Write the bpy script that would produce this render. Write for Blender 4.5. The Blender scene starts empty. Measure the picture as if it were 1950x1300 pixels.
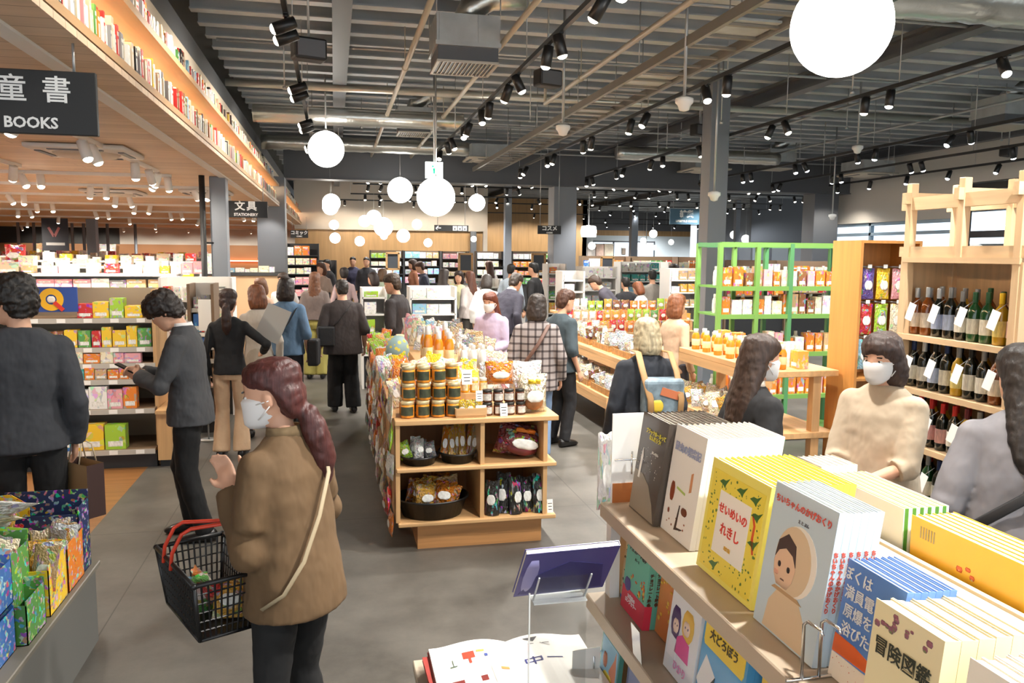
import bpy, math, random
import numpy as np
from mathutils import Vector, Matrix, Euler, noise
random.seed(11)
S = bpy.context.scene
COL = S.collection
PI = math.pi

# ---------------------------------------------------------------- camera
F_PX, CX, CY, CAM_H = 1518.0, 975.0, 650.0, 1.95
def _n(v):
    v = np.array(v, float); return v / np.linalg.norm(v)
_Y = _n((637 - CX, 480 - CY, F_PX))
_X = np.array((7850 - CX, 548 - CY, F_PX)); _X = _n(_X - _Y * _X.dot(_Y))
_Z = np.cross(_X, _Y)
_M = np.stack([_X, _Y, _Z], 1)            # world axes seen from the camera (x right, y down, z forward)
cam = bpy.data.cameras.new('camera')
cam.sensor_width = 36.0
cam.lens = F_PX * 36.0 / 1950.0
cam.clip_start, cam.clip_end = 0.05, 200.0
cam_ob = bpy.data.objects.new('camera', cam); COL.objects.link(cam_ob)
_r, _d, _f = _M[0], _M[1], _M[2]
cam_ob.matrix_world = Matrix(((_r[0], -_d[0], -_f[0], 0.0), (_r[1], -_d[1], -_f[1], 0.0),
                              (_r[2], -_d[2], -_f[2], CAM_H), (0, 0, 0, 1)))
S.camera = cam_ob
def at(px, py, x=None, y=None, z=None):
    """The point of the shop that the photograph shows at pixel (px, py), on the plane x=, y= or z=."""
    d = _M.T @ np.array(((px - CX) / F_PX, (py - CY) / F_PX, 1.0))
    t = x / d[0] if x is not None else y / d[1] if y is not None else (z - CAM_H) / d[2]
    return Vector((d[0] * t, d[1] * t, CAM_H + d[2] * t))

# ---------------------------------------------------------------- world, exposure
S.view_settings.view_transform = 'Standard'
S.view_settings.look = 'None'
S.view_settings.exposure = 0.45
S.view_settings.gamma = 1.0
S.view_settings.use_curve_mapping = False
S.cycles.use_denoising = True
S.cycles.use_adaptive_sampling = True
S.cycles.adaptive_threshold = 0.02
S.cycles.max_bounces = 6
S.cycles.diffuse_bounces = 4
S.cycles.glossy_bounces = 3
S.cycles.transmission_bounces = 4
S.cycles.transparent_max_bounces = 8
S.cycles.sample_clamp_indirect = 6.0
S.cycles.caustics_reflective = False
S.cycles.caustics_refractive = False
w = bpy.data.worlds.new('daylight'); S.world = w; w.use_nodes = True
bg = w.node_tree.nodes['Background']
bg.inputs['Color'].default_value = (0.86, 0.94, 1.0, 1)
bg.inputs['Strength'].default_value = 1.5

# ---------------------------------------------------------------- colour helpers
def lin(h):
    h = h.lstrip('#')
    out = []
    for i in (0, 2, 4):
        c = int(h[i:i + 2], 16) / 255.0
        out.append(c / 12.92 if c <= 0.04045 else ((c + 0.055) / 1.055) ** 2.4)
    return tuple(out)
PAL = {k: lin(v) for k, v in {
    'white': 'f1efea', 'cream': 'efe3c4', 'red': 'c92f2a', 'orange': 'e8842a', 'yellow': 'f2c92f', 'green': '5b9a4a',
    'lime': 'a5cf3c', 'blue': '3c6db0', 'sky blue': '93c5e0', 'pink': 'eaa6ad', 'purple': '6a55a0', 'brown': '8a5a34',
    'black': '22211f', 'grey': '8d8d8c', 'teal': '3f9e98', 'gold': 'd9a444', 'tan': 'c9a779', 'navy': '27355f',
    'maroon': '6d2b30', 'beige': 'd8c4a4', 'silver': 'bfc3c6', 'dark green': '2c5a3a', 'amber': 'c9761f'}.items()}
ORD = ['first', 'second', 'third', 'fourth', 'fifth', 'sixth', 'seventh', 'eighth', 'ninth', 'tenth', 'eleventh', 'twelfth',
       'thirteenth', 'fourteenth', 'fifteenth', 'sixteenth', 'seventeenth', 'eighteenth', 'nineteenth', 'twentieth']
def ordw(i):
    if i < 20: return ORD[i]
    n = i + 1
    return '%d%s' % (n, {1: 'st', 2: 'nd', 3: 'rd'}.get(n % 10 if n % 100 not in (11, 12, 13) else 0, 'th'))

# ---------------------------------------------------------------- materials
_mats = {}
def mat(name, col, rough=0.6, metal=0.0, emit=None, estr=0.0, bump=0.0, bscale=40.0, var=0.0, vscale=6.0, coat=0.0, trans=0.0, alpha=1.0, spec=0.5, stretch=None, ior=None):
    if name in _mats: return _mats[name]
    if isinstance(col, str): col = lin(col)
    m = bpy.data.materials.new(name); m.use_nodes = True
    nt = m.node_tree; b = nt.nodes['Principled BSDF']
    b.inputs['Base Color'].default_value = (*col, 1)
    b.inputs['Roughness'].default_value = rough
    b.inputs['Metallic'].default_value = metal
    b.inputs['Specular IOR Level'].default_value = spec
    b.inputs['Coat Weight'].default_value = coat
    b.inputs['Transmission Weight'].default_value = trans
    b.inputs['Alpha'].default_value = alpha
    if ior: b.inputs['IOR'].default_value = ior
    if emit is not None:
        b.inputs['Emission Color'].default_value = (*(lin(emit) if isinstance(emit, str) else emit), 1)
        b.inputs['Emission Strength'].default_value = estr
    if bump or var:
        tc = nt.nodes.new('ShaderNodeTexCoord')
        src = tc.outputs['Object']
        if stretch:
            mp = nt.nodes.new('ShaderNodeMapping'); mp.inputs['Scale'].default_value = stretch
            nt.links.new(src, mp.inputs['Vector']); src = mp.outputs['Vector']
        if bump:
            n = nt.nodes.new('ShaderNodeTexNoise'); n.inputs['Scale'].default_value = bscale; n.inputs['Detail'].default_value = 3
            nt.links.new(src, n.inputs['Vector'])
            bp = nt.nodes.new('ShaderNodeBump'); bp.inputs['Strength'].default_value = bump; bp.inputs['Distance'].default_value = 0.01
            nt.links.new(n.outputs['Fac'], bp.inputs['Height']); nt.links.new(bp.outputs['Normal'], b.inputs['Normal'])
        if var:
            n = nt.nodes.new('ShaderNodeTexNoise'); n.inputs['Scale'].default_value = vscale; n.inputs['Detail'].default_value = 6
            nt.links.new(src, n.inputs['Vector'])
            r = nt.nodes.new('ShaderNodeValToRGB')
            r.color_ramp.elements[0].position = 0.3; r.color_ramp.elements[1].position = 0.72
            r.color_ramp.elements[0].color = (*[c * (1 - var) for c in col], 1)
            r.color_ramp.elements[1].color = (*[min(1, c * (1 + var)) for c in col], 1)
            nt.links.new(n.outputs['Fac'], r.inputs['Fac']); nt.links.new(r.outputs['Color'], b.inputs['Base Color'])
    _mats[name] = m
    return m
def wood(name, col, axis=0, scale=1.0, var=0.22, rough=0.5, planks=0.0):
    """Sawn timber: grain stretched along one axis, optional board joints."""
    if name in _mats: return _mats[name]
    if isinstance(col, str): col = lin(col)
    m = bpy.data.materials.new(name); m.use_nodes = True
    nt = m.node_tree; b = nt.nodes['Principled BSDF']; b.inputs['Roughness'].default_value = rough
    tc = nt.nodes.new('ShaderNodeTexCoord'); mp = nt.nodes.new('ShaderNodeMapping')
    sc = [14.0 * scale] * 3; sc[axis] = 0.9 * scale
    mp.inputs['Scale'].default_value = sc
    nt.links.new(tc.outputs['Object'], mp.inputs['Vector'])
    n = nt.nodes.new('ShaderNodeTexNoise'); n.inputs['Scale'].default_value = 1.6; n.inputs['Detail'].default_value = 5; n.inputs['Distortion'].default_value = 0.6
    nt.links.new(mp.outputs['Vector'], n.inputs['Vector'])
    r = nt.nodes.new('ShaderNodeValToRGB')
    r.color_ramp.elements[0].position = 0.3; r.color_ramp.elements[1].position = 0.7
    r.color_ramp.elements[0].color = (*[c * (1 - var) for c in col], 1)
    r.color_ramp.elements[1].color = (*[min(1, c * (1 + var * 0.6)) for c in col], 1)
    nt.links.new(n.outputs['Fac'], r.inputs['Fac'])
    out = r.outputs['Color']
    if planks:
        br = nt.nodes.new('ShaderNodeTexBrick'); m2 = nt.nodes.new('ShaderNodeMapping')
        if axis == 1: m2.inputs['Rotation'].default_value = (0, 0, PI / 2)
        nt.links.new(tc.outputs['Object'], m2.inputs['Vector']); nt.links.new(m2.outputs['Vector'], br.inputs['Vector'])
        br.inputs['Scale'].default_value = 1.0
        br.inputs['Brick Width'].default_value = planks * 9; br.inputs['Row Height'].default_value = planks
        br.inputs['Mortar Size'].default_value = 0.004; br.inputs['Color1'].default_value = (1, 1, 1, 1)
        br.inputs['Color2'].default_value = (0.86, 0.84, 0.82, 1); br.inputs['Mortar'].default_value = (0.55, 0.5, 0.45, 1)
        mx = nt.nodes.new('ShaderNodeMix'); mx.data_type = 'RGBA'; mx.blend_type = 'MULTIPLY'; mx.inputs[0].default_value = 1.0
        nt.links.new(out, mx.inputs[6]); nt.links.new(br.outputs['Color'], mx.inputs[7]); out = mx.outputs[2]
    nt.links.new(out, b.inputs['Base Color'])
    _mats[name] = m
    return m
def printed(name, rough=0.35, scale=5.0, amount=0.45, coat=0.0, bump=0.0):
    """Printed packaging or paper: the object's own colour with blocks of other inks, different on every object."""
    if name in _mats: return _mats[name]
    m = bpy.data.materials.new(name); m.use_nodes = True
    nt = m.node_tree; b = nt.nodes['Principled BSDF']; b.inputs['Roughness'].default_value = rough; b.inputs['Coat Weight'].default_value = coat
    N, L = nt.nodes.new, nt.links.new
    tc = N('ShaderNodeTexCoord'); oi = N('ShaderNodeObjectInfo')
    mul = N('ShaderNodeMath'); mul.operation = 'MULTIPLY'; mul.inputs[1].default_value = 91.7; L(oi.outputs['Random'], mul.inputs[0])
    add = N('ShaderNodeVectorMath'); add.operation = 'ADD'; L(tc.outputs['Object'], add.inputs[0]); L(mul.outputs[0], add.inputs[1])
    vo = N('ShaderNodeTexVoronoi'); vo.inputs['Scale'].default_value = scale; L(add.outputs[0], vo.inputs['Vector'])
    no = N('ShaderNodeTexNoise'); no.inputs['Scale'].default_value = scale * 0.8; no.inputs['Detail'].default_value = 1; L(add.outputs[0], no.inputs['Vector'])
    rp = N('ShaderNodeValToRGB'); rp.color_ramp.interpolation = 'CONSTANT'
    rp.color_ramp.elements[0].color = (0, 0, 0, 1); rp.color_ramp.elements[1].position = 0.55; rp.color_ramp.elements[1].color = (1, 1, 1, 1)
    L(no.outputs['Fac'], rp.inputs['Fac'])
    fm = N('ShaderNodeMath'); fm.operation = 'MULTIPLY'; fm.inputs[1].default_value = amount; L(rp.outputs['Color'], fm.inputs[0])
    sat = N('ShaderNodeHueSaturation'); sat.inputs['Saturation'].default_value = 1.1; sat.inputs['Value'].default_value = 0.9; L(vo.outputs['Color'], sat.inputs['Color'])
    mx = N('ShaderNodeMix'); mx.data_type = 'RGBA'; L(fm.outputs[0], mx.inputs[0]); L(oi.outputs['Color'], mx.inputs[6]); L(sat.outputs['Color'], mx.inputs[7])
    L(mx.outputs[2], b.inputs['Base Color'])
    if bump:
        nb = N('ShaderNodeTexNoise'); nb.inputs['Scale'].default_value = 9; L(add.outputs[0], nb.inputs['Vector'])
        bp = N('ShaderNodeBump'); bp.inputs['Strength'].default_value = bump; bp.inputs['Distance'].default_value = 0.1; L(nb.outputs['Fac'], bp.inputs['Height']); L(bp.outputs['Normal'], b.inputs['Normal'])
    _mats[name] = m
    return m
def objcol(name, rough=0.5, metal=0.0, coat=0.0):
    if name in _mats: return _mats[name]
    m = bpy.data.materials.new(name); m.use_nodes = True
    nt = m.node_tree; b = nt.nodes['Principled BSDF']; b.inputs['Roughness'].default_value = rough; b.inputs['Metallic'].default_value = metal; b.inputs['Coat Weight'].default_value = coat
    oi = nt.nodes.new('ShaderNodeObjectInfo'); nt.links.new(oi.outputs['Color'], b.inputs['Base Color'])
    _mats[name] = m
    return m

# ---------------------------------------------------------------- mesh builder
class MB:
    def __init__(s): s.v, s.f, s.mi, s.m, s.sm = [], [], [], 0, []
    def add(s, verts, faces, smooth=False):
        o = len(s.v); s.v.extend([tuple(p) for p in verts])
        for f in faces:
            s.f.append([i + o for i in f]); s.mi.append(s.m); s.sm.append(smooth)
        return s
    def use(s, i): s.m = i; return s
    def box(s, c, d, R=None):
        hx, hy, hz = d[0] / 2, d[1] / 2, d[2] / 2
        P = [Vector((x, y, z)) for x in (-hx, hx) for y in (-hy, hy) for z in (-hz, hz)]
        if R is not None: P = [R @ p for p in P]
        c = Vector(c)
        return s.add([p + c for p in P], [(0, 1, 3, 2), (4, 6, 7, 5), (0, 4, 5, 1), (2, 3, 7, 6), (0, 2, 6, 4), (1, 5, 7, 3)])
    def bx(s, x0, x1, y0, y1, z0, z1): return s.box(((x0 + x1) / 2, (y0 + y1) / 2, (z0 + z1) / 2), (abs(x1 - x0), abs(y1 - y0), abs(z1 - z0)))
    def rings(s, R, cap=True, smooth=True, closed=True):
        n = len(R[0]); V = [p for r in R for p in r]; Fc = []
        for k in range(len(R) - 1):
            for i in range(n if closed else n - 1):
                j = (i + 1) % n
                Fc.append((k * n + i, k * n + j, (k + 1) * n + j, (k + 1) * n + i))
        if cap: Fc.append(tuple(range(n - 1, -1, -1))); Fc.append(tuple((len(R) - 1) * n + i for i in range(n)))
        return s.add(V, Fc, smooth)
    def tube(s, P, r, n=8, cap=True, smooth=True, flat=1.0, up=None):
        P = [Vector(p) for p in P]; rs = r if isinstance(r, (list, tuple)) else [r] * len(P)
        R = []; a = None
        for i, p in enumerate(P):
            t = (P[min(i + 1, len(P) - 1)] - P[max(i - 1, 0)])
            t = t.normalized() if t.length > 1e-9 else Vector((0, 0, 1))
            if a is None:
                u = Vector(up) if up is not None else (Vector((0, 0, 1)) if abs(t.z) < 0.9 else Vector((0, 1, 0)))
                a = (u - t * u.dot(t)).normalized()
            else: a = (a - t * a.dot(t)).normalized()
            b = t.cross(a)
            R.append([p + a * (math.cos(2 * PI * k / n) * rs[i]) + b * (math.sin(2 * PI * k / n) * rs[i] * flat) for k in range(n)])
        return s.rings(R, cap, smooth)
    def cyl(s, p0, p1, r0, r1=None, n=16, smooth=True): return s.tube([p0, p1], [r0, r0 if r1 is None else r1], n, True, smooth)
    def lathe(s, prof, c=(0, 0, 0), n=20, smooth=True, sx=1.0, sy=1.0):
        R = [[Vector((c[0] + r * sx * math.cos(2 * PI * k / n), c[1] + r * sy * math.sin(2 * PI * k / n), c[2] + z)) for k in range(n)] for r, z in prof]
        return s.rings(R, True, smooth)
    def ell(s, c, r, n=14, m=8, R=None):
        rg = []
        for k in range(1, m):
            t = PI * k / m
            rg.append([Vector((r[0] * math.sin(t) * math.cos(2 * PI * i / n), r[1] * math.sin(t) * math.sin(2 * PI * i / n), -r[2] * math.cos(t))) for i in range(n)])
        c = Vector(c)
        rg = [[c + (R @ p if R is not None else p) for p in q] for q in rg]
        return s.rings(rg)
    def prism(s, poly, z0, z1):
        n = len(poly)
        return s.add([(x, y, z0) for x, y in poly] + [(x, y, z1) for x, y in poly],
                     [tuple(range(n - 1, -1, -1)), tuple(range(n, 2 * n))] + [(i, (i + 1) % n, n + (i + 1) % n, n + i) for i in range(n)])
    def xf(s, M, start=0):
        s.v = s.v[:start] + [tuple(M @ Vector(p)) for p in s.v[start:]]; return s
    def mesh(s, name, mats):
        me = bpy.data.meshes.new(name); me.from_pydata(s.v, [], s.f)
        for m in (mats if isinstance(mats, (list, tuple)) else [mats]): me.materials.append(m)
        me.polygons.foreach_set('material_index', s.mi); me.polygons.foreach_set('use_smooth', s.sm)
        me.update(); return me
    def build(s, name, mats, parent=None, loc=(0, 0, 0), rz=0.0, rot=None):
        return ob(name, s.mesh(name, mats), parent, loc, rz, rot)
def ob(name, me, parent=None, loc=(0, 0, 0), rz=0.0, rot=None):
    o = bpy.data.objects.new(name, me); COL.objects.link(o)
    o.location = loc; o.rotation_euler = rot if rot is not None else (0, 0, rz)
    if parent is not None: o.parent = parent
    return o
def empty(name, loc=(0, 0, 0), rz=0.0, rot=None):
    o = bpy.data.objects.new(name, None); COL.objects.link(o); o.location = loc
    o.rotation_euler = rot if rot is not None else (0, 0, rz); o.empty_display_size = 0.1
    return o
def tag(o, label, cat, group=None):
    o['label'] = label; o['category'] = cat
    if group: o['group'] = group
    return o
def struct(o): o['kind'] = 'structure'; return o
def stuff(o): o['kind'] = 'stuff'; return o
def copy_thing(root, loc=None, rot=None, scale=None, color=None, label=None, group=None):
    c = root.copy(); COL.objects.link(c)
    if loc is not None: c.location = loc
    if rot is not None: c.rotation_euler = rot
    if scale is not None: c.scale = scale
    if color is not None: c.color = (*color, 1)
    if label: c['label'] = label
    if group: c['group'] = group
    for ch in root.children:
        d = ch.copy(); COL.objects.link(d); d.parent = c
        if color is not None: d.color = (*color, 1)
        for g in ch.children:
            e = g.copy(); COL.objects.link(e); e.parent = d
    return c
def bevel(o, wd=0.004, seg=2):
    m = o.modifiers.new('bevel', 'BEVEL'); m.width = wd; m.segments = seg; m.limit_method = 'ANGLE'; return o
_tc = {}
def text_mesh(body, size, bold=0.0, depth=0.0008, align='CENTER'):
    c = bpy.data.curves.new('txt', 'FONT'); c.body = body; c.size = size; c.offset = bold; c.extrude = depth; c.resolution_u = 2
    c.align_x = align; c.align_y = 'CENTER'
    o = bpy.data.objects.new('txt', c)
    me = bpy.data.meshes.new_from_object(o)
    bpy.data.objects.remove(o); bpy.data.curves.remove(c)
    return me
def lettering(body, size, m, parent, loc, rot=(PI / 2, 0, 0), bold=0.0, name='lettering', depth=0.0008, sx=1.0):
    me = text_mesh(body, size, bold, depth); me.name = name
    me.materials.clear(); me.materials.append(m)
    o = ob(name, me, parent, loc, 0, rot); o.scale = (sx, 1, 1)
    return o
# ================================================================ SHELL OF THE SHOP
def concrete():
    m = bpy.data.materials.new('polished_concrete'); m.use_nodes = True
    nt = m.node_tree; b = nt.nodes['Principled BSDF']; N, L = nt.nodes.new, nt.links.new
    tc = N('ShaderNodeTexCoord')
    a = N('ShaderNodeTexNoise'); a.inputs['Scale'].default_value = 1.5; a.inputs['Detail'].default_value = 9; a.inputs['Roughness'].default_value = 0.72; L(tc.outputs['Object'], a.inputs['Vector'])
    r = N('ShaderNodeValToRGB'); e = r.color_ramp.elements
    e[0].position = 0.3; e[0].color = (*lin('413e39'), 1); e[1].position = 0.72; e[1].color = (*lin('6e6a63'), 1)
    L(a.outputs['Fac'], r.inputs['Fac'])
    br = N('ShaderNodeTexBrick'); br.inputs['Scale'].default_value = 1; br.inputs['Brick Width'].default_value = 3.1; br.inputs['Row Height'].default_value = 3.4
    br.offset = 0.0; br.inputs['Mortar Size'].default_value = 0.004; br.inputs['Color1'].default_value = br.inputs['Color2'].default_value = (1, 1, 1, 1); br.inputs['Mortar'].default_value = (0.45, 0.45, 0.45, 1)
    mp = N('ShaderNodeMapping'); mp.inputs['Location'].default_value = (1.2, 1.0, 0); L(tc.outputs['Object'], mp.inputs['Vector']); L(mp.outputs['Vector'], br.inputs['Vector'])
    mx = N('ShaderNodeMix'); mx.data_type = 'RGBA'; mx.blend_type = 'MULTIPLY'; mx.inputs[0].default_value = 1; L(r.outputs['Color'], mx.inputs[6]); L(br.outputs['Color'], mx.inputs[7])
    L(mx.outputs[2], b.inputs['Base Color'])
    rr = N('ShaderNodeMapRange'); rr.inputs['To Min'].default_value = 0.3; rr.inputs['To Max'].default_value = 0.5; L(a.outputs['Fac'], rr.inputs['Value']); L(rr.outputs[0], b.inputs['Roughness'])
    return m
M_WALL = mat('grey_wall_paint', 'c9c5be', 0.85)
M_DARK = mat('dark_steel_paint', '5b5e63', 0.5)
M_COL = mat('column_paint', '7b8088', 0.45)
M_BLACK = mat('black_paint', '1d1d1e', 0.5)
M_WHITE = mat('white_paint', 'e9e8e4', 0.5)
M_WCEIL = wood('ceiling_planks', 'dfc6aa', axis=0, scale=0.6, var=0.08, rough=0.55, planks=0.15)
M_WFLOOR = wood('oak_floor', '96683c', axis=0, scale=0.7, var=0.2, rough=0.35, planks=0.12)
M_WPANEL = wood('wall_veneer', 'ad8a5e', axis=2, scale=0.5, var=0.14, rough=0.5)
M_PINE = wood('pine', 'd0a572', axis=0, scale=1.0, var=0.16, rough=0.45)
M_PINEZ = wood('pine_upright', 'd0a572', axis=2, scale=1.0, var=0.16, rough=0.45)
M_PINEY = wood('pine_long', 'd0a572', axis=1, scale=1.0, var=0.16, rough=0.45)
M_DECK = mat('ceiling_deck', '60605d', 0.6, var=0.2, vscale=0.7)
M_PURLIN = mat('purlin_steel', 'c2c6c8', 0.45, var=0.12, vscale=2)
M_DUCT = mat('duct_foil', 'd2d2cc', 0.28, 0.9, bump=0.5, bscale=14)
M_GALV = mat('galvanised', 'b9bdbd', 0.4, 0.25, var=0.15, vscale=5)
M_PIPE = mat('tan_pipe', 'c2b9a6', 0.4)
M_ROD = mat('steel_rod', 'b4b6b6', 0.35, 0.5)
M_LAMP = mat('globe_glow', 'ffffff', 0.4, emit='fffaf0', estr=7.0)
M_LENS = mat('spot_lens_glow', 'ffffff', 0.3, emit='fff3dc', estr=14.0)
M_LENSD = mat('spot_lens_daylight', 'ffffff', 0.3, emit='f4f7ff', estr=14.0)
M_LED = mat('led_strip_glow', 'ffffff', 0.4, emit='ffdcb2', estr=52.0)
def pane_mat():
    m = bpy.data.materials.new('window_glass'); m.use_nodes = True; nt = m.node_tree
    for n in list(nt.nodes): nt.nodes.remove(n)
    o = nt.nodes.new('ShaderNodeOutputMaterial'); t = nt.nodes.new('ShaderNodeBsdfTransparent'); g = nt.nodes.new('ShaderNodeBsdfGlossy'); x = nt.nodes.new('ShaderNodeMixShader')
    t.inputs['Color'].default_value = (0.93, 0.97, 1, 1); g.inputs['Roughness'].default_value = 0.02; x.inputs[0].default_value = 0.06
    nt.links.new(t.outputs[0], x.inputs[1]); nt.links.new(g.outputs[0], x.inputs[2]); nt.links.new(x.outputs[0], o.inputs['Surface'])
    return m
M_GLASS = pane_mat()
def acrylic():
    m = bpy.data.materials.new('clear_acrylic'); m.use_nodes = True; nt = m.node_tree
    for n in list(nt.nodes): nt.nodes.remove(n)
    o = nt.nodes.new('ShaderNodeOutputMaterial'); t = nt.nodes.new('ShaderNodeBsdfTransparent'); g = nt.nodes.new('ShaderNodeBsdfGlossy'); x = nt.nodes.new('ShaderNodeMixShader'); pass
    t.inputs['Color'].default_value = (0.96, 0.97, 0.97, 1); g.inputs['Roughness'].default_value = 0.05; x.inputs[0].default_value = 0.1
    nt.links.new(t.outputs[0], x.inputs[1]); nt.links.new(g.outputs[0], x.inputs[2]); nt.links.new(x.outputs[0], o.inputs['Surface'])
    return m
M_ACR = acrylic()

struct(MB().bx(-1.68, 28, -3, 46, -0.12, 0).build('floor', concrete()))
struct(MB().bx(-16, -1.68, -3, 46, -0.12, 0).build('floor_wood', M_WFLOOR))
# timber ceiling over the left hall, with its pale light slot
struct(MB().bx(-16, -1.075, -3, 36.2, 2.86, 2.895).build('ceiling_wood', M_WCEIL))
struct(MB().bx(-1.37, -1.285, -3, 30, 2.845, 2.86).build('trim_1', M_WHITE))
# steel deck and purlins over the main hall
d = MB().bx(-16.2, 28, -3, 46, 4.62, 4.7)
for i in range(98):
    d.bx(-1.45, 28, -3 + i * 0.5, -2.86 + i * 0.5, 4.58, 4.62)
struct(d.build('ceiling', M_DECK))
y = -2.0; k = 0
while y < 44:
    p = MB().bx(-1.4, 27, y, y + 0.05, 4.40, 4.58).bx(-1.4, 27, y - 0.045, y + 0.095, 4.385, 4.40)
    struct(p.build('ceiling_beam', M_PURLIN))
    y += 0.52 if y < 17 else 1.04; k += 1
for i, x in enumerate((0.1, 6.2, 12.1)):
    struct(MB().bx(x - 0.09, x + 0.09, -3, 44, 4.34, 4.38).bx(x - 0.012, x + 0.012, -3, 44, 4.2, 4.34).bx(x - 0.09, x + 0.09, -3, 44, 4.16, 4.2).build('ceiling_beam', M_DARK))
struct(MB().bx(-1.0, 12.2, 17.35, 17.7, 3.48, 4.22).bx(-1.0, 12.2, 17.3, 17.75, 3.46, 3.48).build('trim_2', M_DARK))
struct(MB().bx(-1.5, -1.40, -3, 36, 3.92, 4.14).bx(-1.9, -1.8, -3, 36, 2.9, 4.62).build('trim_3', M_DARK))  # the set-back panel is added to stop sky light leaking in
# columns
def column(x0, x1, y0, y1, z1, m=M_COL):
    struct(bevel(MB().bx(x0, x1, y0, y1, 0, z1).build('column', m), 0.006, 1))
column(-1.49, -1.30, 10.5, 10.75, 2.86)
column(-1.52, -0.97, 17.0, 17.55, 3.46)
column(4.83, 5.36, 17.5, 18.0, 3.47)
column(5.10, 5.38, 10.4, 10.68, 4.4)
column(11.3, 11.95, 17.4, 17.9, 3.6, M_DARK)
for px, yy, ww in ((968, 25, 0.22), (1209, 33, 0.3), (1405, 30, 0.2)):
    p = at(px, 440, y=yy); column(p.x - ww / 2, p.x + ww / 2, yy, yy + ww, 4.2)
p = at(901, 480, y=27.8); column(p.x - 0.1, p.x + 0.1, 27.7, 27.9, 2.72, M_DARK)
for px in (95, 165):
    p = at(px + 8, 440, y=26); column(p.x - 0.13, p.x + 0.13, 26, 26.3, 2.86, M_COL)
o = MB().tube([(-1.56, 10.4, 0), (-1.56, 10.4, 2.86)], 0.035, 10).tube([(-1.56, 10.4, 2.05), (-1.45, 10.52, 2.05)], 0.012, 6).build('downpipe', M_BLACK); tag(o, 'thin black pipe running up beside the grey steel post', 'pipe')
for i, px in enumerate((35, 65, 138, 160, 181, 205, 258)):
    p = at(px, 450, y=30); o = MB().tube([(p.x, 30, 0), (p.x, 30, 2.86)], 0.05, 8).build('partition_post', M_COL)
    tag(o, 'slim grey post before the brown back wall, %s from the left' % ordw(i), 'post', 'slim posts in the left hall')
# back of the left hall
struct(MB().bx(-16, -1.3, 36, 36.2, 0, 2.2).build('wall_back_left', mat('brown_panel', '9a6d47', 0.6)))
struct(MB().bx(-8.7, -1.3, 36.1, 36.3, 2.2, 2.9).build('wall_back_upper', M_WALL))
struct(MB().bx(-16, -8.7, 36.1, 36.3, 2.2, 2.9).build('wall_back_dark', M_BLACK))
o = MB().bx(-8.0, -1.6, 35.9, 35.97, 1.52, 1.56).build('cove_light', mat('cove_glow', 'ffffff', emit='ff9d76', estr=5)); tag(o, 'long salmon pink light strip along the brown back wall', 'light')
struct(MB().bx(-16.2, -16, -3, 36.3, 0, 4.62).build('wall_left', M_WALL))
struct(MB().bx(-16.2, -1.3, 36.3, 36.4, 2.8, 4.62).build('wall_left_end', M_WALL))
# end wall of the main hall: beige above, veneer below, veneer bay beside it
struct(MB().bx(-1.3, 5.15, 28, 28.2, 2.72, 4.58).build('wall_back', mat('beige_wall', 'bdb4a8', 0.85)))
struct(MB().bx(-1.3, 5.15, 28.15, 28.3, 0, 2.72).build('wall_back_panel', M_WPANEL))
struct(MB().bx(5.15, 5.3, 28, 34, 0, 4.58).build('wall_return', mat('beige_wall', 'bdb4a8', 0.85)))
struct(MB().bx(5.15, 10.9, 34, 34.2, 0, 4.58).build('wall_bay', M_WPANEL))
struct(MB().bx(10.7, 10.9, 34, 44, 0, 4.58).build('wall_return_right', M_WPANEL))
# far right hall: pale wall with a veneer band, glazing behind
M_PALE = mat('pale_wall', 'cfd8dc', 0.8)
struct(MB().bx(10.9, 20.5, 44, 44.2, 3.05, 3.35).build('wall_far_band', M_WPANEL))
struct(MB().bx(10.9, 20.5, 44, 44.2, 2.75, 3.05).bx(10.9, 20.5, 44, 44.2, 0, 1.4).bx(10.9, 14.5, 44, 44.2, 1.4, 2.75).bx(18.3, 20.5, 44, 44.2, 1.4, 2.75).build('wall_far', M_PALE))
struct(MB().bx(10.9, 20.5, 44, 44.2, 3.35, 4.58).build('wall_far_upper', M_DARK))
struct(MB().bx(17.2, 21.0, 31, 31.2, 2.55, 4.58).bx(17.2, 21.0, 31, 31.2, 0, 1.1).build('wall_right_far', M_DARK))
struct(MB().bx(20.9, 21.1, 31, 44, 0, 4.58).build('wall_far_side', M_DARK))
# right wall
XR = 12.2
struct(MB().bx(XR, XR + 0.2, -3, 18.0, 3.42, 4.58).bx(XR, XR + 0.2, 13.75, 18.0, 2.75, 3.42).bx(XR, XR + 0.2, 13.75, 18, 0, 0.9).bx(XR, XR + 0.2, -3, 5, 0, 3.42).build('wall_right', M_WALL))
def window(n, x0, y0, x1, y1, z0, z1, nm, fm, bar=0.06, cross=()):
    """A glazed opening in a wall along Y (x0 == x1) or along X (y0 == y1)."""
    alongY = abs(x1 - x0) < 1e-6
    r = MB()
    L = abs(y1 - y0) if alongY else abs(x1 - x0)
    def piece(a0, a1, za, zb, t=0.09):
        if alongY: r.bx(x0 - t / 2, x0 + t / 2, y0 + a0, y0 + a1, za, zb)
        else: r.bx(x0 + a0, x0 + a1, y0 - t / 2, y0 + t / 2, za, zb)
    piece(0, L, z0, z0 + bar); piece(0, L, z1 - bar, z1)
    for k in range(nm + 1): piece(max(0, L * k / nm - bar / 2), min(L, L * k / nm + bar / 2), z0, z1)
    for c in cross: piece(0, L, c, c + bar)
    o = struct(r.build('window_%d' % n, fm))
    g = MB()
    if alongY: g.bx(x0 - 0.004, x0 + 0.004, y0, y1, z0, z1)
    else: g.bx(x0, x1, y0 - 0.004, y0 + 0.004, z0, z1)
    g.build('pane', M_GLASS, o)
    return o
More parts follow.
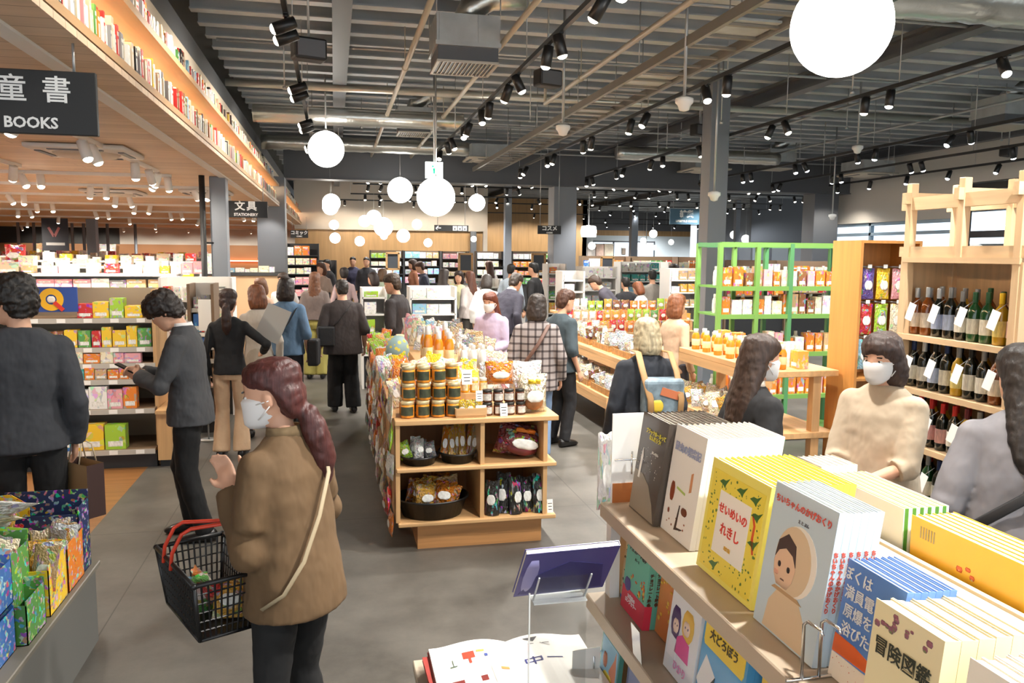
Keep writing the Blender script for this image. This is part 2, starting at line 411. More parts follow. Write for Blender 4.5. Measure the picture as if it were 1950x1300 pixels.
M_ALU = mat('window_aluminium', '8ea3b4', 0.4, 0.3)
window(1, XR + 0.1, 13.8, XR + 0.1, 18.0, 0.9, 2.75, 3, M_ALU, 0.07, (2.45,))
window(2, XR + 0.1, 5.0, XR + 0.1, 13.7, 0.0, 3.4, 6, M_BLACK, 0.13, (2.35,))
window(3, 17.3, 31.1, 20.9, 31.1, 1.1, 2.55, 4, M_DARK, 0.08)
window(4, 14.5, 44.1, 18.3, 44.1, 1.4, 2.75, 3, M_DARK, 0.08)
o = MB().bx(13.5, 18, 4, 19, 3.3, 3.5).bx(13.5, 13.7, 4, 19, 2.95, 3.3).build('canopy', M_WHITE); tag(o, 'white canopy outside beyond the tall right windows', 'canopy')
o = MB().bx(17.6, 18.0, -2, 20, 0, 2.35).build('street_hoarding', mat('outside_render', 'd5dbdd', 0.8)); tag(o, 'pale boundary wall outside beyond the right windows', 'wall')
struct(MB().bx(12.4, 40, -20, 60, -0.14, -0.02).build('pavement', mat('pavement', 'b9b7b2', 0.9)))

# ================================================================ HIGH LIT BOOKSHELF ALONG THE EDGE OF THE TIMBER CEILING
XB = -1.07
def high_shelf(y0, y1, label):
    r = empty('high_bookshelf', (XB, y0, 2.9)); tag(r, label, 'bookshelf', 'high bookshelves over the aisle')
    L = y1 - y0
    MB().bx(-0.33, 0, 0, L, 0, 0.045).build('lower_board', wood('shelf_oak', 'b8946c', axis=1, scale=0.8, var=0.12), r)
    MB().bx(-0.33, 0, 0, L, 0.36, 0.405).build('upper_board', wood('shelf_oak', 'b08355', axis=1), r)
    MB().bx(-0.36, -0.33, 0, L, 0, 1.02).build('back_panel', mat('shelf_back', 'd8cbb8', 0.7), r)
    MB().bx(-0.325, -0.305, 0.02, L - 0.02, 0.335, 0.36).build('led_strip', M_LED, r, (0, 0, -0.001))
    return r
high_shelf(-2.5, 16.95, 'long two-tier lit bookshelf high along the wooden ceiling edge')
high_shelf(17.6, 27.9, 'far two-tier lit bookshelf high up beyond the thick grey column')
M_SPINE = objcol('book_spine', 0.55)
M_PAGES = mat('paper_edges', 'ece4d2', 0.8)
def spine_book_mesh():
    b = MB().bx(-0.5, 0.5, -0.5, -0.5 + 0.02, 0, 1)                              # covers, spine at the front
    b = MB().use(0).bx(-0.5, 0.5, -0.5, -0.47, 0, 1).bx(-0.5, -0.44, -0.47, 0.5, 0, 1).bx(0.44, 0.5, -0.47, 0.5, 0, 1)
    b.use(1).bx(-0.44, 0.44, -0.47, 0.47, 0.015, 0.985)
    b.use(2).bx(-0.36, 0.36, -0.506, -0.5, 0.74, 0.84).bx(-0.18, 0.18, -0.506, -0.5, 0.3, 0.66)
    return b.mesh('spine_book', [M_SPINE, M_PAGES, mat('spine_title', 'e5e0d6', 0.6)])
ME_SPINE = spine_book_mesh()
SPC = [('white', 9), ('cream', 7), ('red', 4), ('brown', 2), ('beige', 5), ('pink', 1), ('grey', 3), ('black', 2), ('green', 1), ('orange', 1), ('yellow', 1), ('sky blue', 2)]
def pick(wl):
    t = sum(w_ for _, w_ in wl); r = random.random() * t
    for n_, w_ in wl:
        r -= w_
        if r <= 0: return n_
    return wl[-1][0]
for row, z, nm in ((0, 2.945, 'lower'), (1, 3.305, 'upper')):
    y = 3.05 if row == 0 else 3.9; cnt = {}; far = MB(); n = 0
    far.cols = []
    mats = [mat('spine_' + c.replace(' ', '_'), PAL[c], 0.55) for c, _ in SPC]; idx = {c: i for i, (c, _) in enumerate(SPC)}
    for (ya, yb) in ((y, 16.9), (17.65, 27.8)):
        y = ya
        while y < yb - 0.06:
            if random.random() < 0.035: y += random.uniform(0.03, 0.09)
            c = pick(SPC); t = random.uniform(0.018, 0.05) if n < 130 else random.uniform(0.025, 0.06)
            h = random.uniform(0.165, 0.235); dp = random.uniform(0.11, 0.15); inset = random.uniform(0.045, 0.075) if row == 0 else random.uniform(0.085, 0.115); h -= .012 if row == 0 else 0
            xc = XB - inset - dp / 2
            if n < 130:
                i = cnt.get(c, 0); cnt[c] = i + 1
                o = ob('shelf_book', ME_SPINE, None, (xc, y + t / 2, z + .0012), PI / 2); o.scale = (t, dp, h); o.color = (*PAL[c], 1)
                tag(o, '%s spined book, %s %s one from near end, %s high shelf row' % (c, ordw(i), c, nm), 'book', 'books on the %s high shelf' % nm)
            else:
                far.use(idx[c]).bx(xc - dp / 2, xc + dp / 2, y, y + t - 0.002, z + .0012, z + h)
            y += t + 0.001; n += 1
    o = far.build('distant_books', mats); stuff(o); tag(o, 'distant books filling the far part of the %s high shelf' % nm, 'books')

# ================================================================ CEILING SERVICES
tag(MB().lathe([(0.12, -3.0), (0.125, -2.99), (0.125, 0.0), (0.12, 0.01)], n=20).build('flexible_duct', M_DUCT, None, (1.9, 12.1, 3.9), rot=(0, PI / 2, 0)), 'silver foil duct across the ceiling beside the square diffuser box', 'duct')
def duct(x0, x1, y, z, r, label):
    P = []; n = max(2, int((x1 - x0) / 0.12))
    b = MB(); R = []
    for i in range(n + 1):
        x = x0 + (x1 - x0) * i / n; rr = r * (1.0 + 0.05 * (i % 2) + random.uniform(-0.03, 0.03))
        R.append([Vector((x, y + rr * math.cos(2 * PI * k / 14), z + rr * math.sin(2 * PI * k / 14))) for k in range(14)])
    b.rings(R); tag(b.build('flexible_duct', M_DUCT), label, 'duct', 'silver ceiling ducts')
duct(-1.3, 2.6, 15.8, 3.98, 0.13, 'silver foil duct left of centre just before the grey cross beam')
duct(5.6, 9.2, 15.6, 4.0, 0.13, 'silver foil duct right of centre just before the grey cross beam')
duct(4.0, 11.5, 5.75, 4.05, 0.2, 'fat silver duct beside the largest globe at upper right')
tag(MB().cyl((-1.35, 11.2, 4.13), (10.8, 11.2, 4.13), 0.05, n=12).build('main_pipe', mat('bright_pipe', 'c9c8be', 0.3, 0.6)), 'long bright pipe crossing the whole ceiling above the aisle', 'pipe')
for i, (x, ya, yb) in enumerate(((0.78, 2.0, 17.2), (1.6, 2.0, 17.2), (2.78, 2.0, 10.6))):
    b = MB().cyl((x, ya, 3.95), (x, yb, 3.95), 0.028, n=10)
    for yy in range(3, int(yb), 3): b.cyl((x, yy, 3.95), (x, yy, 4.4), 0.006, n=6).cyl((x, yy - 0.03, 3.95), (x, yy + 0.03, 3.95), 0.036, n=10)
    b.cyl((x, yb, 3.95), (x, yb, 4.3), 0.02, n=8)
    tag(b.build('sprinkler_pipe', M_PIPE), 'tan sprinkler pipe running along the ceiling, %s of three from the left' % ordw(i), 'pipe', 'tan ceiling pipes')
def diffuser(c, s, label, dz=0.42):
    r = empty('air_diffuser', c); tag(r, label, 'air vent', 'square air diffusers')
    MB().bx(-s, s, -s, s, 0.16, dz).bx(-s * 0.92, -s * 0.88, -s * 1.02, -s, 0.16, dz).bx(s * 0.3, s * 0.34, -s * 1.02, -s, 0.16, dz).bx(-s * 1.03, s * 1.03, -s * 1.03, s * 1.03, 0.13, 0.17).build('plenum_box', M_GALV, r)
    MB().bx(-s * 0.95, s * 0.95, -s * 0.95, s * 0.95, 0.0, 0.13).build('neck', M_DARK, r)
    g = MB()
    for k in range(15): g.box((-s * 0.9 + s * 1.8 * k / 14, 0, -0.008), (0.008, s * 1.8, 0.016))
    for sx in (-1, 1): g.box((sx * s * 0.95, 0, -0.008), (0.02, s * 1.95, 0.02)); g.box((0, sx * s * 0.95, -0.008), (s * 1.95, 0.02, 0.02))
    g.build('grille', mat('vent_grille', 'c4c1b8', 0.5), r)
    MB().tube([(0, 0, dz), (0.05, -0.05, dz + 0.12), (0.25, -0.1, dz + 0.22), (0.6, -0.15, dz + 0.24)], 0.12, 12).build('foil_hose', M_DUCT, r)
    b = MB()
    for sx in (-1, 1):
        for sy in (-1, 1): b.cyl((sx * s, sy * s, dz), (sx * s, sy * s, 4.4 - c[2]), 0.006, n=6)
    b.build('hanger', M_ROD, r)
diffuser((1.25, 7.9, 3.74), 0.3, 'near square metal air diffuser at top centre of the ceiling')
diffuser((1.27, 13.2, 3.86), 0.26, 'square metal air diffuser farther down the aisle ceiling', 0.38)
diffuser((9.6, 10.1, 3.86), 0.32, 'square metal air diffuser high at the right edge', 0.4)
diffuser((9.5, 16.2, 3.86), 0.3, 'square metal air diffuser near the right end of the cross beam', 0.4)
def cassette(c, s, label, m=M_WHITE, zc=None):
    r = empty('ceiling_air_conditioner', c); tag(r, label, 'air conditioner', 'ceiling cassette air conditioners')
    MB().lathe([(s * 0.6, 0.0), (s * 1.36, 0.0), (s * 1.4, 0.012), (s * 1.4, 0.04), (s, 0.05)], n=4).xf(Matrix.Rotation(PI / 4, 4, 'Z')).build('panel', m, r)
    MB().lathe([(0.05, -0.03), (s * 0.62, -0.026), (s * 0.7, 0.0), (s * 0.7, 0.01)], n=24).build('intake_grille', mat('cassette_grille', 'cfc6b8', 0.5), r)
    for k in range(4):
        a = k * PI / 2; MB().box((math.cos(a) * s * 0.84, math.sin(a) * s * 0.84, -0.003), (0.05, s * 1.1, 0.012), Matrix.Rotation(a, 3, 'Z')).build('air_slot', M_DARK, r)
    if zc: MB().bx(-s * 0.85, s * 0.85, -s * 0.85, s * 0.85, 0.05, 0.3).build('casing', M_GALV, r)
cassette((-2.17, 8.0, 2.81), 0.4, 'white cassette air conditioner in the wooden ceiling behind the children books sign')
cassette((-3.3, 13.5, 2.81), 0.4, 'white cassette air conditioner farther back in the wooden ceiling')
cassette((-0.98 - 0.9, 13.0, 2.81), 0.35, 'white cassette air conditioner beside the grey steel post')
cassette((3.1, 16.5, 3.85), 0.45, 'hanging cassette air conditioner at ceiling centre by the cross beam', mat('beige_panel', 'cdc6b6', 0.5), 1)
cassette((8.0, 16.6, 3.8), 0.45, 'hanging cassette air conditioner right of the tall steel column', mat('beige_panel', 'cdc6b6', 0.5), 1)
cassette((11.3, 15.5, 3.7), 0.45, 'hanging cassette air conditioner close to the right wall', mat('beige_panel', 'cdc6b6', 0.5), 1)
# cable tray
b = MB().bx(2.88, 2.92, 1, 17, 3.68, 3.76).bx(3.36, 3.40, 1, 17, 3.68, 3.76)
for k in range(48): b.bx(2.92, 3.36, 1.1 + k / 3, 1.14 + k / 3, 3.69, 3.71)
b = b.build('cable_tray', mat('tray_steel', '8b857b', 0.4, 0.4)); tag(b, 'ladder cable tray hung diagonally across the ceiling centre', 'cable tray')
m = MB()
for k in range(8): m.bx(2.93, 3.35, 1.9 + k * 1.9, 2.4 + k * 1.9, 3.712, 3.73)
m.build('cover_plate', M_GALV, b)
m = MB()
for k in range(8):
    for x in (2.9, 3.38): m.cyl((x, 1.5 + k * 2, 3.7), (x, 1.5 + k * 2, 4.4), 0.006, n=6)
m.build('hanger', M_ROD, b)

# thin conduits and hanger rods that cross the open ceiling
M_COND = mat('conduit', 'a9adaf', .4, .2)
for i, (x0, x1, y, z) in enumerate(((-1.2, 11.8, 7.0, 4.22), (-1.2, 11.8, 9.3, 4.2), (-1.2, 12, 13.9, 4.15), (2.2, 12, 16.6, 4.05), (-1.2, 6, 5.2, 4.25))):
    tag(MB().cyl((x0, y, z), (x1, y, z), .017, n=8).build('conduit', M_COND), 'thin grey conduit crossing the ceiling, %s by distance among crosswise ones' % ('second', 'third', 'fourth', 'farthest', 'nearest')[i], 'conduit', 'crosswise conduits')
for i, (x, y0, y1, z) in enumerate(((4.3, 3, 17, 4.15), (6.9, 4, 17, 4.1), (7.5, 4, 17, 4.18), (9.2, 6, 17, 4.12))):
    tag(MB().cyl((x, y0, z), (x, y1, z), .02, n=8).build('conduit', M_COND), 'thin grey conduit along the right half of the ceiling, %s from the left' % ordw(i), 'conduit', 'lengthwise conduits')
for i in range(18):
    x, y = random.uniform(-.8, 11), random.uniform(7, 16.5); zb = random.uniform(3.6, 4.1)
    tag(MB().cyl((x, y, zb), (x, y, 4.6), .008, n=6).cyl((x, y, zb - .03), (x, y, zb), .022, n=8).build('hanger_rod', M_ROD), 'thin steel hanger rod dropping from the open ceiling deck', 'rod', 'thin hanger rods from the ceiling deck')

# ---- lighting tracks and spotlights
def spot_meshes(body, lens):
    h = MB().cyl((0, 0, 0), (0, 0, -0.02), 0.02, n=10).cyl((0, 0, -0.02), (0, 0, -0.07), 0.011, n=8).bx(-0.018, 0.018, -0.05, 0.05, -0.006, 0.0)
    hd = MB().lathe([(0.03, 0.075), (0.042, 0.07), (0.044, 0.0), (0.044, -0.085), (0.038, -0.09), (0.036, -0.075)], n=16)
    ln = MB().lathe([(0.008, -0.112), (0.024, -0.108), (0.036, -0.096), (0.0385, -0.086), (0.036, -0.074), (0.01, -0.07)], n=16)
    return h.mesh('spot_mount', body), hd.mesh('spot_housing', body), ln.mesh('spot_lens', lens)
SPB = spot_meshes(mat('spot_black', '19191a', 0.35), M_LENS)
SPW = spot_meshes(mat('spot_white', 'e8e6e0', 0.4), M_LENS)
SPD = spot_meshes(mat('spot_black', '19191a', 0.35), M_LENSD)
def spot_data(nm, watts, col, size=1.5, rad=0.05):
    d = bpy.data.lights.new(nm, 'SPOT'); d.energy = watts; d.color = col; d.spot_size = size; d.spot_blend = 0.6; d.shadow_soft_size = rad; return d
L_WARM = spot_data('warm_beam', 150, (1, 0.93, 0.83), 2.2)
L_NEUT = spot_data('neutral_beam', 215, (1, 0.955, 0.89), 2.0)
L_DAY = spot_data('day_beam', 230, (0.95, 0.98, 1), 2.2)
L_SHELF = spot_data('shelf_beam', 26, (1, 0.92, 0.8), 2.3)
L_WALL = spot_data('wall_beam', 90, (1, 0.9, 0.76), 1.7)
L_SOFT = spot_data('soft_beam', 65, (1, 0.9, 0.76), 2.2)
L_KEY = spot_data('key_beam', 350, (1, 0.955, 0.89), 1.6)
def spotlight(pos, tilt, az, kit, light, label, group):
    r = ob('track_spotlight', kit[0], None, pos); tag(r, label, 'spotlight', group)
    rot = Euler((tilt, 0, az), 'XYZ')
    h = ob('housing', kit[1], r, (0, 0, -0.075), 0, rot); ob('lens', kit[2], h)
    if light:
        l = bpy.data.objects.new('beam', light); COL.objects.link(l); l.parent = h; l.location = (0, 0, -0.135)
    return r
def track(p0, p1, kit, nm, name, lamps, lightf, rods=True, th=0.02, pair=True, ct=4.6, aim=None):
    """A straight track from p0 to p1 with spotlights at the fractions in lamps."""
    p0, p1 = Vector(p0), Vector(p1); d = p1 - p0; L = d.length
    t = MB().box((p0 + p1) / 2 + Vector((0, 0, th)), (L if abs(d.x) > abs(d.y) else 0.035, 0.035 if abs(d.x) > abs(d.y) else L, 0.04))
    o = t.build('lighting_track', kit[0].materials[0]); tag(o, name, 'lighting track', 'lighting tracks')
    if rods:
        r_ = MB(); n = max(2, int(L / 2))
        for k in range(n + 1):
            q = p0 + d * (k / n); r_.cyl((q.x, q.y, q.z + 0.03), (q.x, q.y, ct), 0.005, n=6)
        r_.build('hanger', M_ROD, o)
    for i, fr in enumerate(lamps):
        q = p0 + d * fr; am = aim
        if lightf(i, q) is L_KEY: am = (.22 if q.x < 2 else .8, PI / 2)
        spotlight(q, *(am if am else (random.uniform(0.1, 0.6), random.uniform(-PI, PI))), kit, lightf(i, q), nm % ordw(i), 'spotlights: ' + name)
def fr(n, a=0.03, b=0.97, pair=True):
    out = []
    for i in range(n):
        c = a + (b - a) * i / (n - 1); out.append(c)
        if pair: out.append(min(0.995, c + 0.022 + random.uniform(0, 0.01)))
    return out
every = lambda n, l: (lambda i, q: l if i % n == 0 else None)
track((-0.31, -1, 3.6), (-0.31, 13, 3.6), SPB, 'black spotlight, %s along the ceiling track nearest the high bookshelf', 'black track above the aisle beside the high bookshelf', fr(7), every(1, L_SHELF), aim=(1.2, PI / 2))
track((1.68, -1.5, 3.6), (1.68, 13.5, 3.6), SPB, 'black spotlight, %s from the near end of the central black track', 'long black track running above the food table', fr(11), lambda i, q: (L_KEY if q.y < 2.6 else L_NEUT) if i % 2 == 0 else None)
track((3.45, -1.5, 3.55), (3.45, 15, 3.55), SPB, 'black spotlight, %s along the track hung beside the cable tray', 'black track hung along the right side of the cable tray', fr(9), lambda i, q: L_NEUT if i % 2 == 0 else None)
track((5.4, 1, 3.6), (5.4, 17, 3.6), SPB, 'black spotlight, %s along the track passing the tall steel column', 'black track passing the tall steel column', fr(9), every(2, L_NEUT))
track((8.1, 3, 3.6), (8.1, 17, 3.6), SPD, 'black spotlight, %s along the second track from the right wall', 'second black track from the right wall', fr(8), every(2, L_DAY))
track((9.9, 5, 3.6), (9.9, 17, 3.6), SPD, 'black spotlight, %s along the middle right ceiling track', 'black track between the right ducts and the wall', fr(6), every(3, L_DAY))
track((11.4, 6, 3.6), (11.4, 17, 3.6), SPD, 'black spotlight, %s along the track closest to the right wall', 'black track closest to the pale right wall', fr(10, pair=False), every(3, L_SOFT))
track((-1.95, 1.5, 2.83), (-1.95, 9.9, 2.83), SPW, 'white spotlight, %s on the white track nearest the bookshelf edge', 'white track nearest the bookshelf edge', [0.08, 0.3, 0.47, 0.50, 0.67, 0.70, 0.87, 0.95, 0.99], lambda i, q: L_SOFT if i in (3, 5, 7) else None, False, 0.012)
track((-3.3, 3.0, 2.83), (-3.3, 9.7, 2.83), SPW, 'white spotlight, %s on the second white ceiling track', 'second white track in the wooden ceiling', [0.1, 0.45, 0.63, 0.75, 0.97], lambda i, q: L_SOFT if i > 1 else None, False, 0.012)
for k, (yy, x0, x1, n) in enumerate(((10.4, -8, -1.9, 5), (12.2, -9, -1.7, 6), (14.4, -10, -1.7, 6), (17, -11, -1.8, 6), (20, -12, -1.8, 7), (24, -13, -1.6, 7), (29, -14, -1.6, 7))):
    track((x0, yy, 2.83), (x1, yy, 2.83), SPW, 'white spotlight, %s from the left on the ' + ordw(k) + ' white crosswise track', '%s white crosswise track from the front in the wooden ceiling' % ordw(k), fr(n, pair=k < 5), every(2, L_WARM), False, 0.012)
for k, (yy, x0, x1, n, z) in enumerate(((19.5, 0.5, 11, 9, 3.75), (22, 0.5, 14, 11, 3.75), (25, 0.5, 15, 11, 3.7), (29.5, 5.6, 17, 9, 3.8), (33, 11.5, 17, 6, 3.8), (38, 11.5, 19, 6, 3.7), (41.5, 11.5, 20, 7, 3.6))):  # the farthest track is added to brighten the pale far wall
    track((x0, yy, z), (x1, yy, z), SPD if k > 2 else SPB, 'black spotlight, %s from the left on the ' + ordw(k) + ' track beyond the cross beam', '%s black track beyond the grey cross beam' % ordw(k), fr(n, pair=k < 3), every(1 if k > 3 else 2, L_DAY if k > 1 else L_NEUT), True)
track((-12, 34.2, 2.83), (-1.8, 34.2, 2.83), SPW, 'added white spotlight, %s from the left, brightening the brown back wall', 'added white track brightening the brown back wall', fr(9, pair=False), every(1, L_WALL), False, 0.012, aim=(.75, 0))  # track and lamps added to brighten the otherwise unlit brown wall
track((0.2, 26.4, 3.6), (4.9, 26.4, 3.6), SPB, 'black spotlight, %s from the left before the beige end wall', 'black track before the beige end wall', fr(5, pair=False), every(1, L_WALL), True, aim=(.8, 0))
track((5.8, 32.4, 3.6), (10.4, 32.4, 3.6), SPB, 'black spotlight, %s from the left before the veneer bay wall', 'black track before the veneer bay wall', fr(5, pair=False), every(1, L_WALL), True, aim=(.7, 0))
spotlight(Vector((-1.3, 15.9, 2.83)), 1.05, 0, SPW, spot_data('column_beam', 30, (1, .95, .88), .9), 'white spotlight aimed at the thick grey column', 'spotlights: column accent')
# accent lamps that light the walls and the near shelf (those at the brown back wall are added)
def sun_area(): pass

# ---- globe lamps: photo position, radius in pixels, real radius
GL = [(1602, 50, 93, .25), (621, 284, 34, .25), (830, 375, 36.5, .25), (762, 362, 24, .25), (908, 386, 16, .2), (631, 386, 17, .2), (629, 394, 15, .165),
      (636, 428, 9, .2), (638, 453, 10, .2), (685, 459, 9.3, .2), (694, 421, 11, .19), (712, 414, 14, .21), (730, 432, 18, .25), (731, 449, 7, .17), (768, 449, 12.5, .25),
      (794, 427, 9.5, .2), (815, 462, 8, .2), (923, 441, 7.5, .2), (902, 455, 5.5, .17), (1127, 468, 7, .2), (1244, 445, 7.6, .25), (1225, 458, 5.5, .2), (1278, 461, 5, .2), (1398, 447, 7.6, .25), (1420, 455, 7.8, .25)]
gm = MB().ell((0, 0, 0), (1, 1, 1), 32, 20).mesh('globe', M_LAMP)
order = sorted(range(len(GL)), key=lambda i: GL[i][0])
for rank, i in enumerate(order):
    px, py, r, R = GL[i]
    d = _M.T @ np.array(((px - CX) / F_PX, (py - CY) / F_PX, 1.0)); t = R * F_PX / r
    tm = 26.0 - 0.8 * (i % 4)
    if px < 905 and t > tm: R *= tm / t; t = tm
    if t > 40: R *= 40 / t; t = 40
    p = Vector((d[0] * t, d[1] * t, CAM_H + d[2] * t))
    o = ob('globe_lamp', gm, None, p); o.scale = (R, R, R)
    top = 4.6
    lab = {0: 'largest glowing white globe lamp, cut by the top edge at upper right', 1: 'big glowing white globe hanging by the far bookshelf end', 2: 'big glowing white globe hanging over the aisle centre'}.get(i, 'glowing white globe lamp, %s from the left among all hanging globes' % ordw(rank))
    tag(o, lab, 'globe lamp', 'white globe lamps')
    MB().cyl((0, 0, 1.0), (0, 0, (top - p.z) / R), 0.012 if i not in (1, 2) else 0.05, n=6).lathe([(0.14, 1.04), (0.12, 0.98)], n=10).build('hanging_rod', M_ROD, o)
# drum lamp beside the centre column
p = at(1121, 440, y=22); o = MB().lathe([(0.05, 0.16), (0.2, 0.14), (0.23, 0), (0.21, -0.16), (0.05, -0.17)], n=18).build('drum_lamp', M_LAMP, None, p); tag(o, 'glowing drum shaped lamp beside the centre column', 'lamp')
MB().cyl((0, 0, 0.14), (0, 0, 4.6 - p.z), 0.01, n=6).build('hanging_rod', M_ROD, o)
# security cameras and speakers on rods
for i, (px, py, yy, lab) in enumerate(((1360, 372, 9.0, 'white dome security camera hung before the tall steel column'), (1303, 196, 6.4, 'white dome security camera near the cable tray'), (1072, 246, 8.2, 'white dome security camera left of the cable tray'), (1633, 283, 10, 'white dome security camera high on the right'), (1585, 412, 14, 'white dome security camera before the pale right wall'))):
    p = at(px, py, y=yy); r = MB().lathe([(0.01, -0.07), (0.04, -0.06), (0.055, -0.02), (0.075, 0.0), (0.075, 0.035), (0.03, 0.05)], n=16).build('security_camera', M_WHITE, None, p); tag(r, lab, 'security camera', 'dome security cameras')
    MB().cyl((0, 0, 0.04), (0, 0, 4.6 - p.z), 0.014, n=8).build('rod', M_ROD, r); MB().ell((0, 0, -0.035), (0.032, 0.032, 0.035), 10, 6).build('dome', M_BLACK, r)
for i, (px, py, yy, lab) in enumerate(((588, 95, 6.8, 'black box loudspeaker hung near the high bookshelf'), (1920, 288, 11, 'black loudspeaker hung before the right wall'), (1332, 248, 11.5, 'black loudspeaker hung left of the tall steel column'), (1043, 150, 8, 'round black ceiling loudspeaker over the aisle'))):
    p = at(px, py, y=yy); r = bevel(MB().box((0, 0, 0), (0.26, 0.16, 0.17)).build('loudspeaker', M_BLACK, None, p, 0.3), 0.02); tag(r, lab, 'loudspeaker')
    MB().box((0, -0.083, 0), (0.22, 0.006, 0.13)).build('speaker_grille', M_DARK, r); MB().cyl((0, 0, 0.08), (0, 0, 4.6 - p.z), 0.01, n=6).build('rod', M_ROD, r)

# ================================================================ HANGING SIGNS
M_SIGN = mat('sign_black', '232323', 0.5); M_LET = mat('sign_letters', 'fbfbf8', 0.5)
def sign(cx, y, z, w_, h, lines, label, m=M_SIGN, t=0.03, rod=None):
    r = bevel(MB().box((0, 0, 0), (w_, t, h)).build('hanging_sign', m, None, (cx, y, z)), 0.003, 1); tag(r, label, 'sign', 'black hanging section signs')
    for body, size, dx, dz, bold in lines: lettering(body, size, M_LET, r, (dx, -t / 2 - 0.002, dz), bold=bold)
    b = MB()
    for sx in (-1, 1): b.cyl((sx * w_ * 0.4, 0, h / 2), (sx * w_ * 0.4, 0, rod or (2.86 - z)), 0.006, n=6)
    b.build('hanging_rod', M_ROD, r)
    return r
a = at(183, 140, y=4.0); b_ = at(184, 260, y=4.0); hh = a.z - b_.z
sign(a.x - 0.45, 4.0, a.z - hh / 2, 0.9, hh, [('児', 0.122, -0.07, 0.048, 0.0013), ('童', 0.122, 0.11, 0.048, 0.0013), ('書', 0.122, 0.29, 0.048, 0.0013), ("KID'S BOOKS", 0.066, 0.095, -0.092, 0.0018)], 'large black hanging sign for kids books at left edge')
a = at(426, 382, y=12); b_ = at(510, 415, y=12)
sign((a.x + b_.x) / 2, 12, (a.z + b_.z) / 2, b_.x - a.x, a.z - b_.z, [('文', 0.14, -.08, 0.04, 0.004), ('具', 0.14, .08, 0.04, 0.004), ('STATIONERY', 0.055, 0, -0.075, 0.002)], 'black hanging stationery sign beside the grey steel post')
a = at(553, 438, y=22); b_ = at(587, 453, y=22)
sign((a.x + b_.x) / 2, 22, (a.z + b_.z) / 2, b_.x - a.x, a.z - b_.z, [('コミック', 0.11, 0, 0.03, 0.005), ('COMIC', 0.045, 0, -0.06, 0.002)], 'small black hanging comic sign below the bookshelf end', rod=0.45)
a = at(1024, 429, y=16); b_ = at(1068, 446, y=16)
sign((a.x + b_.x) / 2, 16, (a.z + b_.z) / 2, b_.x - a.x, a.z - b_.z, [('コスメ', 0.11, 0, 0.025, 0.005), ('COSME', 0.04, 0, -0.06, 0.002)], 'black hanging cosmetics sign left of the centre column', rod=4.6 - (a.z + b_.z) / 2)
a = at(827, 428, y=20); b_ = at(892, 441, y=20); hw = (b_.x - a.x)
sg = sign((a.x + b_.x) / 2, 20, (a.z + b_.z) / 2, hw, a.z - b_.z, [('←', 0.16, -hw * 0.38, 0.0, 0.004)], 'long black hanging sign with white arrow and toilet symbols', rod=4.6 - (a.z + b_.z) / 2)
for k in range(3):
    MB().box((hw * (0.1 + 0.145 * k), -0.018, 0), (0.1, 0.005, 0.11)).build('symbol_panel', M_LET, sg)
    MB().box((hw * (0.1 + 0.145 * k), -0.022, -0.015), (0.035, 0.004, 0.05)).ell((hw * (0.1 + 0.145 * k), -0.022, 0.028), (0.013, 0.003, 0.013), 8, 5).build('symbol', M_SIGN, sg)
a = at(1276, 397, y=20); b_ = at(1338, 428, y=20)
sign((a.x + b_.x) / 2, 20, (a.z + b_.z) / 2, b_.x - a.x, a.z - b_.z, [('雑貨', 0.2, 0, 0.06, 0.008), ('LIFESTYLE GOODS', 0.075, 0, -0.12, 0.003)], 'blue grey hanging lifestyle goods sign left of the steel column', mat('sign_blue', '4f7187', 0.5), rod=4.6 - (a.z + b_.z) / 2)
a = at(810, 308, y=11.2); b_ = at(843, 340, y=11.2)
r = MB().box((0, 0, 0), (b_.x - a.x, 0.05, a.z - b_.z)).build('exit_sign', mat('exit_panel', 'f4faf6', 0.4, emit='f2fff8', estr=1.6), None, ((a.x + b_.x) / 2, 11.2, (a.z + b_.z) / 2)); tag(r, 'lit white exit sign with green pictogram above the central globe', 'sign')
g = mat('exit_green', '16b487', 0.5, emit='16c090', estr=0.8)
MB().box((0.01, -0.027, 0.01), (0.06, 0.004, 0.03)).box((0, -0.027, -0.02), (0.03, 0.004, 0.06)).ell((-0.02, -0.027, 0.05), (0.014, 0.003, 0.014), 8, 5).build('pictogram', g, r)
MB().cyl((0, 0, 0.1), (0, 0, 1.35), 0.012, n=6).build('hanging_rod', M_ROD, r)
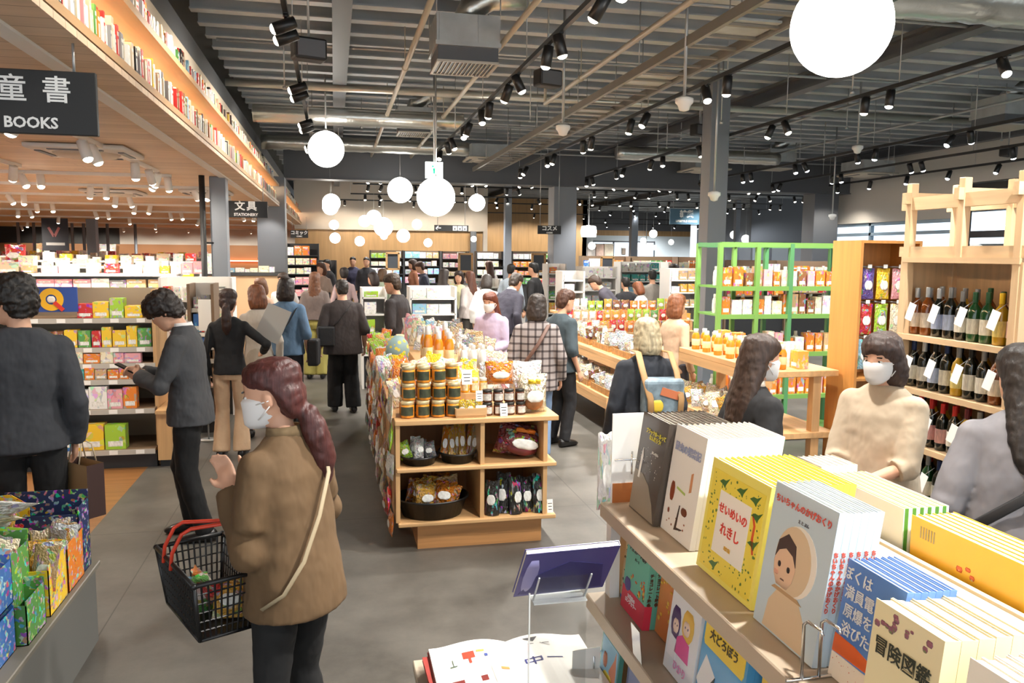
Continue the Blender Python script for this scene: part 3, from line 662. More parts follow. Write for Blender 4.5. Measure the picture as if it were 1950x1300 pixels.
# ================================================================ PEOPLE
M_SKIN = mat('skin', 'd9a78a', 0.55, var=0.06, vscale=9)
M_LIP = mat('lips', 'b0675c', 0.5)
M_EYEW = mat('eye_white', 'e9e4de', 0.3); M_EYEB = mat('iris_dark', '1c1411', 0.2)
M_MASK = mat('face_mask_cloth', 'eceae8', 0.8)
def hair_mat(col):
    return mat('hair_' + col, col, 0.5, bump=0.35, bscale=30, var=0.35, vscale=22, stretch=(3, 3, 0.35))
def cloth(col, rough=0.85, var=0.1):
    k = 'cloth_' + col; new = k not in _mats
    m = mat(k, col, rough, bump=0.55, bscale=7, var=var, vscale=7, stretch=(1.0, 1.0, 0.55))
    if new:
        for n in m.node_tree.nodes:
            if n.type == 'BUMP': n.inputs['Distance'].default_value = 0.045
    return m
def plaid_mat():
    m = bpy.data.materials.new('plaid_cloth'); m.use_nodes = True; nt = m.node_tree; b = nt.nodes['Principled BSDF']; b.inputs['Roughness'].default_value = 0.9
    N, L = nt.nodes.new, nt.links.new
    tc = N('ShaderNodeTexCoord'); sp = N('ShaderNodeSeparateXYZ'); L(tc.outputs['Object'], sp.inputs[0]); prev = None
    for ax, k in (('X', 15.0), ('Z', 15.0)):
        mu = N('ShaderNodeMath'); mu.operation = 'MULTIPLY'; mu.inputs[1].default_value = k; L(sp.outputs[ax], mu.inputs[0])
        fr_ = N('ShaderNodeMath'); fr_.operation = 'FRACT'; L(mu.outputs[0], fr_.inputs[0])
        gt = N('ShaderNodeMath'); gt.operation = 'GREATER_THAN'; gt.inputs[1].default_value = 0.72; L(fr_.outputs[0], gt.inputs[0])
        if prev is None: prev = gt
        else:
            ad = N('ShaderNodeMath'); ad.operation = 'ADD'; L(prev.outputs[0], ad.inputs[0]); L(gt.outputs[0], ad.inputs[1]); prev = ad
    r = N('ShaderNodeValToRGB'); r.color_ramp.interpolation = 'CONSTANT'; e = r.color_ramp.elements
    e[0].color = (*lin('918987'), 1); e[1].position = 0.25; e[1].color = (*lin('544c4b'), 1); x = e.new(0.75); x.color = (*lin('2c2627'), 1)
    dv = N('ShaderNodeMath'); dv.operation = 'MULTIPLY'; dv.inputs[1].default_value = 0.5; L(prev.outputs[0], dv.inputs[0]); L(dv.outputs[0], r.inputs['Fac']); L(r.outputs['Color'], b.inputs['Base Color'])
    return m
M_PLAID = plaid_mat()
def vx(o, size, smooth=4, disp=0.0, dsize=0.12):
    r = o.modifiers.new('fuse', 'REMESH'); r.mode = 'VOXEL'; r.voxel_size = size; r.use_smooth_shade = True
    s = o.modifiers.new('soften', 'SMOOTH'); s.factor = 0.5; s.iterations = smooth
    if disp:
        t = bpy.data.textures.get('folds_%g' % dsize) or bpy.data.textures.new('folds_%g' % dsize, 'CLOUDS'); t.noise_scale = dsize; t.noise_depth = 2
        d = o.modifiers.new('folds', 'DISPLACE'); d.texture = t; d.strength = disp; d.mid_level = 0.5; d.texture_coords = 'LOCAL'
    return o
def ik(a, b, l1, l2, hint):
    a, b = Vector(a), Vector(b); d = b - a; L = d.length
    if L > (l1 + l2) * 0.998: b = a + d * ((l1 + l2) * 0.998 / L); d = b - a; L = d.length
    x = (l1 * l1 - l2 * l2 + L * L) / (2 * L); h = math.sqrt(max(0, l1 * l1 - x * x)); n = d / L
    u = Vector(hint); u = u - n * u.dot(n)
    u = u.normalized() if u.length > 1e-6 else Vector((0, 0, -1))
    return a + n * x + u * h, b
HEAD = [(-.116, .05, .018, .018), (-.104, .046, .042, .042), (-.082, .03, .056, .066), (-.05, .018, .066, .08), (-.01, .006, .071, .09), (.03, 0, .075, .096), (.06, -.003, .075, .096), (.088, -.004, .063, .083), (.106, -.004, .042, .056), (.115, -.004, .014, .018)]
HAIRS = {
 'short': [(.132, -.008, .02, .025), (.12, -.008, .058, .07), (.096, -.006, .078, .096), (.066, -.004, .087, .108), (.04, -.012, .088, .103), (.012, -.036, .085, .078), (-.03, -.044, .078, .062), (-.07, -.05, .06, .045), (-.09, -.05, .04, .03)],
 'crop': [(.124, -.008, .02, .025), (.113, -.008, .052, .066), (.09, -.008, .074, .092), (.06, -.008, .081, .101), (.035, -.018, .081, .094), (.0, -.045, .077, .063), (-.04, -.052, .068, .048), (-.07, -.055, .05, .036)],
 'mop': [(.145, -.005, .025, .03), (.13, -.005, .07, .08), (.1, -.002, .094, .108), (.06, .0, .103, .12), (.025, -.002, .102, .118), (-.005, -.03, .096, .092), (-.045, -.044, .084, .066), (-.085, -.05, .062, .046)],
 'bob': [(.13, -.01, .02, .025), (.118, -.01, .06, .07), (.09, -.008, .082, .1), (.06, -.008, .092, .108), (.03, -.016, .096, .104), (-.01, -.034, .1, .088), (-.06, -.042, .106, .082), (-.11, -.046, .104, .074), (-.15, -.046, .086, .056)],
 'long': [(.128, -.01, .02, .025), (.115, -.01, .058, .07), (.09, -.008, .08, .098), (.06, -.008, .088, .105), (.03, -.018, .09, .1), (-.02, -.042, .091, .078), (-.09, -.055, .092, .066), (-.16, -.075, .1, .05), (-.25, -.09, .1, .042), (-.34, -.095, .08, .034), (-.38, -.095, .05, .02)],
 'cap': [(.136, -.012, .02, .025), (.124, -.012, .06, .074), (.096, -.012, .084, .102), (.06, -.012, .089, .108), (.035, -.018, .084, .096), (.012, -.058, .083, .064), (-.03, -.068, .078, .052), (-.065, -.07, .062, .042), (-.09, -.072, .04, .028)],
}
def person(label, x, y, yaw, H=1.7, sex='m', lean=0.0, head=(0, 0), rarm=None, larm=None, hair='short', hcol='1d1714', top='shirt', tcol='333338', tmat=None, hem=.82, sleeve='long',
           bottom='regular', bcol='1b1b1d', shoe='151414', mask=False, collar=None, vox=0.012, feet=((.1, 0.0), (-.1, 0.0)), tail=None, twist=0.0, wide=1.0, bend_knee=0.0, group=None, fold=0.016, hands=True, hair_disp=0.012):
    s = H / 1.7; W = (0.9 if sex == 'f' else 1.0) * wide
    yaw = math.radians(yaw); lean = math.radians(lean)
    def T(p):
        p = Vector(p)
        if p.z > 0.9:
            k = min(1, (p.z - 0.9) / 0.35); k = k * k * (3 - 2 * k); a = -lean * k
            c = Vector((0, 0, 0.93)); q = p - c
            q = Matrix.Rotation(a, 3, 'X') @ q
            q = Matrix.Rotation(math.radians(twist) * k, 3, 'Z') @ q
            p = c + q
        return p
    def ring(z, yc, rx, ry, n=20, e=0.85, f=T):
        R = []
        for k in range(n):
            a = 2 * PI * k / n; ca, sa = math.cos(a), math.sin(a)
            R.append(f(Vector((rx * math.copysign(abs(ca) ** e, ca), yc + ry * math.copysign(abs(sa) ** e, sa), z))))
        return R
    sc = Matrix.Scale(s, 4)
    # head frame
    hb = T((0, -0.005, 1.455)); hy, hp = math.radians(head[0]), math.radians(head[1])
    Rh = Matrix.Rotation(math.radians(twist) * 1.0 + hy, 3, 'Z') @ Matrix.Rotation(-lean * 0.75 - hp, 3, 'X')
    hc = hb + Rh @ Vector((0, 0.02, 0.13))
    def Hf(p): return hc + Rh @ Vector(p)
    # limbs
    sh = {1: T((.162 * W, -.005, 1.335)), -1: T((-.162 * W, -.005, 1.335))}
    arms = {}
    for sd, spec in ((1, rarm), (-1, larm)):
        if spec is None: spec = (sd * .25 * W, .05, .84)
        hint = Vector(spec[3]) if len(spec) > 3 else Vector((sd * .5, -1, -.3))
        e, w_ = ik(sh[sd], spec[:3], .285, .25, hint); arms[sd] = (sh[sd], e, w_, spec[4] if len(spec) > 4 else None)
    legs = {}
    for i, sd in enumerate((1, -1)):
        fx, fy = feet[i]; hip = Vector((sd * .088, 0, .9)); ank = Vector((fx, fy - .03, .085))
        k_, ank = ik(hip, ank, .42, .41, (0, 1, 0)); legs[sd] = (hip, k_, ank)
    def armtube(b, r, sd, frac=1.0, n=12):
        S0, E, W_, _ = arms[sd]
        P = [S0 + (S0 - E) * 0.02, S0.lerp(E, .33), S0.lerp(E, .7), E, E.lerp(W_, .35), E.lerp(W_, .7), W_]
        rr = list(r)
        if frac < 0.5: P = [S0 + (S0 - E) * 0.02, S0.lerp(E, .4), S0.lerp(E, frac * 2)]; rr = [r[0], r[1], r[2]]
        elif frac < 1: P = P[:4] + [E.lerp(W_, (frac - .5) * 2)]; rr = rr[:5]
        b.tube(P, rr, n); b.ell(S0, (rr[0] * 1.05,) * 3, 12, 8)
        if frac >= 0.5: b.ell(E, (rr[3] * 1.03,) * 3, 12, 8)
    # ---- body: one fused surface
    B = MB()
    B.rings([ring(.80, 0, .09 * W, .07), ring(.88, 0, .15 * W, .10), ring(.97, 0, .14 * W, .095), ring(1.06, .003, .125 * W, .085), ring(1.18, .006, .145 * W, .095), ring(1.30, 0, .16 * W, .095), ring(1.385, -.008, .14 * W, .07), ring(1.43, -.01, .07, .055)])
    B.tube([T((0, -.012, 1.41)), hc + Rh @ Vector((0, -.012, -.06))], [.056 * W, .05 * W], 14)
    B.rings([ring(z, yc, rx * .97, ry, 20, 1.0, Hf) for z, yc, rx, ry in HEAD])
    B.ell(Hf((0, .093, -.022)), (.013, .016, .017), 10, 6, Rh).tube([Hf((0, .088, .022)), Hf((0, .098, -.016))], [.008, .011], 8)
    for sd in (1, -1):
        B.ell(Hf((sd * .074, -.008, -.008)), (.010, .021, .033), 10, 6, Rh)
        armtube(B, [.052 * W, .045 * W, .04 * W, .036 * W, .037 * W, .031 * W, .025], sd)
        hip, kn, an = legs[sd]
        B.tube([hip, hip.lerp(kn, .4), kn, kn.lerp(an, .35), an], [.08, .07, .05, .052, .036], 12)
        B.tube([an + Vector((0, -.04, -.035)), an + Vector((sd * .005, .06, -.05)), an + Vector((sd * .01, .15, -.06))], [.035, .034, .022], 10)
        if hands:
            S0, E, W_, hd = arms[sd]; dz = (W_ - E).normalized()
            th = Vector((0, 1, 0.1)) if hd is None else Vector(hd[0])
            th = (th - dz * th.dot(dz)).normalized(); nm = dz.cross(th) * (1 if sd > 0 else -1)
            curl = 0.5 if hd is None else hd[1]
            B.tube([W_ - dz * .015, W_ + dz * .02, W_ + dz * .055, W_ + dz * .088], [.024, .033, .041, .038], 12, flat=0.42, up=th)
            for k in range(4):
                q = W_ + dz * .082 + th * (.029 - .0195 * k); ln = (.07, .079, .074, .058)[k]; P = [q]; a = 0.0; st = dz.copy()
                for j in range(3):
                    a += curl * (0.6 if j == 0 else 0.8); dd = dz * math.cos(a) - nm * math.sin(a); q = q + dd * (ln * (.45, .32, .23)[j]); P.append(q)
                B.tube(P, [.0092, .0088, .0082, .007], 8)
            q = W_ + dz * .028 + th * .03
            B.tube([q - th * .008, q + th * .022 + dz * .022 - nm * .006, q + th * .028 + dz * .052 - nm * .018], [.012, .0105, .0085], 8)
    B.xf(sc); body = B.build('person', M_SKIN, None, (x, y, 0), yaw); vx(body, vox * s if vox > .01 else vox, 3)
    tag(body, label, 'person', group)
    # ---- face
    e = MB()
    for sd in (1, -1): e.use(0).ell(Hf((sd * .031, .081, .004)), (.014, .008, .0065), 10, 6, Rh); e.use(1).ell(Hf((sd * .031, .0865, .004)), (.0065, .0042, .0062), 8, 6, Rh); e.box(Hf((sd * .032, .087, .026)), (.03, .006, .005), Rh)
    e.xf(sc).build('eyes', [M_EYEW, M_EYEB], body)
    if mask:
        k = MB(); R = []
        for z, yc, rx, ry in ((-.112, .052, .03, .045), (-.095, .046, .05, .066), (-.07, .036, .0625, .076), (-.04, .03, .067, .081), (-.012, .028, .069, .084), (.002, .03, .06, .07)):
            R.append(ring(z, yc, rx, ry, 24, 1.0, Hf))
        k.rings(R)
        for sd in (1, -1):
            for zz in (-.02, -.075): k.tube([Hf((sd * .066, .04, zz)), Hf((sd * .083, -.012, -.01 if zz > -.05 else -.03))], .0025, 6)
        k.xf(sc).build('face_mask', M_MASK, body)
    else:
        MB().ell(Hf((0, .088, -.062)), (.023, .01, .008), 12, 6, Rh).xf(sc).build('lips', M_LIP, body)
    # ---- hair
    h = MB(); h.rings([ring(z, yc, rx, ry, 26, 1.0, Hf) for z, yc, rx, ry in HAIRS['cap' if hair == 'pony' else hair]])
    if hair == 'pony':
        pts = tail or [(0, -.098, .01), (0, -.135, -.03), (0, -.15, -.11), (0, -.15, -.22), (0, -.14, -.33)]
        P = [Hf(p) for p in pts[:2]] + [hc + Rh @ Vector(pts[1]) + (Matrix.Rotation(math.radians(twist), 3, 'Z') @ (Vector(p) - Vector(pts[1]))) for p in pts[2:]]
        h.tube(P, [.022, .038, .05, .048, .02], 14)
    h.xf(sc); ho = h.build('hair', hair_mat(hcol), body); vx(ho, max(.007, vox * 0.8), 2, hair_disp * (1.5 if hair in ('mop', 'short', 'crop') else 1), 0.03)
    # ---- trousers, skirt
    sl = {'slim': (.086, .08, .062, .064, .047), 'regular': (.088, .086, .074, .07, .062), 'wide': (.09, .097, .1, .1, .1), 'flare': (.086, .082, .07, .075, .09)}.get(bottom)
    bm_ = cloth(bcol)
    t = MB()
    if bottom == 'skirt':
        t.rings([ring(.36, 0, .25 * W, .22), ring(.6, 0, .22 * W, .18), ring(.88, 0, .18 * W, .135), ring(1.03, 0, .145 * W, .105)])
    else:
        t.rings([ring(.80, -.005, .125 * W, .085), ring(.88, -.01, .16 * W, .110), ring(.95, -.006, .15 * W, .104), ring(1.04, 0, .138 * W, .096)])
        for sd in (1, -1):
            hip, kn, an = legs[sd]
            end = an + Vector((0, 0, -.02))
            t.tube([hip + Vector((0, 0, .03)), hip.lerp(kn, .4), kn, kn.lerp(an, .4), end], list(sl), 14); t.ell(kn, (sl[2] * 1.02,) * 3, 12, 8)
    t.xf(sc); to = t.build('skirt' if bottom == 'skirt' else 'trousers', bm_, body); vx(to, max(.009, vox), 8 if vox < .0105 else 4, fold * 0.8, 0.12)
    # ---- shoes
    for sd in (1, -1):
        an = legs[sd][2]; q = MB()
        q.rings([[Vector((an.x + sd * .004 + wd * math.cos(2 * PI * k / 14), an.y + yy, max(.002, zc + hh * math.sin(2 * PI * k / 14)))) for k in range(14)] for yy, wd, hh, zc in ((-.075, .02, .03, .04), (-.06, .036, .045, .05), (0, .042, .052, .052), (.07, .047, .04, .042), (.14, .046, .03, .032), (.18, .03, .02, .024), (.195, .01, .01, .02))])
        q.xf(sc).build('shoe', mat('shoe_' + shoe, shoe, 0.35), body)
    # ---- upper garment
    g = MB(); tm = tmat or cloth(tcol)
    if top == 'jacket': rg = [(hem, 0, .196, .148), (.93, -.002, .186, .136), (1.06, 0, .17, .12), (1.18, .002, .182, .126), (1.29, -.004, .19, .122), (1.365, -.01, .182, .098), (1.415, -.014, .13, .074), (1.45, -.014, .078, .064)]; sl_ = [.07, .066, .062, .058, .055, .051, .047]
    elif top == 'loose': rg = [(hem, 0, .226, .176), (.95, 0, .21, .158), (1.08, 0, .2, .14), (1.2, 0, .2, .138), (1.3, -.004, .195, .125), (1.37, -.01, .185, .1), (1.415, -.014, .13, .076), (1.445, -.014, .075, .062)]; sl_ = [.078, .076, .074, .07, .066, .06, .05]
    else: rg = [(hem, 0, .184, .134), (.95, 0, .172, .122), (1.06, .002, .155, .108), (1.18, .006, .17, .118), (1.29, 0, .178, .115), (1.365, -.008, .172, .092), (1.41, -.012, .125, .07), (1.438, -.012, .07, .06)]; sl_ = [.062, .057, .052, .048, .047, .042, .036]
    g.rings([ring(z, yc, rx * W, ry * (0.95 if sex == 'f' else 1), 24) for z, yc, rx, ry in rg])
    if sex == 'f':
        for sd in (1, -1): g.ell(T((sd * .066, .075, 1.21)), (.07, .05, .075), 12, 8)
    for sd in (1, -1): armtube(g, [q * (0.93 if sex == 'f' else 1) for q in sl_], sd, {'long': .985, 'short': .42, 'elbow': .62}[sleeve], 14)
    g.xf(sc); go = g.build({'jacket': 'jacket', 'loose': 'shirt'}.get(top, 'shirt'), tm, body); vx(go, max(.008, vox * .9), 12 if vox < .0105 else 4, fold, 0.13)
    if collar:
        c = MB(); R0, R1 = ring(1.432, -.016, .074, .066, 20, 1.0), ring(1.47, -.012, .066, .06, 20, 1.0); Ri = ring(1.47, -.012, .06, .054, 20, 1.0); Rj = ring(1.432, -.016, .066, .058, 20, 1.0)
        c.rings([Rj, R0, R1, Ri, Rj], cap=False); c.xf(sc).build('collar', cloth(collar), body)
    info = {'body': body, 's': s, 'arms': arms, 'T': T, 'Hf': Hf, 'yaw': yaw, 'pos': Vector((x, y, 0))}
    return info
def world_of(info, p):
    return info['pos'] + Matrix.Rotation(info['yaw'], 3, 'Z') @ (Vector(p) * info['s'])
# ================================================================ GOODS: one of each kind, copied from then on
M_PRINT = printed('carton_print', 0.45, 4.0, 0.5)
M_BOXART = printed('toy_box_print', 0.4, 55.0, 0.7)
M_FOIL = printed('packet_print', 0.28, 4.5, 0.55, coat=0.3, bump=0.5)
M_CLEAR = printed('clear_wrap', 0.15, 7.0, 0.35, coat=0.6, bump=0.8)
M_COVER = printed('paperback_cover', 0.45, 3.5, 0.55)
M_LABEL = mat('paper_label', 'efece2', 0.6, var=0.25, vscale=9)
M_TAG = mat('price_card', 'f4f2ec', 0.6)
M_BASK = mat('black_basket', '151516', 0.4)
def carton_mesh():
    b = MB().bx(-.5, .5, -.5, .5, 0, 1)
    b.use(1).bx(-.36, .36, -.512, -.5, .12, .34)
    b.use(0).bx(-.5, .5, -.03, .03, 1.0, 1.012)
    return b.mesh('carton', [M_PRINT, M_LABEL])
def paperback_mesh():
    b = MB().bx(-.5, .5, -.5, -.38, 0, 1).bx(-.5, .5, .38, .5, 0, 1).bx(.44, .5, -.38, .38, 0, 1)
    b.use(1).bx(-.47, .44, -.38, .38, .02, .98)
    b.use(2).bx(-.38, .3, -.53, -.5, .74, .86)
    return b.mesh('paperback', [M_COVER, M_PAGES, M_LABEL])
def packet_mesh(m, gusset=False, nm='packet'):
    b = MB(); nx, nz = 10, 12; V = []; Fc = []
    for side in (-1, 1):
        for k in range(nz + 1):
            for i in range(nx + 1):
                u, v = i / nx, k / nz
                puff = (math.sin(PI * min(1, max(0, u))) ** .55) * (math.sin(PI * min(1, max(0, (v - .06) / .88))) ** .6 if .06 < v < .94 else 0.0)
                if gusset and v < .5: puff = (math.sin(PI * u) ** .5) * (1 if v < .25 else .9)
                pinch = 1 - .06 * math.sin(PI * v)
                V.append(((u - .5) * pinch, side * (.5 * puff + .012), v + .02 * math.sin(9 * u) * (1 if k == nz else 0)))
    st = (nx + 1) * (nz + 1)
    for k in range(nz):
        for i in range(nx):
            a = k * (nx + 1) + i
            Fc.append((a, a + 1, a + nx + 2, a + nx + 1)); Fc.append((st + a, st + a + nx + 1, st + a + nx + 2, st + a + 1))
    edge = [i for i in range(nx + 1)] + [k * (nx + 1) + nx for k in range(1, nz + 1)] + [nz * (nx + 1) + i for i in range(nx - 1, -1, -1)] + [k * (nx + 1) for k in range(nz - 1, 0, -1)]
    for q in range(len(edge)):
        a, c = edge[q], edge[(q + 1) % len(edge)]; Fc.append((a, st + a, st + c, c))
    b.add(V, Fc, True)
    b.use(1).ell((0, -.5, .46), (.3, .035, .17), 14, 6)
    return b.mesh(nm, [m, M_LABEL])
ME_CARTON, ME_PAPER = carton_mesh(), paperback_mesh()
ME_PACKET, ME_CLEARB = packet_mesh(M_FOIL), packet_mesh(M_CLEAR, nm='clear_packet')
ME_POUCH = packet_mesh(M_FOIL, True, 'pouch')
def bottle_mesh(kind='wine'):
    b = MB()
    if kind == 'wine':
        b.lathe([(.40, 0), (.5, .02), (.5, .58), (.42, .68), (.2, .76), (.185, .80)], n=16)
        b.use(1).lathe([(.2, .79), (.2, .97), (.21, .985), (.17, 1.0)], n=14)
        b.use(2).lathe([(.505, .16), (.512, .165), (.512, .46), (.505, .465)], n=16)
    else:
        b.lathe([(.4, 0), (.5, .02), (.5, .66), (.36, .78), (.26, .82)], n=14)
        b.use(1).lathe([(.3, .81), (.3, .97), (.27, 1.0)], n=12)
        b.use(2).lathe([(.505, .2), (.515, .21), (.515, .5), (.505, .51)], n=14)
    return b
M_CAP = objcol('capsule', 0.35, 0.3)
M_GLS = {c: mat('bottle_' + c, v, 0.08, coat=0.6) for c, v in (('dark', '15170f'), ('green', '1f4a26'), ('yellow', 'b08a1c'), ('amber', '7a3f12'), ('clear', 'b9b8a4'), ('orange', 'd9841f'), ('white', 'ece8e0'))}
def wine(c, lab='e6e0d2'):
    k = 'wine_' + c + lab
    return bottle_mesh('wine').mesh(k, [M_GLS[c], M_CAP, mat('wine_label_' + lab, lab, 0.6, var=0.3, vscale=6)])
_w = {c: wine(c, l) for c, l in (('dark', 'e6e0d2'), ('green', 'd8d2c0'), ('yellow', 'd9c878'), ('amber', 'e4d6c2'), ('clear', 'c9c2a8'))}
_w['blue label'] = wine('dark', 'a8b6d2'); _w['pink label'] = wine('dark', 'd9a9a4')
CNT = {}
def put(me, name, loc, dims, color, label, cat, group, rz=0.0, rot=None):
    o = ob(name, me, None, loc, rz, rot); o.scale = dims; o.color = (*(PAL[color] if isinstance(color, str) else color), 1)
    tag(o, label, cat, group); return o
def row(me, name, cat, noun, place, x0, x1, y, z, w_, h_, d_, cols, face='-y', rz=0.0, lean=0.0, gap=(0.004, 0.02), group=None, runs=(1, 1), wob=0.0):
    """A row of goods along X (face -y) or along Y (face -x) from x0 to x1; runs of one colour."""
    x = x0; i = 0; left = 0; c = None
    while True:
        if left <= 0: c = random.choice(cols); left = random.randint(*runs); ww = random.uniform(*w_); hh = random.uniform(*h_); dd = random.uniform(*d_)
        if x + ww > x1: break
        xc = x + ww / 2; r = random.uniform(-wob, wob)
        z_ = z + .0015
        if face == '-y': loc, rot = (xc, y + dd / 2, z_), (-lean, 0, rz + r)
        else: loc, rot = (y + dd / 2, xc, z_), (-lean, 0, -PI / 2 + r)
        put(me, name, loc, (ww, dd, hh), c, '%s %s, %s %s' % (c, noun, ordw(i), place), cat, group or (noun + 's ' + place), rot=rot)
        x += ww + random.uniform(*gap); i += 1; left -= 1
    return i
M_SHELF = mat('shelf_brown', '7d6650', 0.5); M_SHELFW = mat('shelf_white', 'e2dfda', 0.5); M_SHELFB = mat('shelf_black', '2a2a2b', 0.5)
def rack(name, label, x0, x1, y, depth, zs, ztop, m=M_SHELF, back=M_SHELFW, end=None, step=0.0, rail=True, cat='shelf rack', plinth=True, group=None):
    """A free-standing shelf unit facing the camera: y is its front edge; lower shelves step forward."""
    r = empty(name, ((x0 + x1) / 2, y, 0)); tag(r, label, cat, group); hw = (x1 - x0) / 2
    MB().bx(-hw, hw, depth - 0.03, depth, 0, ztop).build('back_panel', back, r)
    for s_ in (-1, 1): MB().bx(s_ * hw - 0.015, s_ * hw + 0.015, step * len(zs) * 0.5, depth, 0, ztop).build('side_panel', end or m, r)
    if plinth: MB().bx(-hw, hw, 0.06, depth, 0, max(0.06, zs[0] - 0.03)).build('plinth', M_SHELFB, r)
    for k, z in enumerate(zs):
        yy = step * k
        s_ = MB().bx(-hw, hw, yy, depth - 0.03, z - 0.025, z).build('shelf', m, r)
        if rail:
            t = MB().bx(-hw, hw, yy - 0.008, yy - 0.001, z - 0.045, z); t.use(1)
            for q in range(int(hw * 2 / 0.22)): t.bx(-hw + 0.08 + q * 0.22, -hw + 0.15 + q * 0.22, yy - 0.011, yy - 0.008, z - 0.04, z - 0.004)
            t.build('price_rail', [mat('rail_grey', 'b9b4aa', 0.5), M_TAG], s_)
    return r

# ================================================================ LEFT: low grey display plinth with toy packs
r = empty('display_plinth', (-2.05, 2.9, 0)); tag(r, 'low grey display plinth at the left front corner holding toy packs', 'display stand')
M_LAM = mat('grey_laminate', '6f6a5f', 0.45); M_LAMD = mat('grey_panel', '62625f', 0.45)
MB().bx(-0.9, 0.88, -2.2, 1.22, 0.03, 0.405).build('side_panel', M_LAMD, r); bevel(MB().bx(-0.93, 0.9, -2.25, 1.24, 0.405, 0.43).build('top_board', M_LAM, r), 0.004, 1)
MB().bx(-0.88, 0.86, -2.2, 1.2, 0, 0.03).build('plinth', M_SHELFB, r)
def display_box(loc, w_, d_, h, col, label, rz=0.0, header=0.0, hcol=None):
    t = 0.004; r = ob('display_box', MB().bx(-w_ / 2, w_ / 2, -d_ / 2, d_ / 2, 0, t).bx(-w_ / 2, w_ / 2, -d_ / 2, -d_ / 2 + t, 0, h).bx(-w_ / 2, w_ / 2, d_ / 2 - t, d_ / 2, 0, h * 1.25).bx(-w_ / 2, -w_ / 2 + t, -d_ / 2, d_ / 2, 0, h).bx(w_ / 2 - t, w_ / 2, -d_ / 2, d_ / 2, 0, h * 1.1).mesh('display_box', [M_BOXART]), None, loc, rz)
    r.color = (*PAL[col], 1); tag(r, label, 'display box', 'open toy display boxes')
    if header:
        R = []; b = MB()
        pts = [(-w_ / 2, 0), (w_ / 2, 0), (w_ / 2, header * .6), (w_ * .25, header), (-w_ * .2, header * .92), (-w_ / 2, header * .7)]
        b.add([(x_, d_ / 2, h * 1.2 + z_) for x_, z_ in pts] + [(x_, d_ / 2 + t, h * 1.2 + z_) for x_, z_ in pts], [tuple(range(6)), tuple(range(11, 5, -1))] + [(i, 6 + i, 6 + (i + 1) % 6, (i + 1) % 6) for i in range(6)])
        q = b.build('header_card', [M_BOXART], r); q.color = (*PAL[hcol or col], 1)
    return r
def toy_packs(loc, w_, d_, n, cols, where, h=(0.12, 0.16)):
    for i in range(n):
        c = random.choice(cols); x = loc[0] + random.uniform(-w_, w_) / 2; y = loc[1] - d_ / 2 + d_ * (i + .5) / n
        put(ME_PACKET, 'toy_packet', (x, y, loc[2]), (random.uniform(.08, .11), .03, random.uniform(*h)), c, '%s toy packet, %s from the front %s' % (c, ordw(i), where), 'toy packet', 'toy packets ' + where, rot=(random.uniform(-.25, .1), random.uniform(-.25, .25), random.uniform(-.4, .4)))
Z0 = 0.43
display_box((-1.36, 3.13, Z0), .3, .22, .15, 'blue', 'lower blue toy box at the front edge of the grey plinth')
display_box((-1.36, 3.13, Z0 + .19), .3, .22, .15, 'blue', 'upper blue open toy box stacked at the plinth front', header=0.04, hcol='sky blue')
toy_packs((-1.36, 3.13, Z0 + .2), .22, .16, 10, ['blue', 'yellow', 'white', 'sky blue', 'gold'], 'in the upper blue toy box')
display_box((-1.42, 3.42, Z0), .34, .22, .3, 'green', 'tall green toy box behind the blue ones', header=0.03, hcol='lime')
toy_packs((-1.42, 3.42, Z0 + .2), .26, .16, 9, ['gold', 'white', 'yellow', 'cream', 'silver'], 'in the tall green toy box', (.16, .22))
display_box((-1.215, 3.36, Z0), .08, .2, .16, 'green', 'narrow green and white carton at the plinth edge')
for i, (yy, c) in enumerate(((3.62, 'yellow'), (3.86, 'orange'))):
    display_box((-1.26, yy, Z0), .17, .22, .2, c, '%s printed toy box along the plinth edge' % c, header=.02)
    toy_packs((-1.26, yy, Z0 + .1), .1, .16, 7, ['yellow', 'gold', 'cream', 'tan', 'silver', 'white'], 'in the %s toy box' % c, (.15, .2))
display_box((-1.55, 3.85, Z0), .3, .28, .22, 'yellow', 'yellow toy box with a crest shaped header card', header=.13, hcol='yellow')
display_box((-1.9, 3.8, Z0), .3, .28, .24, 'orange', 'orange toy box with a pointed header at the left edge', header=.16, hcol='yellow')
toy_packs((-1.55, 3.85, Z0 + .12), .22, .2, 6, ['yellow', 'red', 'silver', 'green'], 'in the crest header box', (.14, .19))
toy_packs((-1.85, 3.75, Z0 + .14), .26, .22, 8, ['yellow', 'orange', 'red', 'blue'], 'in the pointed header box', (.14, .2))
display_box((-1.36, 4.02, Z0), .36, .16, .3, 'navy', 'deep blue toy box at the back of the grey plinth')
put(ME_PACKET, 'toy_packet', (-1.46, 3.6, Z0 + .42), (.2, .06, .24), 'white', 'large white toy packet lying across the open boxes', 'toy packet', 'loose toy packs', rot=(1.2, .3, .9))
put(ME_PACKET, 'toy_packet', (-1.34, 3.66, Z0 + .38), (.14, .05, .18), 'cream', 'cream toy packet lying beside the large white one', 'toy packet', 'loose toy packs', rot=(1.2, -.2, -.6))
display_box((-1.75, 3.2, Z0), .36, .3, .3, 'purple', 'violet toy box at the left frame edge')
toy_packs((-1.75, 3.2, Z0 + .2), .28, .2, 7, ['blue', 'white', 'silver', 'yellow'], 'in the violet toy box')
display_box((-1.8, 3.5, Z0), .3, .2, .32, 'silver', 'silver toy box behind the violet one')

toy_packs((-1.62, 3.62, Z0 + .3), .5, .5, 12, ['yellow', 'gold', 'silver', 'white', 'orange', 'cream', 'blue'], 'piled over the toy boxes', (.14, .2))
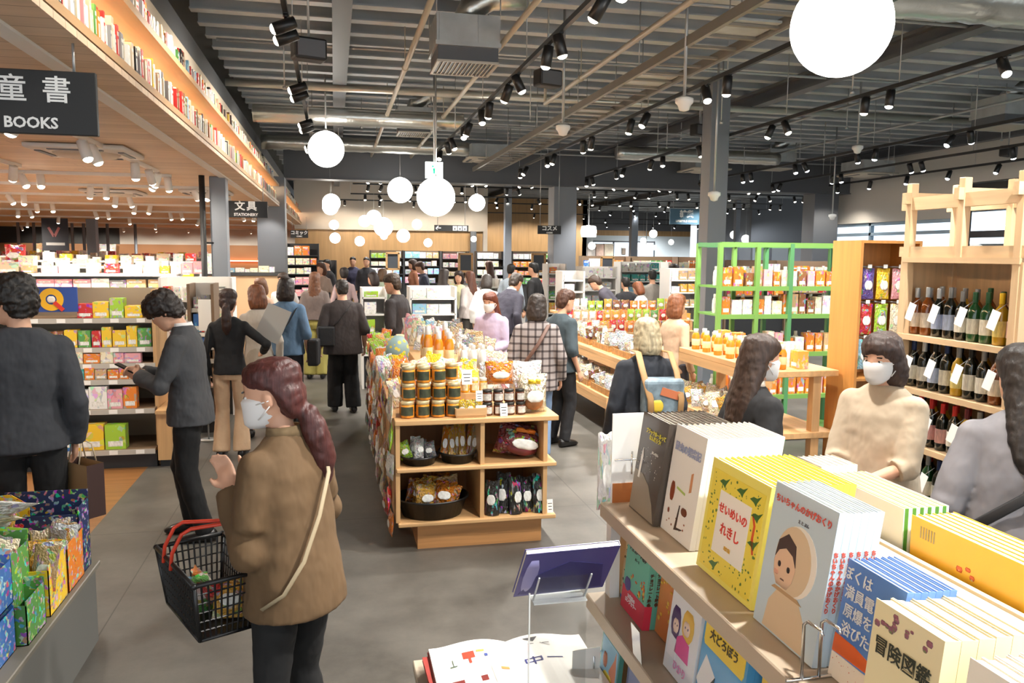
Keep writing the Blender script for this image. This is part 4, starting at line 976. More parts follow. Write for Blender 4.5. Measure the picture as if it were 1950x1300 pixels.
# ================================================================ LEFT: children's goods rack facing the aisle
ZS = (0.18, 0.54, 0.80, 0.94, 1.08, 1.34)
rack('goods_rack', 'children goods rack with six stocked shelves left of the suited man', -4.7, -1.6, 7.55, 0.62, ZS, 1.6, end=M_PINEZ, step=0.045, back=mat('rack_back', '9a8a74', 0.7))
rack('goods_rack', 'narrow goods rack behind the suited man looking at his phone', -1.52, -1.28, 8.9, 0.5, ZS, 1.6, step=0.03, back=M_SHELFW)
BR = ['red', 'yellow', 'white', 'orange', 'pink', 'sky blue', 'cream', 'lime', 'green', 'blue', 'tan']
SH = ('bottom', 'second', 'third', 'fourth', 'fifth', 'top')
for k, (z, hh, ww, cols) in enumerate(((.18, (.2, .27), (.16, .26), ['yellow', 'lime', 'orange', 'red', 'sky blue', 'blue']), (.54, (.15, .2), (.11, .15), ['pink', 'yellow', 'grey', 'cream', 'orange', 'white']), (.80, (.085, .105), (.07, .1), ['teal', 'tan', 'pink', 'white', 'orange', 'cream']),
                                       (.94, (.08, .104), (.08, .14), ['cream', 'orange', 'pink', 'yellow', 'white']), (1.08, (.13, .2), (.07, .12), ['tan', 'brown', 'red', 'green', 'yellow', 'grey']), (1.34, (.1, .2), (.1, .16), ['red', 'yellow', 'pink', 'white', 'sky blue', 'lime', 'cream']))):
    row(ME_CARTON, 'toy_box', 'boxed toy', 'boxed toy', 'from left, %s shelf of the children goods rack' % SH[k], -4.66 if k < 5 else -2.26, -1.63, 7.575 + .045 * k, z, ww, hh, (.06, .16), cols, gap=(.003, .012), group='boxed toys on the %s shelf' % SH[k])
    row(ME_CARTON, 'toy_box', 'boxed toy', 'boxed toy', 'from left, %s shelf of the narrow rack' % SH[k], -1.49, -1.3, 8.94 + .03 * k, z, (.06, .09), (min(hh[0], .1), min(hh[1], .2)), (.06, .1), ['blue', 'white', 'red', 'tan', 'grey'], group='narrow rack goods, %s shelf' % SH[k])
a = at(148, 546, y=7.8); b_ = at(0, 594, y=7.8)
hs = MB().box((0, 0, 0), (1.7, .02, a.z - b_.z)).build('header_board', mat('header_blue', '2c4a94', 0.5), None, (a.x - .85, 7.78, (a.z + b_.z) / 2)); tag(hs, 'blue header board with a yellow ring mark on the children goods rack', 'sign')
p = at(98, 577, y=7.77); lx = p.x - (a.x - .85)
R = []
bb = MB(); nn = 28
for rr in (.10, .045): R.append([Vector((lx + rr * math.cos(2 * PI * k / nn), -.014, .0 + rr * math.sin(2 * PI * k / nn))) for k in range(nn)])
R2 = [[q + Vector((0, .003, 0)) for q in rg] for rg in R]
bb.rings([R[1], R[0], R2[0], R2[1], R[1]], cap=False, smooth=False).build('ring_mark', mat('mark_yellow', 'f0b51c', 0.5), hs)
MB().box((lx + .06, -.017, -.06), (.1, .003, .035), Matrix.Rotation(PI / 4, 3, 'Y')).build('red_stroke', mat('mark_red', 'd8371f', 0.5), hs)
MB().ell((lx, -.014, 0), (.034, .003, .034), 16, 6).build('white_dot', mat('mark_white', 'efe8dd', 0.5), hs)
o = MB().bx(-1.578, -1.46, 7.55, 8.1, 0.07, 0.5).build('low_pine_table', M_PINEZ); tag(o, 'pale pine end panel of a low table beside the children goods rack', 'panel')
MB().bx(-1.58, -1.40, 7.5, 8.15, 0.5, 0.53).build('table_top', M_PINEY, o); MB().bx(-1.57, -1.48, 7.6, 8.05, 0, .07).build('foot', M_SHELFB, o)

# ================================================================ CENTRE: two-tier wooden food table
TX0, TX1, TY0, TY1 = 0.36, 1.45, 5.05, 9.3
t = empty('food_table', (0.905, TY0, 0)); tag(t, 'long wooden food table with shelves below at the centre of the aisle', 'display table')
bevel(MB().bx(-.545, .545, 0, TY1 - TY0, .845, .88).build('table_top', M_PINE, t), .006, 2)
bevel(MB().bx(-.535, .535, -.0, .62, .535, .562).build('middle_shelf', M_PINE, t), .006, 2)
bevel(MB().bx(-.525, .535, 0, TY1 - TY0, .172, .2).build('bottom_shelf', M_PINE, t), .006, 2)
for x_ in (-.525, .03, .46): MB().bx(x_ - .014, x_ + .014, .02, .62, .2, .845).build('divider', M_PINEZ, t)
MB().bx(-.5, .46, .6, .62, .2, .845).build('back_panel', wood('inner_pine', '9c6a3d', axis=2), t)
MB().bx(-.52, -.49, .6, TY1 - TY0 - .05, .2, .845).build('long_side', M_PINEY, t); MB().bx(.44, .47, .6, TY1 - TY0 - .05, .2, .845).build('long_side', M_PINEY, t)
MB().bx(-.395, .449, .064, TY1 - TY0 - .2, 0, .172).build('plinth', wood('plinth_pine', 'c08a55', axis=0), t)
MB().bx(-.56, -.53, .1, TY1 - TY0, .88, .93).build('edge_lip', M_PINEY, t)
o = bevel(MB().bx(.66, 1.34, 6.1, 9.0, .8815, 1.04).build('riser_board', M_PINEY), .004, 1); tag(o, 'wooden riser in the middle of the food table top', 'riser')
ZT = .8815
# jars: body, lid and label are parts
def jar_proto(body, lid, lab, nm):
    r = ob('jar', MB().lathe([(.36, 0), (.46, .02), (.48, .06), (.48, .72), (.42, .8)], n=18).mesh(nm, [body]))
    MB().lathe([(.43, .79), (.45, .8), (.45, .97), (.42, 1.0)], n=18).build('lid', lid, r)
    b = MB(); R = [[Vector((.487 * math.sin(a_), -.487 * math.cos(a_), z)) for a_ in [(-1.05 + 2.1 * i / 12) for i in range(13)]] for z in (.16, .68)]
    b.rings(R, cap=False, closed=False).build('jar_label', lab, r)
    return r
M_FRUIT = mat('orange_preserve', 'd98b2b', 0.12, var=0.45, vscale=3, coat=0.5)
JA = jar_proto(M_FRUIT, mat('lid_gold', 'd8c79a', 0.3, 0.5), mat('label_black_oval', '3a3f2b', 0.5, var=.5, vscale=3), 'fruit_jar')
JB = jar_proto(mat('dark_preserve', '5a2f1d', 0.15, coat=0.5), mat('lid_dark', '3c3a37', 0.3, 0.5), mat('label_pale', 'c9c4bb', 0.5, var=.3, vscale=4), 'dark_jar')
JC = jar_proto(mat('honey', 'd99a1f', 0.1, var=.2, coat=0.5), mat('lid_white', 'ece6d8', 0.4), mat('label_cream', 'e6d9b0', 0.5, var=.3, vscale=4), 'honey_jar')
usedp = {}
def jar(proto, loc, d, h, label, group):
    if proto not in usedp: usedp[proto] = 1; o = proto; o.location = loc
    else: o = copy_thing(proto, loc)
    o.scale = (d, d, h); o['label'] = label; o['category'] = 'jar'; o['group'] = group; o.rotation_euler = (0, 0, random.uniform(-.4, .4)); return o
for lv in range(3):
    for c in range(4):
        for rk in range(2):
            if rk == 0 and lv == 2 and c == 3: continue
            jar(JA, (.45 + c * .1 + (.01 if lv else 0), TY0 + .1 + rk * .11 + .02 * lv, ZT + lv * .112), .094, .11, 'orange fruit jar, %s from left, %s layer, %s rank on the food table' % (ordw(c), ('bottom', 'middle', 'top')[lv], ('front', 'second')[rk]), 'orange fruit jars on the food table')
for lv in range(2):
    for c in range(4): jar(JB, (.98 + c * .075, TY0 + .09 + .02 * lv, ZT + lv * .085), .072, .084, 'dark jam jar, %s from left, %s layer on the food table' % (ordw(c), ('lower', 'upper')[lv]), 'dark jam jars on the food table')
for c in range(3): jar(JC, (.86 + c * .065, TY0 + .3, ZT + .1 * (c % 2) * 0 + .12), .06, .1, 'honey coloured jar, %s from left behind the small wooden tray' % ordw(c), 'honey jars on the food table')
o = MB().bx(-.1, .1, -.07, .07, 0, .012)
for s_ in (-1, 1): o.bx(s_ * .1 - .005, s_ * .1 + .005, -.07, .07, .012, .06); o.bx(-.1, .1, s_ * .07 - .005, s_ * .07 + .005, .012, .06)
o = o.build('wooden_tray', M_PINE, None, (.86, TY0 + .1, ZT)); tag(o, 'small wooden tray of yellow sweets at the food table front', 'tray')
o = MB().bx(-.12, .12, -.06, .06, 0, .12).build('tray_stand', M_PINE, None, (.92, TY0 + .3, ZT)); tag(o, 'small wooden block under the honey coloured jars', 'block')
for i in range(6): put(ME_CLEARB, 'sweet_packet', (.79 + .05 * (i % 3) + .02, TY0 + .07 + .06 * (i // 3), ZT + .015), (.065, .035, .085), 'yellow', 'yellow sweet packet, %s of those standing in the small wooden tray' % ordw(i), 'sweet packet', 'sweet packets in the wooden tray', rot=(random.uniform(-.2, .2), random.uniform(-.2, .2), random.uniform(-.5, .5)))
def price_card(loc, w_, h, label, rz=0.0, tilt=-.2, group='white price cards'):
    o = MB().box((0, 0, h / 2), (w_, .003, h)).build('price_card', M_TAG, None, loc, rot=(tilt, 0, rz)); tag(o, label, 'price card', group)
    b = MB()
    for q in range(3): b.box((0, -.002, h * (.25 + .22 * q)), (w_ * (.6 if q < 2 else .75), .0015, h * .05))
    b.build('printing', M_SHELFB, o); return o
price_card((.92, TY0 + .06, ZT + .1), .045, .07, 'white price card standing behind the small wooden tray')
price_card((.86, TY0 + .2, ZT + .19), .07, .1, 'pale price card on the food table behind the wooden tray')
price_card((1.08, TY0 + .03, ZT), .05, .085, 'white price card before the dark jam jars')
price_card((.93, TY0 + .04, ZT), .07, .075, 'dark framed card left of the dark jam jars')
# clear gift bag of coffee and a ring cake parcel
def bag_of(loc, w_, d_, h, col, label, ribbon=None, fill='brown'):
    r = put(ME_CLEARB, 'gift_bag', loc, (w_, d_, h), col, label, 'gift bag', 'wrapped gift bags')
    if ribbon: MB().tube([(-.2, -.3, .8), (0, -.36, .83), (.2, -.3, .8)], .05, 8).ell((0.12, -.34, .86), (.1, .12, .05), 10, 6).ell((-.12, -.34, .86), (.1, .12, .05), 10, 6).build('ribbon', mat('ribbon_' + ribbon, PAL[ribbon], .4), r)
    q = MB().ell((0, -.28, .3), (.33, .24, .22), 14, 8).build('contents', mat('gift_' + fill, PAL[fill], .5, var=.5, vscale=3), r)
    return r
bag_of((1.3, TY0 + .14, ZT), .2, .16, .26, 'cream', 'clear gift bag with brown contents at the right front table corner', 'yellow')
bag_of((1.3, TY0 + .36, ZT + .02), .24, .16, .3, 'white', 'white speckled gift bag behind the clear one', None, 'cream')
bag_of((1.1, TY0 + .3, ZT + .17), .2, .14, .16, 'orange', 'orange wrapped cake parcel above the dark jam jars', None, 'amber')
# heaps of packets on the table and riser
n = 0
def heap(x0, x1, y0, y1, z, nx_, ny_, cols, noun, where, h=(.12, .2), w_=(.09, .14), me=None, zf=None, cat='snack packet', name='snack_packet', tilt=.45):
    i = 0; z += .012
    for b_ in range(ny_):
        for a_ in range(nx_):
            c = random.choice(cols); x = x0 + (x1 - x0) * (a_ + .5) / nx_ + random.uniform(-.02, .02); y = y0 + (y1 - y0) * (b_ + .5) / ny_
            put(me or ME_PACKET, name, (x, y, (zf(x, y) if zf else z)), (random.uniform(*w_), random.uniform(.03, .05), random.uniform(*h)), c, '%s %s, %s from left in rank %s %s' % (c, noun, ordw(a_), ('one', 'two', 'three', 'four', 'five', 'six', 'seven', 'eight', 'nine', 'ten')[b_], where), cat, noun + 's ' + where, rot=(-random.uniform(.05, tilt), random.uniform(-.3, .3), random.uniform(-.5, .5)))
            i += 1
heap(.38, .62, 5.4, 6.6, ZT, 3, 7, ['orange', 'white', 'red', 'cream', 'gold', 'yellow'], 'snack packet', 'along the left table edge', (.16, .26))
heap(.38, .58, 6.7, 9.2, ZT, 2, 9, ['orange', 'white', 'cream', 'gold', 'lime', 'red'], 'snack packet', 'at the far left table end', (.16, .26))
heap(1.0, 1.42, 5.55, 6.7, ZT, 4, 6, ['white', 'cream', 'pink', 'beige', 'white'], 'pale packet', 'on the right table half', (.17, .28), me=ME_CLEARB)
heap(.62, 1.0, 5.42, 6.05, ZT, 4, 4, ['cream', 'yellow', 'white', 'gold'], 'soft packet', 'behind the fruit jars', (.2, .32))
heap(1.04, 1.32, 6.5, 8.9, 1.042, 3, 8, ['white', 'cream', 'beige', 'grey', 'tan'], 'pale packet', 'on the right of the riser', (.14, .2), me=ME_CLEARB)
heap(.7, 1.0, 7.2, 8.9, 1.042, 3, 6, ['silver', 'cream', 'sky blue', 'pink', 'white'], 'packet', 'at the far end of the riser', (.16, .26))
oj = bottle_mesh('juice').mesh('juice_bottle', [M_GLS['orange'], M_CAP, mat('juice_label', 'f0d9a4', .5)])
wj = bottle_mesh('juice').mesh('white_jar', [M_GLS['white'], M_CAP, mat('white_label', 'd9d6d2', .5)])
for i in range(9):
    put(oj, 'juice_bottle', (.71 + .085 * (i % 3) + .01 * (i // 3), 6.25 + .2 * (i // 3), 1.0415), (.075, .075, random.uniform(.26, .34)), 'white', 'orange juice bottle, %s from left, %s rank on the riser' % (ordw(i % 3), ordw(i // 3)), 'bottle', 'orange bottles on the riser')
for i in range(6): put(wj, 'white_tub', (.985 + .075 * (i % 3), 6.18 + .1 * (i // 3), 1.0415), (.062, .062, .19), 'white', 'tall white tub, %s from left, %s rank on the riser' % (ordw(i % 3), ordw(i // 3)), 'tub', 'white tubs on the riser')
o = MB().rings([[Vector((.09 * rr * math.cos(2 * PI * k / 18), .07 * rr * math.sin(2 * PI * k / 18), z)) for k in range(18)] for z, rr in ((0, .7), (.02, 1.0), (.1, 1.12), (.17, .95), (.215, .55), (.225, .2))])
dotm = bpy.data.materials.new('dotted_cloth'); dotm.use_nodes = True; nt = dotm.node_tree; b_ = nt.nodes['Principled BSDF']
vo = nt.nodes.new('ShaderNodeTexVoronoi'); vo.inputs['Scale'].default_value = 22; tc = nt.nodes.new('ShaderNodeTexCoord'); nt.links.new(tc.outputs['Object'], vo.inputs['Vector'])
rp = nt.nodes.new('ShaderNodeValToRGB'); rp.color_ramp.interpolation = 'CONSTANT'; rp.color_ramp.elements[0].color = (*lin('e3cf4a'), 1); rp.color_ramp.elements[1].position = .34; rp.color_ramp.elements[1].color = (*lin('8fa9a8'), 1)
nt.links.new(vo.outputs['Distance'], rp.inputs['Fac']); nt.links.new(rp.outputs['Color'], b_.inputs['Base Color'])
o = o.build('drawstring_pouch', dotm, None, (.5, 6.65, ZT + .16)); tag(o, 'blue grey pouch with yellow dots at the left of the food table', 'pouch')
o = MB().bx(.4, .6, 6.55, 6.78, ZT, ZT + .16).build('pouch_box', M_PINE); tag(o, 'small wooden box under the dotted blue pouch', 'box')
# packets hanging on the table's long left side
for rw in range(5):
    for c in range(9):
        col = random.choice(['orange', 'white', 'maroon', 'lime', 'brown', 'grey', 'cream', 'red'])
        put(ME_PACKET, 'hanging_packet', (.335 - random.uniform(0, .02), 5.16 + c * .42 + random.uniform(-.03, .03), .1 + rw * .19), (random.uniform(.13, .18), .035, random.uniform(.15, .18)), col, '%s packet hanging on the table side, %s from near end, %s row up' % (col, ordw(c), ordw(rw)), 'hanging packet', 'packets hanging on the table side', rot=(random.uniform(-.1, .05), random.uniform(-.08, .08), -PI / 2 + random.uniform(-.25, .25)))
# baskets and goods in the cubbies
def oval_basket(loc, rx, ry, h, label):
    o = MB().lathe([(.8, .006), (.82, 0), (1.0, h), (1.04, h), (1.04, h - .012), (1.0, h - .012), (.97, h - .004), (.79, .012)], n=36, sx=rx, sy=ry)
    o = o.build('oval_basket', M_BASK, None, loc); tag(o, label, 'basket', 'black oval baskets'); return o
oval_basket((.62, 5.235, .201), .24, .2, .13, 'large black oval basket on the bottom shelf of the food table')
oval_basket((.53, 5.2, .5635), .125, .13, .06, 'small black basket of green packs in the upper left cubby')
oval_basket((.79, 5.22, .5635), .125, .14, .07, 'small black basket of long golden packs in the upper left cubby')
for i in range(12):
    a_ = i * 2.4; rr = .15 * math.sqrt(i / 12)
    put(ME_CLEARB, 'cake_bag', (.62 + rr * math.cos(a_) * 1.1, 5.23 + rr * math.sin(a_) * .8, .26), (.15, .07, random.uniform(.16, .2)), random.choice(['gold', 'amber', 'tan']), 'clear bag of brown cakes, %s in the heap of the large oval basket' % ordw(i), 'cake bag', 'cake bags in the large basket', rot=(random.uniform(-.5, .3), random.uniform(-.4, .4), random.uniform(-.8, .8)))
for i in range(7): put(ME_CLEARB, 'green_pack', (.45 + .026 * i, 5.17 + .03 * (i % 3), .6), (.08, .04, random.uniform(.1, .15)), random.choice(['white', 'lime', 'dark green', 'grey']), 'green and white pack, %s from the left in the small left basket' % ordw(i), 'snack pack', 'packs in the small left basket', rot=(random.uniform(-.5, .1), random.uniform(-.5, .5), random.uniform(-.6, .6)))
for i in range(7): put(ME_CLEARB, 'noodle_pack', (.69 + .033 * i, 5.2 + .02 * (i % 2), .585), (.055, .03, random.uniform(.2, .24)), random.choice(['gold', 'amber', 'tan']), 'long golden noodle pack, %s from the left in the small right basket' % ordw(i), 'noodle pack', 'noodle packs in the basket', rot=(-.45, random.uniform(-.05, .25), random.uniform(-.15, .15)))
r = bag_of((1.19, 5.24, .57), .34, .24, .23, 'maroon', 'dark red wrapped gift bag with orange ribbon in the right cubby', 'orange', 'maroon'); r.rotation_euler = (0, .25, .2)
for i in range(5):
    put(ME_POUCH, 'black_pouch', (1.01 + .083 * i, 5.12 + (.04 if i % 2 else 0), .202), (.1, .07, random.uniform(.23, .28)), 'black', 'black stand up food pouch, %s from the left on the bottom right shelf' % ordw(i), 'pouch', 'black pouches on the bottom shelf', rot=(-.08, 0, random.uniform(-.45, .45)))
price_card((1.41, 5.09, .2), .04, .09, 'small white card by the black pouches')

# ================================================================ RIGHT OF CENTRE: wooden tables, green shelf, cabinet, wine rack
def long_table(x0, x1, y0, y1, tiers, label, leg=.07):
    r = empty('tiered_table', (x0, y0, 0)); tag(r, label, 'display table', 'wooden tiered tables')
    for xo, z in tiers:
        bevel(MB().bx(xo, x1 - x0, 0, y1 - y0, z - .05, z).build('tier', M_PINEY, r), .004, 1)
        MB().bx(xo, xo + .025, 0, y1 - y0, z - .13, z - .05).build('apron', M_PINEY, r)
        for yy in (.02, y1 - y0 - .02 - leg): lx = xo + (.02 if xo == 0 else .4); MB().bx(lx, lx + leg * (1.9 if xo == 0 else 1), yy, yy + leg, 0, z - .05).build('leg', M_PINEZ, r)
    return r
long_table(2.82, 4.0, 8.0, 11.2, ((0, .43), (.2, .82)), 'two-tier wooden table of baskets behind the grey haired woman')
def tray(loc, w_, d_, h, label, col=M_PINEY):
    b = MB().bx(-w_ / 2, w_ / 2, -d_ / 2, d_ / 2, 0, .012)
    for s_ in (-1, 1): b.bx(s_ * w_ / 2 - .006, s_ * w_ / 2 + .006, -d_ / 2, d_ / 2, 0, h).bx(-w_ / 2, w_ / 2, s_ * d_ / 2 - .006, s_ * d_ / 2 + .006, 0, h)
    o = b.build('wicker_tray', col, None, loc); tag(o, label, 'tray', 'trays on the wooden tables'); return o
M_WICK = mat('wicker', 'a97b45', .7, bump=.8, bscale=60, var=.3, vscale=20)
for k, (zt, xx) in enumerate(((.43, 2.95), (.82, 3.2))):
    for c in range(4):
        yy = 8.35 + c * .72
        tray((xx + .06, yy, zt), .3, .6, .07, 'wicker tray, %s from the near end on the %s tier' % (ordw(c), ('lower', 'upper')[k]), M_WICK)
        heap(xx - .05, xx + .18, yy - .25, yy + .25, zt + .02, 2, 5, ['white', 'cream', 'silver', 'beige', 'brown'], 'bag', 'in the %s tray, %s tier' % (ordw(c), ('lower', 'upper')[k]), (.13, .2), (.12, .17), me=ME_CLEARB, name='treat_bag', cat='treat bag')
for c in range(3): price_card((3.12 + .03 * c, 8.2 + c * .9, .86 if c else .5), .06, .22, 'tall white card standing in the tiered table trays, %s from the near end' % ordw(c), -.6, -.4)
# packets behind on a stepped stand
r = empty('stepped_stand', (3.3, 11.4, 0)); tag(r, 'wooden stepped stand of green and orange packets', 'display stand')
for k in range(3): MB().bx(0, 2.2, k * .22, .7, .75 + k * .15, .78 + k * .15).bx(0, 2.2, k * .22, k * .22 + .02, .62 + k * .15, .75 + k * .15).build('step', M_PINE, r)
for x_ in (0, 2.13): MB().bx(x_, x_ + .07, 0.05, .7, 0, .75).build('side_panel', M_PINEZ, r)
for k in range(3): row(ME_PACKET, 'spice_packet', 'spice packet', 'spice packet', 'from the left on step %s of the stand' % ('one', 'two', 'three')[k], 3.33, 5.45, 11.42 + k * .22, .78 + k * .15, (.1, .14), (.15, .19), (.03, .05), ['lime', 'orange', 'white', 'green', 'brown', 'gold', 'red'], runs=(1, 3))
long_table(3.2, 3.93, 5.6, 7.3, ((0, .55), (.12, 1.05)), 'wooden table of orange goods before the green shelf')
heap(3.22, 3.5, 5.65, 7.2, .55, 3, 8, ['white', 'cream', 'beige', 'gold'], 'bag', 'below the orange goods table top', (.15, .22), me=ME_CLEARB, name='treat_bag', cat='treat bag')
for i in range(14): put(oj, 'juice_bottle', (3.4 + .09 * (i % 2), 5.72 + .23 * (i // 2), 1.05), (.075, .075, .2), 'white', 'orange drink bottle, %s pair from the near end, %s file' % (ordw(i // 2), ('left', 'right')[i % 2]), 'bottle', 'orange bottles before the green shelf')
row(ME_CARTON, 'tea_box', 'tea box', 'tea box', 'from the near end on the orange goods table', 5.7, 7.2, 3.62, 1.05, (.09, .12), (.12, .2), (.08, .1), ['orange', 'white', 'gold', 'cream', 'brown'], face='-x')
# green shelf
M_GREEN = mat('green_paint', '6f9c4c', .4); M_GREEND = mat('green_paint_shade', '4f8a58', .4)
g = empty('green_shelf', (3.83, 7.5, 0)); tag(g, 'green steel frame shelf in front of the right windows', 'shelf rack')
for x_ in (0, .42, .80, 1.6):
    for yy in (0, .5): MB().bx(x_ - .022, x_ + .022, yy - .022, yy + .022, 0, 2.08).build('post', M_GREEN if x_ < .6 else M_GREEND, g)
for z in (.1, .5, .95, 1.35, 1.64):
    MB().bx(0, 1.6, 0, .5, z - .02, z).bx(0, 1.6, -.02, 0, z - .045, z).build('shelf', M_GREEN, g)
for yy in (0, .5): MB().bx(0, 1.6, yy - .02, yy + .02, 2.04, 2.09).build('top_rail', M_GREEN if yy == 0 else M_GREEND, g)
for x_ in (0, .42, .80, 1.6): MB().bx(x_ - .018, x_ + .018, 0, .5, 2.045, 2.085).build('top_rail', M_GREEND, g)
for k, z in enumerate((.5, .95, 1.35, 1.64)):
    row(ME_CARTON, 'gift_box', 'gift box', 'gift box', 'from left, level %s of the green shelf' % ('one', 'two', 'three', 'four')[k], 3.88, 5.38, 7.52, z, (.07, .11), (.13, .22), (.08, .12), ['cream', 'orange', 'white', 'tan', 'brown', 'pink', 'amber'], gap=(.01, .03))
    for i in range(9): put(oj if i % 3 else wj, 'syrup_bottle', (3.9 + .16 * i, 7.72, z + .0015), (.06, .06, .2), 'white', 'slim bottle, %s from left, back of level %s on the green shelf' % (ordw(i), ('one', 'two', 'three', 'four')[k]), 'bottle', 'bottles on the green shelf')
# wooden cabinet with hanging packs
c = empty('pine_cabinet', (3.96, 5.45, 0)); tag(c, 'tall wooden cabinet with hanging coloured packs beside the wine rack', 'cabinet')
M_CAB = wood('cabinet_wood', 'bf8442', axis=2, var=.14)
for x_ in (0, .52): MB().bx(x_, x_ + .022, 0, .36, 0, 2.08).build('side_panel', M_CAB, c)
MB().bx(0.022, .52, .34, .36, 0, 2.06).build('back_panel', M_CAB, c); MB().bx(0.022, .52, 0, .34, 2.058, 2.08).build('top_board', M_CAB, c)
for z in (.12, .6, 1.0): MB().bx(0.022, .52, 0.01, .34, z - .02, z).build('shelf', M_CAB, c)
for rw in range(3):
    for k, col in enumerate((('purple', 'yellow', 'pink'), ('red', 'lime', 'cream'), ('sky blue', 'orange', 'teal'))[rw]):
        zz = 1.62 - rw * .28
        o = put(ME_PACKET, 'hanging_pack', (4.11 + .14 * k, 5.56, zz), (.12, .035, .24), col, '%s pack hanging in the pine cabinet, %s row down' % (col, ordw(rw)), 'hanging pack', 'packs hanging in the cabinet')
        MB().tube([(0, 6.4, 1.06), (0, 0, 1.06)], .025, 6).build('hook', M_ROD, o); MB().box((0, -.6, 1.08), (.3, .1, .12)).build('hook_tag', M_TAG, o)
for k in range(2): row(ME_CARTON, 'noodle_box', 'noodle box', 'noodle box', 'from the left on shelf %s of the pine cabinet' % ('one', 'two')[k], 4.0, 4.46, 5.48, (.12, .6)[k], (.1, .14), (.2, .3), (.1, .2), ['white', 'tan', 'red', 'blue'])
# wine rack, front facing the aisle
WX, WY0, WY1 = 3.6, 3.62, 4.52
M_PALEX, M_PALEY, M_PALEZ = (wood('pale_pine_%s' % 'xyz'[i], 'dfc097', axis=i, var=.12, rough=.45) for i in range(3))
wr = empty('wine_rack', (WX, WY0, 0)); tag(wr, 'pale pine wine rack full of bottles at the right edge', 'wine rack')
for yy in (0.02, .44, .88):
    for xx in (0.02, .36): bevel(MB().bx(xx - .025, xx + .025, yy - .025, yy + .025, 0 if yy != .44 else 1.93, 2.42).build('post', M_PALEZ, wr), .003, 1)
for xx in (0.02, .36): MB().bx(xx - .02, xx + .02, -.4, .95, 2.25, 2.33).build('top_beam', M_PALEY, wr); MB().bx(xx - .018, xx + .018, -.4, .95, 1.955, 2.02).build('lower_beam', M_PALEY, wr)
for yy in (0.02, .44, .88): MB().bx(-.04, .42, yy - .02, yy + .02, 2.29, 2.36).build('cross_beam', M_PALEX, wr)
for z in (.08, .40, .76, 1.12, 1.46, 1.955): MB().bx(-.01, .38, -.01, .91, z - .035, z).build('shelf', M_PALEY, wr)
for yy in (-.012, .912): MB().bx(0, .38, yy - .012, yy + .012, 0, 1.93).build('side_panel', M_PALEZ, wr)
MB().bx(.37, .385, 0, .9, 0, 1.93).build('back_panel', M_PALEZ, wr)
WK = [['amber', 'amber', 'blue label', 'blue label', 'dark', 'green', 'green', 'yellow', 'pink label'], ['dark', 'dark', 'blue label', 'dark', 'yellow', 'dark', 'dark', 'amber', 'dark'], ['dark', 'pink label', 'pink label', 'pink label', 'dark', 'yellow', 'clear', 'yellow', 'clear'], ['dark', 'dark', 'green', 'dark', 'dark', 'amber', 'dark', 'dark', 'dark']]
CAPC = {0: ['silver', 'silver', 'silver', 'grey', 'grey', 'dark green', 'dark green', 'yellow', 'maroon'], 1: ['navy', 'silver', 'black', 'navy', 'grey', 'black', 'grey', 'black', 'tan'], 2: ['navy', 'red', 'red', 'red', 'red', 'maroon', 'grey', 'maroon', 'grey'], 3: ['black', 'red', 'grey', 'navy', 'black', 'maroon', 'black', 'grey', 'black']}
for k, z in enumerate((1.46, 1.12, .76, .40)):
    for rk in range(2):
        for i in range(9):
            kd = WK[k][8 - i] if rk == 0 else random.choice(WK[k])
            put(_w[kd], 'wine_bottle', (WX + .07 + rk * .1, WY0 + .07 + i * .096, z + .0015), (.076, .076, random.uniform(.29, .315)), CAPC[k][8 - i], 'wine bottle, %s from the far end in the %s row of the %s shelf' % (ordw(8 - i), ('front', 'rear')[rk], ('upper', 'second', 'third', 'lowest')[k]), 'wine bottle', 'bottles on the %s wine shelf' % ('upper', 'second', 'third', 'lowest')[k], rz=random.uniform(2.8, 3.4))
    for i, yy in enumerate((.12, .36, .58, .78)):
        o = MB().box((0, 0, -.055), (.002, .062, .11)).build('wine_card', M_TAG, None, (WX - .005, WY0 + yy, z + .2), rot=(.25, .12, 0)); tag(o, 'white card hung on a bottle, %s from near end of the %s wine shelf' % (ordw(i), ('upper', 'second', 'third', 'lowest')[k]), 'price card', 'white cards on the wine shelves')
        MB().tube([(0, 0, 0), (.05, 0, .05)], .002, 6).build('string', M_ROD, o)
# ================================================================ PEOPLE IN THE SHOP
def xat(px, py, y): return at(px, py, y=y).x
w1 = person('woman in olive brown jacket with dark red ponytail carrying a shopping basket', -.15, 2.72, 50, 1.585, 'f', hair='pony', hcol='4a2320', top='loose', tcol='654e34', bottom='slim', bcol='141415', mask=True, lean=5, wide=.95, head=(28, 4), larm=(-.115, .185, 1.235, (-.35, -.6, -1)), rarm=(.14, .26, 1.2), vox=.0075, collar='735f43', hem=.80, fold=.02,
            feet=((.15, .04), (-.13, -.05)), tail=[(0, -.09, -.045), (.0, -.118, -.08), (.02, -.14, -.16), (.045, -.15, -.26), (.06, -.14, -.36)])
